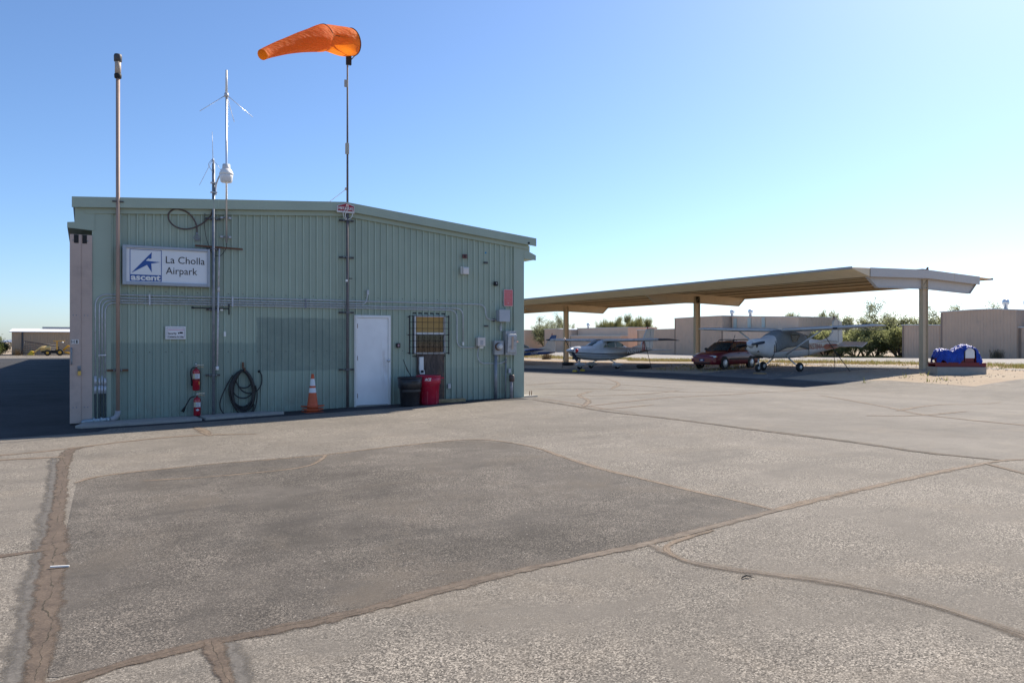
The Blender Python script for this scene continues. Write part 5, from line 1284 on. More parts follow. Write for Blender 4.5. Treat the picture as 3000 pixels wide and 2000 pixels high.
M_AGREY = mat('chalky wing paint', (.56, .57, .58), .42, .1, var=.08, vs=2, dirt=(.4, .38, .36), dirt_amt=.3, dsc=3)
M_PROP = mat('black propeller', (.012, .012, .018), .4)
M_ACGLASS = mat('tinted canopy glass', (.012, .035, .032), .08, **{'Specular IOR Level': .35})
M_ROPE = mat('dark rope', (.05, .045, .045), .9)
def prop(parent, x, z, ang, L, tip=None):
    for s in (0, PI):
        m = MB(); rings = []
        for t_, w_, th in ((.05, .05, .045), (.2, .085, .035), (.5, .095, .022), (.8, .08, .014), (.97, .06, .01), (1, .03, .008)):
            tw = R(55) * (1 - t_) + R(12); Rm = Matrix.Translation((x, 0, z)) @ Matrix.Rotation(ang + s, 4, 'X')
            rings.append([Rm @ Vector((math.sin(tw) * u * w_ + math.cos(tw) * v * th, math.cos(tw) * u * w_ - math.sin(tw) * v * th, t_ * L)) for u, v in ((1, 0), (.5, .7), (-.5, .7), (-1, 0), (-.5, -.5), (.5, -.5))])
        m.loft(rings[:5] if tip else rings); b = m.build('propeller_blade', M_PROP, parent)
        if tip:
            Rm = Matrix.Translation((x, 0, z)) @ Matrix.Rotation(ang + s, 4, 'X')
            for t0, t1, mm in ((.86, .90, M_WPLAS), (.90, .95, M_REDP), (.95, 1.0, M_WPLAS)):
                m = MB(); m.box(-.03, .03, -.065, .065, t0 * L, t1 * L, Rm); m.build('tip_band', mm, b, bevel=.01)
M_REDP = mat('red paint', (.4, .02, .02), .45)

def place(o, x, y, rz, dz=0):
    o.location = (x, y, gz(x, y) + dz); o.rotation_euler = (0, 0, rz)
def side_text(parent, txt, x0, x1, z0, z1, yfun, mt, bold=.02, shear=0, flip=True):
    m = MB(); m.text(txt, lambda u, v: (x1 - (u - x0), yfun(x1 - (u - x0), v), v), x0, x1, z0, z1, bold, shear); m.build('registration_lettering', mt, parent)

# ---- white high-wing plane with grey canvas cover (nose towards -X); local +x is forward, +y its left
t = NT('cream striped fuselage paint'); p = t.opos(); X = t.xyz(p); n = t.noise(p, 4, 5, .6)
c = t.mix(t.map(n, .3, .7), (.58, .58, .57), (.64, .64, .63))
zz = t.math('ADD', X[2], t.math('MULTIPLY', X[0], .055))
body = t.map(X[0], 1.25, 1.15)
crm = t.math('MULTIPLY', t.band(zz, 1.10, 1.32, .008), body); c = t.mix(t.math('MULTIPLY', crm, .75), c, (.58, .47, .31))
rd = t.math('MULTIPLY', t.band(zz, 1.055, 1.085, .006), body); c = t.mix(rd, c, (.35, .10, .06))
gd = t.math('MULTIPLY', t.band(zz, 1.33, 1.35, .006), body); c = t.mix(gd, c, (.5, .33, .12))
c = t.mix(t.math('MULTIPLY', t.map(t.noise(p, 2.5, 6, .7), .55, .75), .3), c, (.36, .33, .30))
M_F172 = t.done(t.bsdf(c, .38, 0))
pA = local(thing('small_aircraft', 'white high-wing plane with grey canvas cabin cover, red lettering N5784A', 'aircraft'))
st = [(2.22, 1.10, 1.58, .26), (2.15, .98, 1.64, .40), (1.75, .80, 1.68, .50), (1.2, .70, 1.72, .54), (.8, .67, 1.9, .56), (.3, .66, 2.08, .56), (-.6, .66, 2.08, .55), (-1.3, .70, 1.95, .50), (-1.9, .78, 1.72, .40), (-2.8, .92, 1.62, .29), (-3.9, 1.08, 1.56, .16), (-4.6, 1.18, 1.52, .07), (-4.75, 1.25, 1.48, .02)]
m = MB(); m.loft([ring(x, 0, a, b, hw, 24, 3.0 if -2 < x < 1.8 else 2.3) for x, a, b, hw in st]); fus = m.build('fuselage', M_F172, pA)
f172 = lambda x, z: -(np.interp(x, [s[0] for s in st][::-1], [s[3] for s in st][::-1])) 
# cover: slightly larger shell over windscreen and cabin
t = NT('grey canvas cover'); p = t.opos(); c = t.mix(t.map(t.noise(p, 2, 5), .3, .7), (.17, .185, .19), (.235, .25, .25)); M_CANV = t.done(t.bsdf(c, .85, 0, t.bump(t.noise(t.scale(p, (1, 1, .6)), 4, 4, .6, 1.0), .8, .06)))
m = MB(); rows = []
for x, a, b, hw in ((1.05, .98, 1.735, .555), (.8, 1.02, 1.94, .585), (.3, 1.25, 2.12, .585), (-.6, 1.30, 2.12, .575), (-1.3, 1.22, 1.98, .525), (-1.55, 1.12, 1.9, .49)):
    rg = ring(x, 0, .62, b, hw, 28, 3.0); rows.append([v for v in rg[-3:] + rg[:18]])
rows2 = []
for (x, a, b, hw), r_ in zip(((1.05, .98, 0, 0), (.8, 1.02, 0, 0), (.3, 1.22, 0, 0), (-.6, 1.28, 0, 0), (-1.3, 1.2, 0, 0), (-1.55, 1.1, 0, 0)), rows): rows2.append([Vector((v.x, v.y, max(v.z, a))) for v in r_])
m.grid(rows2); cv = m.build('canvas_cover', M_CANV, pA)
# cover piping and straps
m = MB(); m.tube([Vector((x, y * 1.02, z)) for x, y, z in [tuple(v) for v in rows2[0]]], .014, 6); m.tube([v * 1.004 for v in rows2[5]], .012, 6)
for x, a in ((-1.6, .7), (1.15, .68)):
    rg = ring(x, 0, a - .02, 1.3 if x < 0 else 1.7, .47 if x < 0 else .555, 28, 3.0); m.tube([v for v in rg[14:28] + rg[:2]], .013, 6)
m.tube([(.95, .575, 1.0), (.3, .585, 1.22), (-.6, .575, 1.3), (-1.5, .51, 1.12)], .012, 6); m.build('strap', M_BLACK, cv)
m = MB(); m.add([(-.02, .592, 1.86), (-.72, .590, 1.86), (-.45, .594, 1.52), (-.15, .594, 1.52)], [(0, 1, 2, 3)]); m.build('side_window', mat('dim cabin window', (.07, .06, .05), .2), cv)
m = MB(); m.tube([(-.02, .596, 1.86), (-.72, .594, 1.86), (-.45, .598, 1.52), (-.15, .598, 1.52)], .02, 6, True); m.build('window_edge', mat('tan window edge', (.35, .28, .2), .6), cv)
# cowling, spinner, propeller
m = MB(); m.loft([ring(2.2, 0, 1.2, 1.55, .17, 16), ring(2.32, 0, 1.23, 1.52, .14, 16), ring(2.45, 0, 1.29, 1.46, .08, 16), ring(2.52, 0, 1.36, 1.39, .015, 16)]); m.build('spinner', M_AGREY, pA)
prop(pA, 2.30, 1.38, R(97), .93)
for y in (-.3, .3):
    m = MB(); m.loft([ring(2.19, y, 1.22, 1.44, .1, 12), ring(2.2, y, 1.22, 1.44, .1, 12)]); m.build('air_inlet', M_BLACK, pA)
m = MB(); m.box(2.0, 2.10, .2, .34, 1.0, 1.08); m.build('landing_light', M_BLACK, pA); m = MB(); m.box(1.5, 1.95, -.12, .12, .68, .80); m.build('exhaust_tunnel', M_BLACK, pA)
for s in (1, -1):
    m = wing([(s * .5, .62, 1.63, 2.10), (s * 2.6, .62, 1.63, 2.15), (s * 5.2, .46, 1.15, 2.24), (s * 5.5, .36, .86, 2.25, .1), (s * 5.6, .2, .5, 2.25, .07)]); wgm = m.build('wing', M_AGREY, pA)
    m = MB(); m.tube([(.3, s * .56, .86), (.22, s * 2.55, 2.06)], .042, 8); m.build('wing_strut', M_AGREY, pA)
    m = MB(); m.box(-1.0, -.55, s * 2.7 - .0, s * 2.7 + s * 2.4, 2.09, 2.10) ; m.build('aileron', M_AGREY, wgm)
m = MB(); m.box(.61, .64, 3.5, 3.72, 2.10, 2.19); m.build('landing_light', M_BLACK, pA)
# tail
m = fin_mesh([(-3.2, 1.56), (-3.85, 1.75), (-4.15, 2.05), (-4.22, 2.66), (-4.35, 2.8), (-4.62, 2.76), (-4.62, 1.5)], .05); m.build('fin', M_AWHITE, pA)
m = fin_mesh([(-4.63, 2.74), (-4.95, 2.6), (-5.02, 1.6), (-4.95, 1.28), (-4.63, 1.24)], .04); m.build('rudder', M_AWHITE, pA)
m = MB(); m.tube([(-4.3, 0, 2.76), (-4.3, 0, 2.92)], .035, 8); m.build('beacon', mat('brown beacon', (.12, .05, .04), .5), pA)
for s in (1, -1):
    m = wing([(s * .1, -3.62, .72, 1.26), (s * 1.55, -3.85, .48, 1.28), (s * 1.66, -3.95, .36, 1.28, .08)], .1); tp = m.build('tailplane', M_AWHITE, pA)
    m = MB(); A_ = [Vector((-4.33, s * .12, 1.27)), Vector((-4.33, s * 1.5, 1.29)), Vector((-4.18, s * 1.5, 1.22)), Vector((-4.2, s * 1.74, 1.22)), Vector((-4.72, s * 1.72, 1.47)), Vector((-4.88, s * .2, 1.52))]
    m.add(A_ + [v + Vector((.012, 0, .03)) for v in A_], [(0, 1, 2, 3, 4, 5), (11, 10, 9, 8, 7, 6)] + [(k, (k + 1) % 6, 6 + (k + 1) % 6, 6 + k) for k in range(6)]); m.build('elevator', M_AWHITE, tp)
m = fin_mesh([(-2.9, 1.2), (-3.35, 1.34), (-4.35, 1.30), (-4.2, 1.16), (-3.35, 1.06)], .01, .0)
for s in (1,):
    m = MB(); yo = lambda x: (np.interp(x, [-4.75, -4.6, -3.9, -2.8], [.04, .09, .175, .31])) + .004
    P_ = [(-2.95, 1.24), (-3.3, 1.40), (-4.3, 1.40), (-4.55, 1.34), (-4.3, 1.27), (-4.55, 1.22), (-4.2, 1.14), (-3.3, 1.10)]
    m.add([(x, yo(x) * 1.0, z) for x, z in P_], [tuple(range(8))]); m.build('tail_emblem', mat('rust red paint', (.36, .10, .05), .5), pA)
side_text(pA, 'N5784A', -2.95, -1.68, 1.12, 1.42, lambda x, v: np.interp(x, [-3.9, -2.8, -1.9, -1.3], [.165, .298, .408, .508]) + .006, mat('faded red lettering', (.33, .10, .07), .5), .0)
# gear
wheel(pA, 1.72, 0, .2, .13)
m = MB(); m.tube([(1.72, 0, .22), (1.66, 0, .85)], .035, 8); m.tube([(1.72, -.09, .2), (1.70, -.09, .46), (1.70, .09, .46), (1.72, .09, .2)], .02, 6); m.build('gear_leg', M_RIM, pA)
for s in (1, -1):
    wheel(pA, 0, s * 1.15, .24, .16)
    m = MB(); m.tube([(0, s * .4, .74), (0, s * 1.02, .27), (0, s * 1.1, .24)], [.045, .03, .025], 8); m.build('gear_leg', M_AGREY, pA)
place(pA, 31.3, 27.5, PI + R(2))

# ---- brown and white high-wing cantilever plane
t = NT('two tone striped fuselage paint'); p = t.opos(); X = t.xyz(p)
zz = t.math('SUBTRACT', X[2], t.math('MULTIPLY', X[0], -.0))
lowl = t.math('ADD', .93, t.math('MULTIPLY', X[0], .035))
d = t.math('SUBTRACT', X[2], lowl)
c = t.mix(t.map(t.noise(p, 4, 4), .3, .7), (.56, .57, .58), (.62, .63, .64))
inb = t.math('MULTIPLY', t.map(d, -.004, .004), t.map(X[2], 1.245, 1.235)); rear = t.map(X[0], 1.9, -1.6)
c = t.mix(t.math('MULTIPLY', inb, t.map(X[0], .4, -1.9)), c, (.085, .066, .055))
up_ = t.math('MULTIPLY', t.map(X[2], 1.13, 1.14), t.map(X[0], 2.2, -1.2)); c = t.mix(t.math('MULTIPLY', up_, .5), c, (.30, .27, .25))
c = t.mix(t.band(d, -.03, .03, .006), c, (.012, .02, .035))
d2 = t.math('ADD', d, t.math('ADD', .10, t.math('MULTIPLY', X[0], .012))); c = t.mix(t.band(d2, -.02, .015, .006), c, (.012, .03, .06))
M_F177 = t.done(t.bsdf(c, .32, 0))
pB = local(thing('small_aircraft', 'grey and white plane with black wingtips, lettering N30977, white wheel fairings', 'aircraft'))
st = [(2.78, .95, 1.34, .24), (2.7, .82, 1.40, .38), (2.3, .68, 1.44, .50), (1.6, .58, 1.46, .56), (1.1, .54, 1.48, .59), (.6, .52, 1.52, .61), (0, .52, 1.54, .61), (-.8, .56, 1.5, .57), (-1.5, .66, 1.42, .48), (-2.5, .84, 1.34, .33), (-3.6, 1.0, 1.25, .18), (-4.6, 1.12, 1.2, .06), (-4.8, 1.15, 1.18, .02)]
m = MB(); m.loft([ring(x, 0, a, b, hw, 24, 2.7 if x > -2 else 2.2) for x, a, b, hw in st]); m.build('fuselage', M_F177, pB)
cab = [(1.25, 1.40, 1.50, .52), (.75, 1.3, 1.76, .54), (.35, 1.3, 1.86, .53), (-.6, 1.3, 1.86, .50), (-1.2, 1.3, 1.66, .42), (-1.9, 1.25, 1.40, .28)]
m = MB(); m.loft([ring(x, 0, a - .3, b, hw, 24, 3.4) for x, a, b, hw in cab]); cabn = m.build('cabin', M_F177, pB)
def glasspoly(pts, yy_, nm): 
    m = MB(); m.add([(x, y, z) for x, y, z in pts], [tuple(range(len(pts)))]); return m.build(nm, M_ACGLASS, cabn)
cs_ = lambda x, z: np.interp(x, [-1.9, -1.2, -.6, .35, .75, 1.25], [.28, .42, .50, .53, .54, .52]) * (1 - max(0, z - 1.5) * .22) + .012
def gp(L): return [(x, cs_(x, z), z) for x, z in L]
for s in (1, -1):
    for L, nm in (([(.28, 1.36), (.62, 1.36), (.38, 1.58)], 'quarter_window'), ([(.2, 1.36), (-.48, 1.36), (-.48, 1.74), (.12, 1.76), (.3, 1.6)], 'door_window'), ([(-.64, 1.38), (-1.25, 1.40), (-1.5, 1.46), (-1.25, 1.60), (-.95, 1.70), (-.64, 1.74)], 'rear_window')):
        pts = [(x, s * y, z) for x, y, z in gp(L)]; glasspoly(pts, 0, nm)
m = MB(); rg = []
for x, zt_, hw in ((1.32, 1.475, .5), (1.05, 1.64, .53), (.75, 1.785, .53), (.48, 1.85, .50)):
    rg.append([Vector((x - .55 * abs(u) ** 3, u * (hw + .02), zt_ - abs(u) ** 3 * (zt_ - 1.40) * .9 + .012)) for u in [-1 + k / 8 for k in range(17)]])
m.grid(rg); m.build('windscreen', M_ACGLASS, cabn)
m = MB(); m.loft([ring(2.74, 0, 1.0, 1.36, .18, 16), ring(2.95, 0, 1.04, 1.32, .15, 16), ring(3.15, 0, 1.10, 1.26, .09, 16), ring(3.3, 0, 1.16, 1.2, .015, 16)]); m.build('spinner', mat('polished spinner', (.6, .62, .66), .25, .4), pB)
prop(pB, 2.86, 1.18, R(40), .98, True)
for y in (-.29, .29):
    m = MB(); m.loft([ring(2.66, y, 1.04, 1.3, .13, 12), ring(2.76, y, 1.06, 1.28, .11, 12)]); m.build('inlet_plug', mat('red foam plug', (.45, .01, .015), .7), pB)
m = MB(); m.box(2.2, 2.62, -.16, .16, .62, .76); m.build('chin_inlet', M_BLACK, pB)
M_BTIP = mat('black wingtip', (.02, .02, .026), .4)
for s in (1, -1):
    m = wing([(s * .3, .55, 1.68, 1.78), (s * 2.4, .5, 1.5, 1.80), (s * 4.75, .38, 1.18, 1.84)]); wgm = m.build('wing', mat('silver grey wing', (.48, .47, .47), .3, .15, var=.06, vs=2), pB)
    m = wing([(s * 4.755, .375, 1.17, 1.84), (s * 5.25, .3, 1.02, 1.84, .11), (s * 5.6, -.1, .5, 1.80, .07), (s * 5.66, -.3, .25, 1.79, .05)]); m.build('wingtip', M_BTIP, wgm)
m = fin_mesh([(-2.6, 1.32), (-3.5, 1.5), (-4.15, 2.6), (-4.5, 2.62), (-4.35, 1.25)], .05); m.build('fin', M_AWHITE, pB)
m = fin_mesh([(-4.51, 2.62), (-4.9, 2.62), (-4.72, 1.4), (-4.62, 1.2), (-4.36, 1.25)], .04); m.build('rudder', M_AWHITE, pB)
m = MB(); m.tube([(-4.2, 0, 2.6), (-4.22, 0, 2.74)], .03, 8); m.build('beacon', M_REDP, pB)
for s in (1, -1):
    m = wing([(s * .08, -3.85, .95, 1.16), (s * 1.7, -4.0, .75, 1.18), (s * 1.85, -4.1, .5, 1.18, .06)], .09); m.build('tailplane', M_AWHITE, pB)
side_text(pB, 'N30977', -3.25, -1.7, .96, 1.225, lambda x, v: np.interp(x, [-3.6, -2.5, -1.5], [.175, .325, .475]) + .008, mat('white lettering', (.68, .68, .68), .4), .01, .2)
t = NT('striped wheel fairing'); p = t.opos(); X = t.xyz(p); c = t.mix(t.band(X[2], .24, .27, .006), (.62, .62, .62), (.02, .03, .05)); c = t.mix(t.band(X[2], .30, .315, .006), c, (.02, .04, .09)); M_FAIR = t.done(t.bsdf(c, .3))
for x, y, nm in ((2.15, 0, 0), (0, 1.15, 1), (0, -1.15, 1)):
    wheel(pB, x, y, .2, .14)
    m = MB(); k_ = 1 if nm else .85
    m.loft([ring(x + .42 * k_, y, .26, .30, .03, 14), ring(x + .34 * k_, y, .19, .36, .1, 14), ring(x + .1, y, .15, .42, .135, 14), ring(x - .2, y, .17, .40, .12, 14), ring(x - .45 * k_, y, .23, .35, .06, 14), ring(x - .58 * k_, y, .27, .31, .01, 14)]); m.build('wheel_fairing', M_FAIR, pB)
    m = MB()
    if nm: m.tube([(-.05, y * .35, .62), (0, y * .9, .38)], [.05, .035], 8)
    else: m.tube([(x, 0, .36), (x - .05, 0, .75)], .04, 8); m.tube([(x + .05, 0, .42), (x + .06, 0, .6)], .02, 6)
    m.build('gear_leg', M_AWHITE, pB)
m = MB(); m.box(-.02, .02, 3.25, 3.29, 1.2, 1.72); m.tube([(-.1, 3.25, 1.74), (-.12, 3.3, 1.45), (-.08, 3.3, 1.2)], .03, 6); m.build('warning_streamer', M_REDP, pB)
place(pB, 28.9, 39.6, PI + R(9.8))

# ---- low-wing blue and white plane, mostly behind the hangar
t = NT('blue and white fuselage paint'); p = t.opos(); X = t.xyz(p); c = t.mix(t.map(X[2], .995, 1.0), (.015, .09, .33), (.62, .62, .60)); M_FPA = t.done(t.bsdf(c, .3))
M_BLUEP = mat('glossy blue paint', (.012, .085, .33), .28)
pC = local(thing('small_aircraft', 'white and blue low-wing plane, mostly hidden behind the green hangar', 'aircraft'))
st = [(2.5, .85, 1.3, .3), (2.2, .72, 1.42, .48), (1.2, .62, 1.5, .55), (0, .6, 1.55, .57), (-1, .64, 1.5, .52), (-2.2, .72, 1.35, .36), (-3.6, .8, 1.2, .18), (-4.4, .9, 1.14, .06)]
m = MB(); m.loft([ring(x, 0, a, b, hw, 22, 2.6) for x, a, b, hw in st]); m.build('fuselage', M_FPA, pC)
m = MB(); m.loft([ring(x, 0, 1.2, b, hw, 20, 2.8) for x, b, hw in ((1.3, 1.5, .48), (.5, 1.92, .48), (-.5, 1.95, .46), (-1.6, 1.5, .36))]); m.build('canopy', M_ACGLASS, pC)
for s in (1, -1):
    m = wing([(s * .4, .9, 1.6, .82), (s * 3.9, .85, 1.5, 1.16)], .14); wgm = m.build('wing', mat('dusty wing paint', (.55, .53, .5), .4), pC)
    m = wing([(s * 3.905, .85, 1.5, 1.16), (s * 4.5, .7, 1.3, 1.25, .1), (s * 4.85, .2, .6, 1.26, .06)], .14); m.build('wingtip', M_BLUEP, wgm)
    m = wing([(s * .05, -3.7, .8, 1.0), (s * 1.35, -3.7, .8, 1.0)], .09); m.build('tailplane', M_AWHITE, pC)
    m = wing([(s * 1.355, -3.7, .8, 1.0), (s * 1.6, -3.78, .6, 1.0, .06)], .09); m.build('tailplane_tip', M_BLUEP, pC)
    wheel(pC, 0, s * 1.5, .22, .15); m = MB(); m.tube([(0, s * 1.5, .25), (0, s * 1.45, .9)], .04, 8); m.build('gear_leg', M_AWHITE, pC)
m = fin_mesh([(-2.7, 1.28), (-3.45, 1.5), (-3.8, 2.02), (-4.5, 2.02), (-4.45, 1.1)], .05); m.build('fin', M_AWHITE, pC)
m = fin_mesh([(-3.8, 2.03), (-3.82, 2.1), (-4.08, 2.42), (-4.58, 2.42), (-4.5, 2.03)], .045); m.build('fin_tip', M_BLUEP, pC)
m = MB(); m.tube([(-4.1, 0, 2.42), (-4.12, 0, 2.56)], .035, 8); m.build('beacon', M_REDP, pC)
wheel(pC, 1.8, 0, .2, .14); m = MB(); m.tube([(1.8, 0, .25), (1.75, 0, .8)], .04, 8); m.build('gear_leg', M_AWHITE, pC)
place(pC, 30.6, 55.0, PI)
side_text(pC, 'N727', -2.5, -1.75, .80, .95, lambda x, v: np.interp(x, [-3.6, -2.2, -1], [.19, .37, .53]) + .01, mat('white lettering', (.68, .68, .68), .4), .01, .2)

# ---- tie-downs: ropes, tyres, chocks
def rope(a, b, sag, label, r=.015):
    a, b = Vector(a), Vector(b); m = MB(); m.tube([a.lerp(b, k / 8) + Vector((0, 0, -sag * math.sin(PI * k / 8))) for k in range(9)], r, 6)
    return single(m, 'tie_down_rope', M_ROPE, label, 'rope', 'aircraft tie-down ropes')
rope((31.2, 24.9, 2.0 + gz(31, 25)), (32.6, 24.4, gz(32.6, 24.4)), .06, 'dark rope from the near wing of the covered plane to the ground', .018)
rope((30.7, 30.1, 2.0), (30.7, 30.4, 1.2), .0, 'short dark rope dangling under the far wing of the covered plane')
rope((35.4, 27.5, 1.1), (35.6, 27.6, gz(35.6, 27.6)), .0, 'dark rope below the tail of the covered plane')
rope((29.5, 36.3, 1.75), (29.9, 36.1, gz(29.9, 36.1)), .0, 'dark rope from the black-tipped wing down to a flat tyre', .018)
rope((28.3, 43.2, 1.75), (28.2, 43.4, gz(28.2, 43.4)), .0, 'dark rope under the far wing of the black-tipped plane')
def old_tyre(x, y, label):
    m = MB(); z = gz(x, y); m.lathe([(.2, .02), (.36, .0), (.44, .06), (.44, .17), (.36, .22), (.2, .2), (.17, .11), (.2, .02)], 22, rotM((x, y, z)), caps=False)
    return single(m, 'old_tyre', M_TYRE, label, 'tyre', 'old tyres used as tie-down weights')
old_tyre(*G(1530 + 1672 * .21259, 850 + 1074 * .21259), 'flat black tyre under the rope of the black-tipped wing')
old_tyre(*G(1530 + 630 * .21259, 850 + 1034 * .21259), 'flat black tyre at the foot of a carport column behind the propeller')
M_YEL = mat('yellow chock', (.5, .36, .03), .6)
for x, y, lb in ((26.95, 39.15, 'yellow chock in front of the black-tipped plane nose wheel'), (26.3, 39.05, 'yellow chock behind the black-tipped plane nose wheel')):
    m = MB(); Mx = rotM((x, y, gz(x, y)), R(10)); m.prism([(-.08, 0), (.08, 0), (.02, .12), (-.02, .12)], lambda u, v, d: Mx @ Vector((u, d, v)), -.15, .15); single(m, 'wheel_chock', M_YEL, lb, 'chock')
x, y = 29.35, 27.1; m = MB(); Mx = rotM((x, y, gz(x, y)), R(4)); m.prism([(-.09, 0), (.09, 0), (.05, .07), (-.05, .07)], lambda u, v, d: Mx @ Vector((u, d, v)), -.35, .35); single(m, 'wheel_chock', mat('timber chock', (.3, .2, .1), .8), 'wooden chock before the nose wheel of the covered plane', 'chock')

# ------------------------------------------------------------------ burgundy estate car; local +x forward
M_BURG = mat('burgundy car paint', (.15, .005, .018), .4, .0, var=.05, **{'Coat Weight': .35, 'Coat Roughness': .15})
M_CGLASS = mat('car glass', (.03, .045, .05), .05, **{'Specular IOR Level': .8}); M_CBLK = M_BLACK
car = local(thing('parked_car', 'burgundy estate car with roof rails parked beside a carport column', 'car'))
# lower body: stations (x, half width, z bottom, z shoulder)
st = [(2.30, .52, .36, .62), (2.26, .66, .27, .68), (2.05, .80, .24, .76), (1.5, .835, .22, .86), (.85, .845, .22, .93), (0, .85, .22, .95), (-1.0, .85, .22, .96), (-1.8, .83, .24, .97), (-2.25, .76, .28, .95), (-2.36, .66, .36, .88)]
m = MB(); rings = []
for x, hw, a, b in st:
    cr = .04
    rings.append([Vector((x, y_, z_)) for y_, z_ in ((hw * .9, a), (hw, a + .12), (hw * 1.0, (a + b) / 2), (hw * .985, b - .1), (hw * .93, b - .02), (hw * .6, b + cr * .5), (0, b + cr), (-hw * .6, b + cr * .5), (-hw * .93, b - .02), (-hw * .985, b - .1), (-hw, (a + b) / 2), (-hw, a + .12), (-hw * .9, a))])
m.loft(rings); body = m.build('body', M_BURG, car)
gs = [(1.02, .93, .66, .945), (.35, 1.36, .60, .95), (.05, 1.44, .585, .95), (-1.0, 1.46, .575, .96), (-1.95, 1.40, .56, .96), (-2.28, .98, .62, .95)]
m = MB(); rings = []
for x, zt_, hwt, zb_ in gs: rings.append([Vector((x, y_, z_)) for y_, z_ in ((.78, zb_), (hwt + (.78 - hwt) * .5, (zb_ + zt_) / 2), (hwt, zt_ - .03), (hwt * .9, zt_), (0, zt_ + .015), (-hwt * .9, zt_), (-hwt, zt_ - .03), (-hwt - (.78 - hwt) * .5, (zb_ + zt_) / 2), (-.78, zb_))])
m.loft(rings); m.build('roof', M_BURG, car)
def sidey(x, z): return .785 - (z - .95) / .45 * .19 + .012
def sgl(L, nm, s):
    m = MB(); m.add([(x, s * sidey(x, z), z) for x, z in L], [tuple(range(len(L)))]); m.build(nm, M_CGLASS, car)
for s in (1, -1):
    sgl([(.82, .985), (.05, .985), (.05, 1.36), (.28, 1.33)], 'front_side_window', s); sgl([(-.03, .985), (-.93, .99), (-.93, 1.38), (-.03, 1.37)], 'rear_side_window', s); sgl([(-1.03, .995), (-2.0, 1.02), (-1.88, 1.34), (-1.03, 1.38)], 'quarter_window', s)
    m = MB(); m.box(.62, .74, s * .82, s * .98, .97, 1.10); m.build('wing_mirror', M_BLACK, car, bevel=.03)
    m = MB(); m.tube(smoothpath([(.0, s * .5, 1.45), (-.15, s * .5, 1.53), (-1.6, s * .5, 1.54), (-1.8, s * .5, 1.45)], 4), .022, 6); m.build('roof_rail', M_BLACK, car)
    m = MB(); m.box(-1.0, .95, s * .848, s * .862, .50, .56); m.build('side_moulding', M_BLACK, car)
    for xh in (.12, -.8):
        m = MB(); m.box(xh - .16, xh, s * .845, s * .865, .80, .835); m.build('door_handle', M_BLACK, car)
    for xw in (1.42, -1.22):
        w_ = wheel(car, xw, s * .74, .305, .19, 'wheel', .68)
        m = MB(); m.lathe([(.36, -.012), (.36, .0)], 24, rotM((xw, s * (.838 if xw > 0 else .846), .32), 0, R(90)))
        m.build('wheel_arch', M_BLACK, car)
        m = MB(); m.lathe([(.30, -.0), (.305, .02 * s)], 24, rotM((xw, s * .846, .305), 0, R(90))); m.build('tyre_wall', M_TYRE, w_)
        m = MB(); m.lathe([(.21, 0), (.2, -.02 * s), (.06, -.03 * s), (0, -.03 * s)], 20, rotM((xw, s * .868, .305), 0, R(90))); m.build('wheel_cover', M_RIM, w_)
    m = MB(); m.add([(2.27, s * .30, .60), (2.24, s * .62, .60), (2.10, s * .76, .62), (2.08, s * .77, .70), (2.2, s * .62, .715), (2.24, s * .30, .70)], [tuple(range(6))])
    for v_ in range(6): pass
    m.v = [(x + .025, y, z) for x, y, z in m.v]; m.build('headlight', mat('clear headlight', (.55, .55, .52), .12, .3), car)
    m = MB(); m.box(2.06, 2.12, s * .77, s * .80, .62, .69); m.build('indicator', mat('amber lens', (.5, .16, .02), .2), car)
m = MB(); rg = []
for x, z, hw in ((1.06, .965, .74), (.7, 1.19, .68), (.36, 1.375, .60)): rg.append([Vector((x + .05 - .16 * u * u + .0, u * hw, z + .012)) for u in [-1 + k / 5 for k in range(11)]])
m.grid(rg); m.build('windscreen', M_CGLASS, car)
m = MB(); m.box(2.262, 2.285, -.28, .28, .61, .69); m.build('grille', M_BLACK, car, bevel=.01)
m = MB(); m.loft([[Vector((2.2 + .16 * (1 - u * u), u * .80, z)) for u in [-1 + k / 6 for k in range(13)]] for z in (.36, .40, .55, .57)], True, False, False); m.build('bumper', M_BURG, car)
m = MB(); m.box(2.33, 2.366, -.5, .5, .30, .36); m.build('lower_grille', M_BLACK, car)
m = MB(); m.box(2.362, 2.375, -.17, .17, .40, .54); pq = m.build('number_plate', mat('dark blue plate', (.01, .015, .12), .4), car)
m = MB(); m.box(2.376, 2.379, -.07, .07, .44, .51); m.build('plate_emblem', M_LABEL, pq)
m = MB(); m.tube([(-.3, .25, 1.48), (-.3, -.25, 1.48)], .02, 6); m.tube([(-1.4, .5, 1.53), (-1.4, -.5, 1.53)], .018, 6); m.build('roof_crossbar', M_BLACK, car)
place(car, 32.04, 32.08, PI + R(11.5)); car.scale = (1, 1, 1.06)

# ------------------------------------------------------------------ red machine under blue tarpaulin on a concrete pad
pc_ = [G(*q_) for q_ in ((2716, 1103), (2858, 1104), (2885, 1096))]
ctr = Vector((33.75, 19.9, 0)); ang = R(-38); zg = gz(33.75, 19.9)
def ML(z): return Matrix.Translation((ctr.x, ctr.y, z)) @ Matrix.Rotation(ang, 4, 'Z')
pad = MB(); pad.box(-1.0, 1.0, -.62, .62, -.25, .30, ML(zg)); single(pad, 'concrete_pad', M_CONC, 'raised pale concrete block plinth carrying the tarp covered machine', 'plinth', bevel=.02)
mz = zg + .30
mc = local(thing('tarped_machine', 'dark red skid-mounted machine half covered by a crumpled blue tarp', 'machine'))
M_MRED = mat('dark red machine paint', (.16, .008, .012), .4, var=.15, vs=5)
m = MB()
for y in (-.55, .55): m.box(-1.42, 1.48, y - .06, y + .06, .0, .22)
m.box(-1.42, 1.46, -.49, .49, .12, .20); m.build('skid_base', M_MRED, mc, bevel=.01)
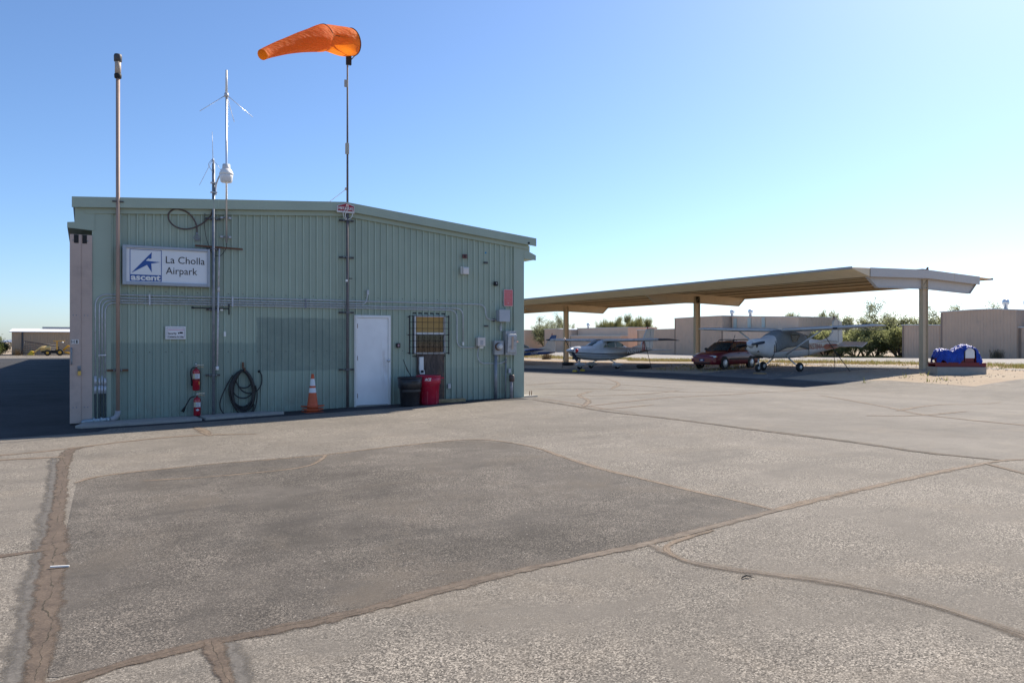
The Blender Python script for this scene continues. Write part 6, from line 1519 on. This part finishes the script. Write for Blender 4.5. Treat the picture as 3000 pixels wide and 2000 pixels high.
m = MB(); m.box(.30, .83, -.50, .5, .16, .56); m.build('engine_box', M_MRED, mc, bevel=.01)
m = MB(); pr = [(.30, .42), (.83, .42), (.83, .72)] + [(.565 + .265 * math.cos(q_), .72 + .18 * math.sin(q_)) for q_ in [PI * k / 8 for k in range(9)]] + [(.30, .72)]
m.prism(pr, lambda u, v, d: (u, d, v), -.575, -.3); m.build('white_guard', M_WHITE, mc)
m = MB(); m.lathe([(.02, 0), (.26, .05), (.30, .2), (.30, 1.0), (.25, 1.1)], 18, Matrix.Translation((-1.22, 0, .40)) @ Matrix.Rotation(R(90), 4, 'Y')); m.build('tank', M_MRED, mc)
m = MB()
for x in (-.8, .2, .95): m.box(x - .05, x + .05, -.5, -.4, .14, .5)
m.build('bracket', M_MRED, mc)
m = MB(); m.tube([(-.5, -.5, .2), (.1, -.5, .28)], .04, 8); m.build('pipe', M_MRED, mc)
m = MB(); m.tube([(.95, -.45, .3), (1.15, -.4, .3), (1.15, -.3, .5)], .05, 8); m.build('pipe', M_MRED, mc)
# draped tarp: a height field over the machine, hanging down both sides
def hump(x): return .80 + .24 * math.exp(-((x - .45) / .55) ** 2) - .10 * math.exp(-((x + .35) / .2) ** 2) + .03 * math.exp(-((x + .95) / .25) ** 2) - .12 * ss(.95, 1.25, x) * 2
rnd = random.Random(2); rows = []
NX, NV = 84, 66
from mathutils import noise as mn
for i in range(NX + 1):
    x = -1.12 + 2.3 * i / NX; row = []
    h = hump(x); hem = .22 + .06 * math.sin(x * 4.1) + .06 * math.sin(x * 11)
    if .22 < x < .92: hem = max(hem, .62 + .28 * math.sqrt(max(0, 1 - ((x - .565) / .36) ** 2)))
    for j in range(NV + 1):
        v = -1 + 2 * j / NV; s_ = abs(v)
        if s_ < .45: y = v / .45 * .42; z = h - .06 * (s_ / .45) ** 2
        else:
            q_ = (s_ - .45) / .55; he = hem if v < 0 else .3
            y = math.copysign(.42 + .16 * math.sin(min(1, q_ * 1.4) * PI / 2) + .04 * math.sin(x * 16 + q_ * 2) * q_, v); z = h - .06 - (h - .06 - he) * q_
        pn = Vector((x * 3.2, y * 3.2 + v, z * 3.0)); dn = mn.noise(pn) * .04 - abs(mn.noise(pn * 1.6)) * .13 - abs(mn.noise(pn * 3.4 + Vector((5, 1, 2)))) * .07 + .06
        row.append((x + dn * .5 * (1 if abs(x) > .95 else .3), y + math.copysign(dn, y if y else 1) * (1.0 if s_ > .4 else .2), z + dn * (1.1 if s_ < .5 else .3)))
    rows.append(row)
for e_, sg_ in ((rows[0], -1), (rows[-1], 1)):
    ex = [[(x + sg_ * .07 * k + .03 * math.sin(y * 14), y * (1 - .04 * k), z - (.0 if k == 0 else .12 * k)) for x, y, z in e_] for k in (1, 2, 3)]
    if sg_ < 0: rows = ex[::-1] + rows
    else: rows = rows + ex
t = NT('shiny blue tarp'); p = t.opos(); c = t.mix(t.map(t.noise(p, 3, 4), .3, .7), (.008, .05, .38), (.015, .09, .55)); M_TARP = t.done(t.bsdf(c, .4, 0, t.bump(t.noise(p, 8, 6, .7, 1.2), 1.0, .08), **{'Specular IOR Level': .5}))
m = MB(); m.grid(rows); tarp = m.build('tarp', M_TARP, mc, recalc=False)
mc.location = (ctr.x, ctr.y, mz); mc.rotation_euler = (0, 0, ang); mc.scale = (.70, .80, .92)
# ------------------------------------------------------------------ pink steel hangars beyond the taxilane
M_MAUVE = mat('faded mauve wall sheet', (.66, .455, .32), .6, var=.06, vs=.6, coord='w', dirt=(.37, .28, .23), dirt_amt=.35, dsc=.8)
M_MAUVE2 = mat('lighter pink wall sheet', (.76, .54, .39), .6, var=.06, vs=.6, coord='w')  # lighter and pinker than the mauve sheet
M_SHEETW = mat('pale skylight sheet', (.55, .56, .48), .5, var=.05)
M_MROOF = mat('white metal roof', (.62, .62, .62), .4, .2, coord='w')
M_VENT = mat('bright turbine vent', (.72, .73, .74), .3, .5)
M_HTRIM = mat('brown hangar trim', (.30, .21, .16), .6)
def rib_face(m, axis, c, u0, u1, zt, zbase, st=.305, dep=.035, sgn=-1):
    P = []; u = u0
    while u < u1 - .05:
        P += [(u, 0), (min(u + .2, u1), 0), (min(u + .225, u1), dep), (min(u + .28, u1), dep)]; u += st
    P.append((u1, 0))
    for (a, da), (b, db) in zip(P, P[1:]):
        if b - a < 1e-4: continue
        q_ = [(a, da, zbase), (b, db, zbase), (b, db, zt(b)), (a, da, zt(a))]
        m.add([((c + sgn * d, u_, z) if axis == 'x' else (u_, c + sgn * d, z)) for u_, d, z in q_], [(0, 1, 2, 3)])
def vent(parent, x, y, z, r=.42):
    r *= .8
    m = MB(); m.lathe([(r * .6, -.4), (r * .6, .45), (r * .95, .5), (r, .75), (r * .85, .95), (r * .3, 1.02)], 16, rotM((x, y, z))); m.build('turbine_vent', M_VENT, parent)
def hangar_row(label, secs, vents, xf=75.0, depth=9.0):
    y0 = min(s[0] for s in secs); y1 = max(s[1] for s in secs)
    th = thing('metal_hangar', label, 'hangar', (xf, (y0 + y1) / 2, gz(xf, (y0 + y1) / 2)))
    for a, b, tops, mt, xo, dp in secs:
        n = len(tops); zt = lambda u: float(np.interp(u, [a + (b - a) * k / (n - 1) for k in range(n)], tops))
        zb_ = min(gz(xf, a), gz(xf, b)) - .15
        m = MB(); rib_face(m, 'x', xf + xo, a, b, zt, zb_); rib_face(m, 'y', a, xf + xo, xf + xo + dp, lambda u: zt(a), zb_)
        m.box(xf + xo + .05, xf + xo + dp, a + .05, b - .0, zb_, min(tops) - .1); m.build('wall', mt, th, recalc=False)
        m = MB(); K = [a + (b - a) * k / (n - 1) for k in range(n)]
        for k in range(n - 1):
            p_, q_ = K[k], K[k + 1]
            m.prism([(p_ - (.12 if k == 0 else 0), zt(p_) - .02), (q_ + (.12 if k == n - 2 else 0), zt(q_) - .02), (q_ + (.12 if k == n - 2 else 0), zt(q_) + .07), (p_ - (.12 if k == 0 else 0), zt(p_) + .07)], lambda u, v, d: (d, u, v), xf + xo - .12, xf + xo + dp + .1)
        m.build('roof', M_MROOF, th)
        m = MB(); m.box(xf + xo - .06, xf + xo - .036, b - .14, b + .02, zb_, zt(b) - .05); m.build('corner_trim', M_HTRIM, th)
    for v in vents: vent(th, *v)
    return th
hangar_row('big mauve metal hangar at the photo edge with two roof vents', [(38.6, 45.7, (4.56, 4.70, 4.72, 4.66, 4.60), M_MAUVE, 0, 9), (45.7, 49.9, (3.30, 3.38), M_MAUVE, .1, 8), (27.0, 38.5, (4.2, 4.5), M_MAUVE2, 2.0, 7), (27.0, 38.5, (2.85, 2.95), M_MAUVE, .3, 1.6)], [(77, 40.6, 4.7, .40), (78.2, 39.3, 4.65, .40)])
hb = hangar_row('pink metal hangar behind the burgundy car, two vents on its roof', [(75.8, 85.3, (5.12, 5.1, 5.02), M_MAUVE, 0, 9), (85.3, 94.0, (3.5, 3.45), M_MAUVE, .1, 8), (64.5, 75.7, (4.68, 5.1), M_MAUVE2, 1.5, 7), (64.5, 75.7, (3.15, 3.45), M_MAUVE2, -.2, 1.65)], [(77.5, 76.5, 5.0, .42), (77.5, 73.2, 4.95, .42)])
for y in (74.9, 72.4, 70.0):
    m = MB(); m.box(76.4, 76.44, y - .28, y + .28, 3.5, 4.8); m.build('skylight_sheet', M_SHEETW, hb)
hangar_row('small low pink hangar behind the black-tipped plane', [(112.5, 121.5, (3.75, 4.0, 3.95), M_MAUVE, 0, 8), (98, 112.4, (3.95, 4.0), M_MAUVE2, 1.3, 6), (98, 112.4, (2.6, 2.7), M_MAUVE, -.2, 1.45)], [(78, 111.5, 3.95, .42)])
hangar_row('sliver of brown pink hangar wall just past the green hangar corner', [(128.8, 146, (3.9, 3.9), M_MAUVE2, 0, 8)], [])
# hangar far down the left side
lh = thing('metal_hangar', 'tan metal hangar with white roof, behind the yellow tractor', 'hangar', (4, 134, -.3))
M_TANW = mat('brown tan wall sheet', (.46, .33, .22), .65, var=.06, vs=.5, coord='w')
m = MB(); rib_face(m, 'y', 133, -9.4, 22, lambda u: 3.12, -.6); m.box(-9.4, 22, 133.05, 144, -.6, 3.0); m.build('wall', M_TANW, lh, recalc=False)
m = MB(); m.prism([(132.6, 3.06), (138.5, 3.56), (144.5, 3.06), (144.5, 3.16), (138.5, 3.67), (132.6, 3.17)], lambda u, v, d: (d, u, v), -9.7, 22.3); m.build('roof', mat('sunlit white roof', (.8, .8, .8), .5, coord='w'), lh)
m = MB(); m.box(-5.8, 20, 138.1, 138.9, 3.68, 3.95); m.build('ridge_vent', M_GALVD, lh)
m = MB(); m.box(-8.2, -7.95, 132.9, 132.96, -.4, 3.05); m.build('downpipe', M_BRACK, lh)

# ------------------------------------------------------------------ yellow tractor and gear beside it
M_TYEL = mat('tractor yellow', (.78, .40, .03), .5, var=.12, vs=3, dirt=(.4, .24, .08), dirt_amt=.4, dsc=4); M_TPALE = mat('sun bleached yellow', (.80, .56, .22), .55, var=.1)
tr_ = local(thing('tractor', 'yellow tractor with flat canopy parked before the tan hangar', 'tractor'))
for x, r in ((-.75, .42), (.75, .48)):
    for y in (-.6, .6):
        wheel(tr_, x, y, r, .3, 'wheel', .55)
for o_ in tr_.children:
    for c_ in o_.children: c_.data.materials[0] = M_TYEL
m = MB(); m.box(-1.5, .9, -.32, .32, .4, .75); m.build('chassis', M_BLACK, tr_)
m = MB(); m.loft([ring(x, 0, .6, b, hw, 14, 3.2) for x, b, hw in ((-1.6, 1.2, .34), (-1.5, 1.38, .4), (-.5, 1.42, .4), (-.4, 1.3, .36))]); m.build('hood', M_TPALE, tr_)
m = MB(); m.box(.2, .65, -.3, .3, .75, .9); m.box(.55, .65, -.3, .3, .9, 1.3); m.build('seat', M_BLACK, tr_, bevel=.03)
for y in (-.45, .45):
    m = MB(); m.box(.32, .46, y - .06, y + .06, .7, 2.05); m.build('canopy_post', M_TYEL, tr_)
m = MB(); m.box(-.05, 1.35, -.7, .7, 2.05, 2.13); m.build('canopy', M_TYEL, tr_, bevel=.02)
m = MB(); m.lathe([(.1, 0), (.12, .05), (.04, .12)], 12, rotM((1.1, -.72, 1.9), 0, R(90))); m.build('work_lamp', M_WPLAS, tr_)
for y in (-.55, .55):
    m = MB(); m.tube([(-.4, y, 1.1), (-1.6, y, 1.15), (-2.5, y, .35)], .12, 6); m.build('loader_arm', M_TPALE, tr_)
m = MB(); m.prism([(-2.4, .1), (-3.1, .12), (-3.15, .2), (-2.75, .7), (-2.5, .65)], lambda u, v, d: (u, d, v), -.85, .85); m.build('bucket', mat('bright yellow bucket', (.6, .42, .02), .5), tr_)
m = MB(); m.tube([(1.0, 0, .6), (1.7, 0, 1.35), (2.9, 0, 1.25)], .16, 6); m.tube([(2.3, 0, 1.3), (2.35, 0, .45)], .1, 6); m.tube([(1.6, -.1, .9), (2.8, -.1, 1.0)], .06, 6); m.tube([(1.3, .4, .5), (2.6, .6, .15)], .13, 6); m.tube([(1.3, -.4, .5), (2.6, -.6, .15)], .13, 6); m.build('backhoe', M_TYEL, tr_)
place(tr_, -3.9, 126.0, 0)
gt = thing('gate_panel', 'dark steel rail gate leaning behind the yellow tractor bucket', 'gate', (-6.8, 130, -.3))
m = MB()
for k in range(7): m.tube([(-8.0 + .05 * k, 130.2, .02 + .26 * k), (-3.6, 130.2, -.2 + .2 * k)], .035, 5)
m.tube([(-8.1, 130.2, -.25), (-7.65, 130.2, 1.75)], .05, 5); m.tube([(-7.65, 130.2, 1.75), (-3.6, 130.2, 1.05)], .05, 5); m.build('rails', M_BRACK, gt)

# ------------------------------------------------------------------ vegetation
def leaf_mat(name, cols, transl=.3):
    t = NT(name); g = t.n('ShaderNodeNewGeometry').outputs['Random Per Island']
    c = t.ramp(g, [(0, cols[0]), (.5, cols[1]), (1, cols[2])])
    n = t.noise(t.opos(), .9, 3); c = t.mix(t.map(n, .35, .65, 0, .45), c, cols[0])
    d = t.bsdf(c, .7); tl = t.n('ShaderNodeBsdfTranslucent'); t.l(c, tl.inputs[0])
    mx = t.n('ShaderNodeMixShader'); mx.inputs[0].default_value = transl; t.l(d, mx.inputs[1]); t.l(tl.outputs[0], mx.inputs[2]); return t.done(mx.outputs[0])
M_MESQ = leaf_mat('mesquite leaf', [(.16, .175, .09), (.25, .265, .15), (.34, .35, .21)], .68)
M_PALO = leaf_mat('palo verde twig', [(.15, .16, .055), (.22, .225, .085), (.30, .29, .13)], .45)
M_BUSH = leaf_mat('dense bush leaf', [(.18, .195, .08), (.28, .30, .13), (.38, .39, .20)], .72)
M_LIME = leaf_mat('yellow green leaf', [(.10, .12, .03), (.16, .18, .05), (.22, .24, .08)], .35)
M_DRY = leaf_mat('dry twig', [(.13, .09, .05), (.2, .15, .09), (.27, .21, .13)], .2)
M_BARK = mat('dark bark', (.055, .042, .033), .9, var=.3, vs=6); M_GBARK = mat('green bark', (.13, .13, .05), .8, var=.2, vs=4)

def leaves(pts, rnd, size, n_per, rad, up=0.0):
    vs, fs = [], []
    for p in pts:
        for _ in range(n_per):
            o = Vector((rnd.gauss(0, rad), rnd.gauss(0, rad), rnd.gauss(0, rad * .7)))
            q_ = p + o; s = size * rnd.uniform(.6, 1.3)
            a = Vector((rnd.gauss(0, 1), rnd.gauss(0, 1), rnd.gauss(0, 1) + up)).normalized(); b = a.cross(Vector((rnd.gauss(0, 1), rnd.gauss(0, 1), rnd.gauss(0, 1)))).normalized()
            i = len(vs); vs += [q_ - a * s, q_ + b * s * .32, q_ + a * s, q_ - b * s * .32]; fs.append((i, i + 1, i + 2, i + 3))
    return vs, fs
def tree(name, label, x, y, h, spread, seed, style='mesquite', group=None, cat='tree', dens=1.0):
    rnd = random.Random(seed); z0 = gz(x, y) - .1
    th = thing(name, label, cat, (x, y, z0), group)
    wood = MB(); tips = []
    def grow(p, d, L, r, lvl):
        n = 4; pts = [p]; q_ = p.copy(); dd = d.copy()
        for k in range(n):
            dd = (dd + Vector((rnd.gauss(0, .16), rnd.gauss(0, .16), rnd.gauss(0, .1) + (.05 if style != 'palo' else .10)))).normalized()
            q_ = q_ + dd * (L / n); pts.append(q_.copy())
            if lvl >= 2: tips.append(q_.copy())
        wood.tube(pts, [r * (1 - .45 * k / n) for k in range(n + 1)], 6 if lvl < 2 else 4, caps=False)
        if lvl >= (3 if style != 'bush' else 2): return
        for _ in range(rnd.choice((3, 4)) if lvl else rnd.choice((4, 5))):
            t_ = rnd.uniform(.35, 1); base = pts[min(n, int(t_ * n + .5))]
            nd = (dd + Vector((rnd.gauss(0, .55), rnd.gauss(0, .55), rnd.gauss(.05, .35))) * (1.0 if style != 'palo' else .55)).normalized()
            grow(base, nd, L * rnd.uniform(.5, .75), r * .5, lvl + 1)
    base = Vector((x, y, z0))
    for k in range({'mesquite': 4, 'palo': 5, 'bush': 7}[style]):
        a = 2 * PI * k / {'mesquite': 4, 'palo': 5, 'bush': 7}[style] + rnd.uniform(-.5, .5)
        out = spread / h * (.75 if style != 'palo' else .45)
        d = Vector((math.cos(a) * out, math.sin(a) * out, 1)).normalized()
        grow(base + Vector((math.cos(a), math.sin(a), 0)) * .12, d, h * (.46 if style != 'bush' else .5), h * .022, 0)
    mx_ = max(t_.z for t_ in tips) - z0; k_ = h / mx_ * .96
    sc_ = lambda v: Vector((x + (v[0] - x) * min(1.3, k_), y + (v[1] - y) * min(1.3, k_), z0 + (v[2] - z0) * k_))
    wood.v = [tuple(sc_(v)) for v in wood.v]; tips = [sc_(t_) for t_ in tips]
    wood.build('trunk', M_GBARK if style == 'palo' else M_BARK, th, recalc=False)
    cr = MB()
    if style == 'palo':
        vs, fs = [], []
        for t_ in tips:
            for _ in range(int(9 * dens)):
                o = t_ + Vector((rnd.gauss(0, .22), rnd.gauss(0, .22), rnd.gauss(0, .25))); L = rnd.uniform(.35, .8); s = .028
                d = Vector((rnd.gauss(0, .22), rnd.gauss(0, .22), 1)).normalized(); b = d.cross(Vector((rnd.gauss(0, 1), rnd.gauss(0, 1), .1))).normalized() * s
                i = len(vs); vs += [o - b, o + b, o + d * L]; fs.append((i, i + 1, i + 2))
        cr.add(vs, fs)
    else:
        keep = [t_ for t_ in tips if rnd.random() < .9]
        vs, fs = leaves(keep, rnd, .13 if style == 'mesquite' else .14, int((9 if style == 'mesquite' else 20) * dens), .26 if style == 'mesquite' else .34)
        cr.add(vs, fs)
    cr.build('crown', {'mesquite': M_MESQ, 'palo': M_PALO, 'bush': M_BUSH}[style] if seed != 77 else M_LIME, th, recalc=False)
    return th
G1 = 'desert trees behind the far hangars'
tree('mesquite_tree', 'airy mesquite tree at the green hangar corner, dark forked trunk', 77.6, 125.0, 7.2, 8.5, 11, 'mesquite', G1, dens=1.1)
tree('mesquite_tree', 'wide pale mesquite tree rising behind the others at the green hangar corner', 85.5, 133.5, 8.2, 9.5, 51, 'mesquite', G1, dens=1.2)
tree('palo_verde_tree', 'leftmost broom-like green tree over the low pink hangar roof', 89.5, 121.0, 6.3, 5.5, 52, 'palo', G1)
tree('palo_verde_tree', 'upright yellow-green tree behind the low pink hangar roof', 88.5, 116.5, 6.5, 6.5, 12, 'palo', G1)
tree('palo_verde_tree', 'broom-like green tree between the low pink hangar and the plane fin', 87.5, 110.2, 6.9, 6.5, 13, 'palo', G1)
tree('palo_verde_tree', 'thin pale tree just right of the pink hangar with two vents', 93.5, 80.5, 6.2, 3.0, 14, 'palo', G1, dens=.7)
tree('palo_verde_tree', 'yellowish upright tree right behind the fin of the covered plane', 92.5, 74.2, 6.2, 5.5, 15, 'palo', G1)
tree('mesquite_tree', 'tallest wispy mesquite tree left of the nearest carport column', 81.0, 54.3, 7.0, 7.5, 16, 'mesquite', G1, dens=1.5)
tree('mesquite_tree', 'dark wispy tree showing right of the nearest carport column', 87.0, 50.0, 6.4, 6.5, 17, 'mesquite', G1, dens=1.3)
tree('mesquite_tree', 'loose grey-green tree over the tail of the covered plane', 84.0, 60.8, 5.4, 6.5, 18, 'mesquite', G1, dens=1.4)
G2 = 'dense bushes at the edge of the taxilane'
for k, (x, y, h, s, lb) in enumerate(((77.5, 51.9, 3.7, 3.6, 'dense dark bush touching the end of the low mauve hangar wall'), (77.2, 54.6, 3.5, 3.8, 'round green bush second from the low mauve hangar wall'), (77.6, 57.4, 3.4, 3.8, 'green bush below the wingtip of the covered plane'),
                          (78.5, 60.2, 3.3, 3.6, 'bush just right of the white tailplane'), (79.5, 63.0, 3.2, 3.4, 'shaded bush seen behind the white tailplane and fin'), (86.5, 66.5, 3.4, 4.0, 'far bush seen under the wing beside the pink hangar'))):
    tree('bush', lb, x, y, h, s, 30 + k, 'bush', G2, 'bush')
tree('bush', 'low olive bush filling the gap behind the black-tipped plane tail', 86.0, 106.5, 2.8, 5.0, 41, 'bush', G2, 'bush')
tree('bush', 'bright yellow-green bush at the far left edge of the photo', -11.9, 127.0, 2.9, 2.4, 77, 'bush', None, 'bush')
tree('bush', 'small dark bush beside the tan hangar corner at left', -11.4, 139.0, 2.3, 1.5, 43, 'bush', None, 'bush')
def weed(x, y, h, label, seed):
    rnd = random.Random(seed); m = MB(); z = gz(x, y); vs, fs = [], []
    for _ in range(260):
        a = rnd.uniform(0, 2 * PI); l_ = h * rnd.uniform(.3, 1); o = Vector((x + rnd.gauss(0, h * .22), y + rnd.gauss(0, h * .22), z - .02)); d = Vector((math.cos(a) * .45, math.sin(a) * .45, 1)).normalized(); b = Vector((-math.sin(a), math.cos(a), 0)) * .016
        i = len(vs); e_ = o + d * l_; vs += [o - b, o + b, e_ + b * .4, e_ - b * .4]; fs.append((i, i + 1, i + 2, i + 3))
    m.add(vs, fs); return m.build('dry_weed', M_DRY, None, label, 'weed', recalc=False)
weed(41.0, 66.0, .95, 'tall dry weed left of the black-tipped plane propeller', 1)
weed(72.9, 39.2, 1.0, 'dry weed at the foot of the big mauve hangar', 2)
weed(-8.6, 131.5, 1.2, 'brown brush heap at the tan hangar corner', 3)
# ground cover
rnd = random.Random(9)
def blades(name, regions, n, hmin, hmax, mt):
    m = MB(); vs, fs = [], []
    for (x0, x1, y0, y1), cnt in zip(regions, n):
        for _ in range(cnt):
            cx_, cy_ = rnd.uniform(x0, x1), rnd.uniform(y0, y1)
            if mn.noise(Vector((cx_ * .25, cy_ * .25, 3))) < -.12: continue
            for _k in range(6):
                x, y = cx_ + rnd.gauss(0, .12), cy_ + rnd.gauss(0, .12); z = gz(x, y); hgt = rnd.uniform(hmin, hmax); a = rnd.uniform(0, PI); w_ = rnd.uniform(.012, .03); lx_, ly_ = rnd.gauss(0, .3) * hgt, rnd.gauss(0, .3) * hgt
                i = len(vs); vs += [(x - math.cos(a) * w_, y - math.sin(a) * w_, z - .01), (x + math.cos(a) * w_, y + math.sin(a) * w_, z - .01), (x + lx_, y + ly_, z + hgt)]; fs.append((i, i + 1, i + 2))
    m.add(vs, fs); return m.build(name, mt, kind='stuff', recalc=False)
blades('dry_grass', [(43.2, 52, 8, 126), (42.8, 46, 30, 80), (73.6, 75.5, 49, 66), (74, 80, 50, 66), (29.2, 40, 30.5, 36.5)], [5200, 1200, 900, 900, 200], .05, .22, leaf_mat('dry grass', [(.30, .22, .09), (.40, .31, .13), (.36, .34, .12)], .25))
blades('weeds', [(44, 50, 15, 120), (74.5, 79, 50, 66), (37.5, 42, 14, 24), (28, 33, 17, 20.5)], [1500, 300, 10, 5], .08, .3, leaf_mat('yellow green weeds', [(.16, .18, .04), (.26, .27, .07), (.33, .31, .09)], .3))
m = MB(); rnd = random.Random(21)
for _ in range(2600):
    x, y = rnd.uniform(28.6, 44), rnd.uniform(16.9, 36)
    if mn.noise(Vector((x * .4, y * .4, 1))) < -.1: continue
    s = rnd.uniform(.015, .05); z = gz(x, y)
    v_ = [Vector((x + s * rnd.uniform(.6, 1.2) * math.cos(k * 2.09 + s * 90), y + s * rnd.uniform(.6, 1.2) * math.sin(k * 2.09 + s * 90), z - .004)) for k in range(3)]
    m.add(v_ + [Vector((x, y, z + s * .8))], [(0, 1, 3), (1, 2, 3), (2, 0, 3)])
m.build('gravel', mat('grey tan stones', (.36, .30, .24), .9, var=.35, vs=8, coord='w'), kind='stuff', recalc=False)
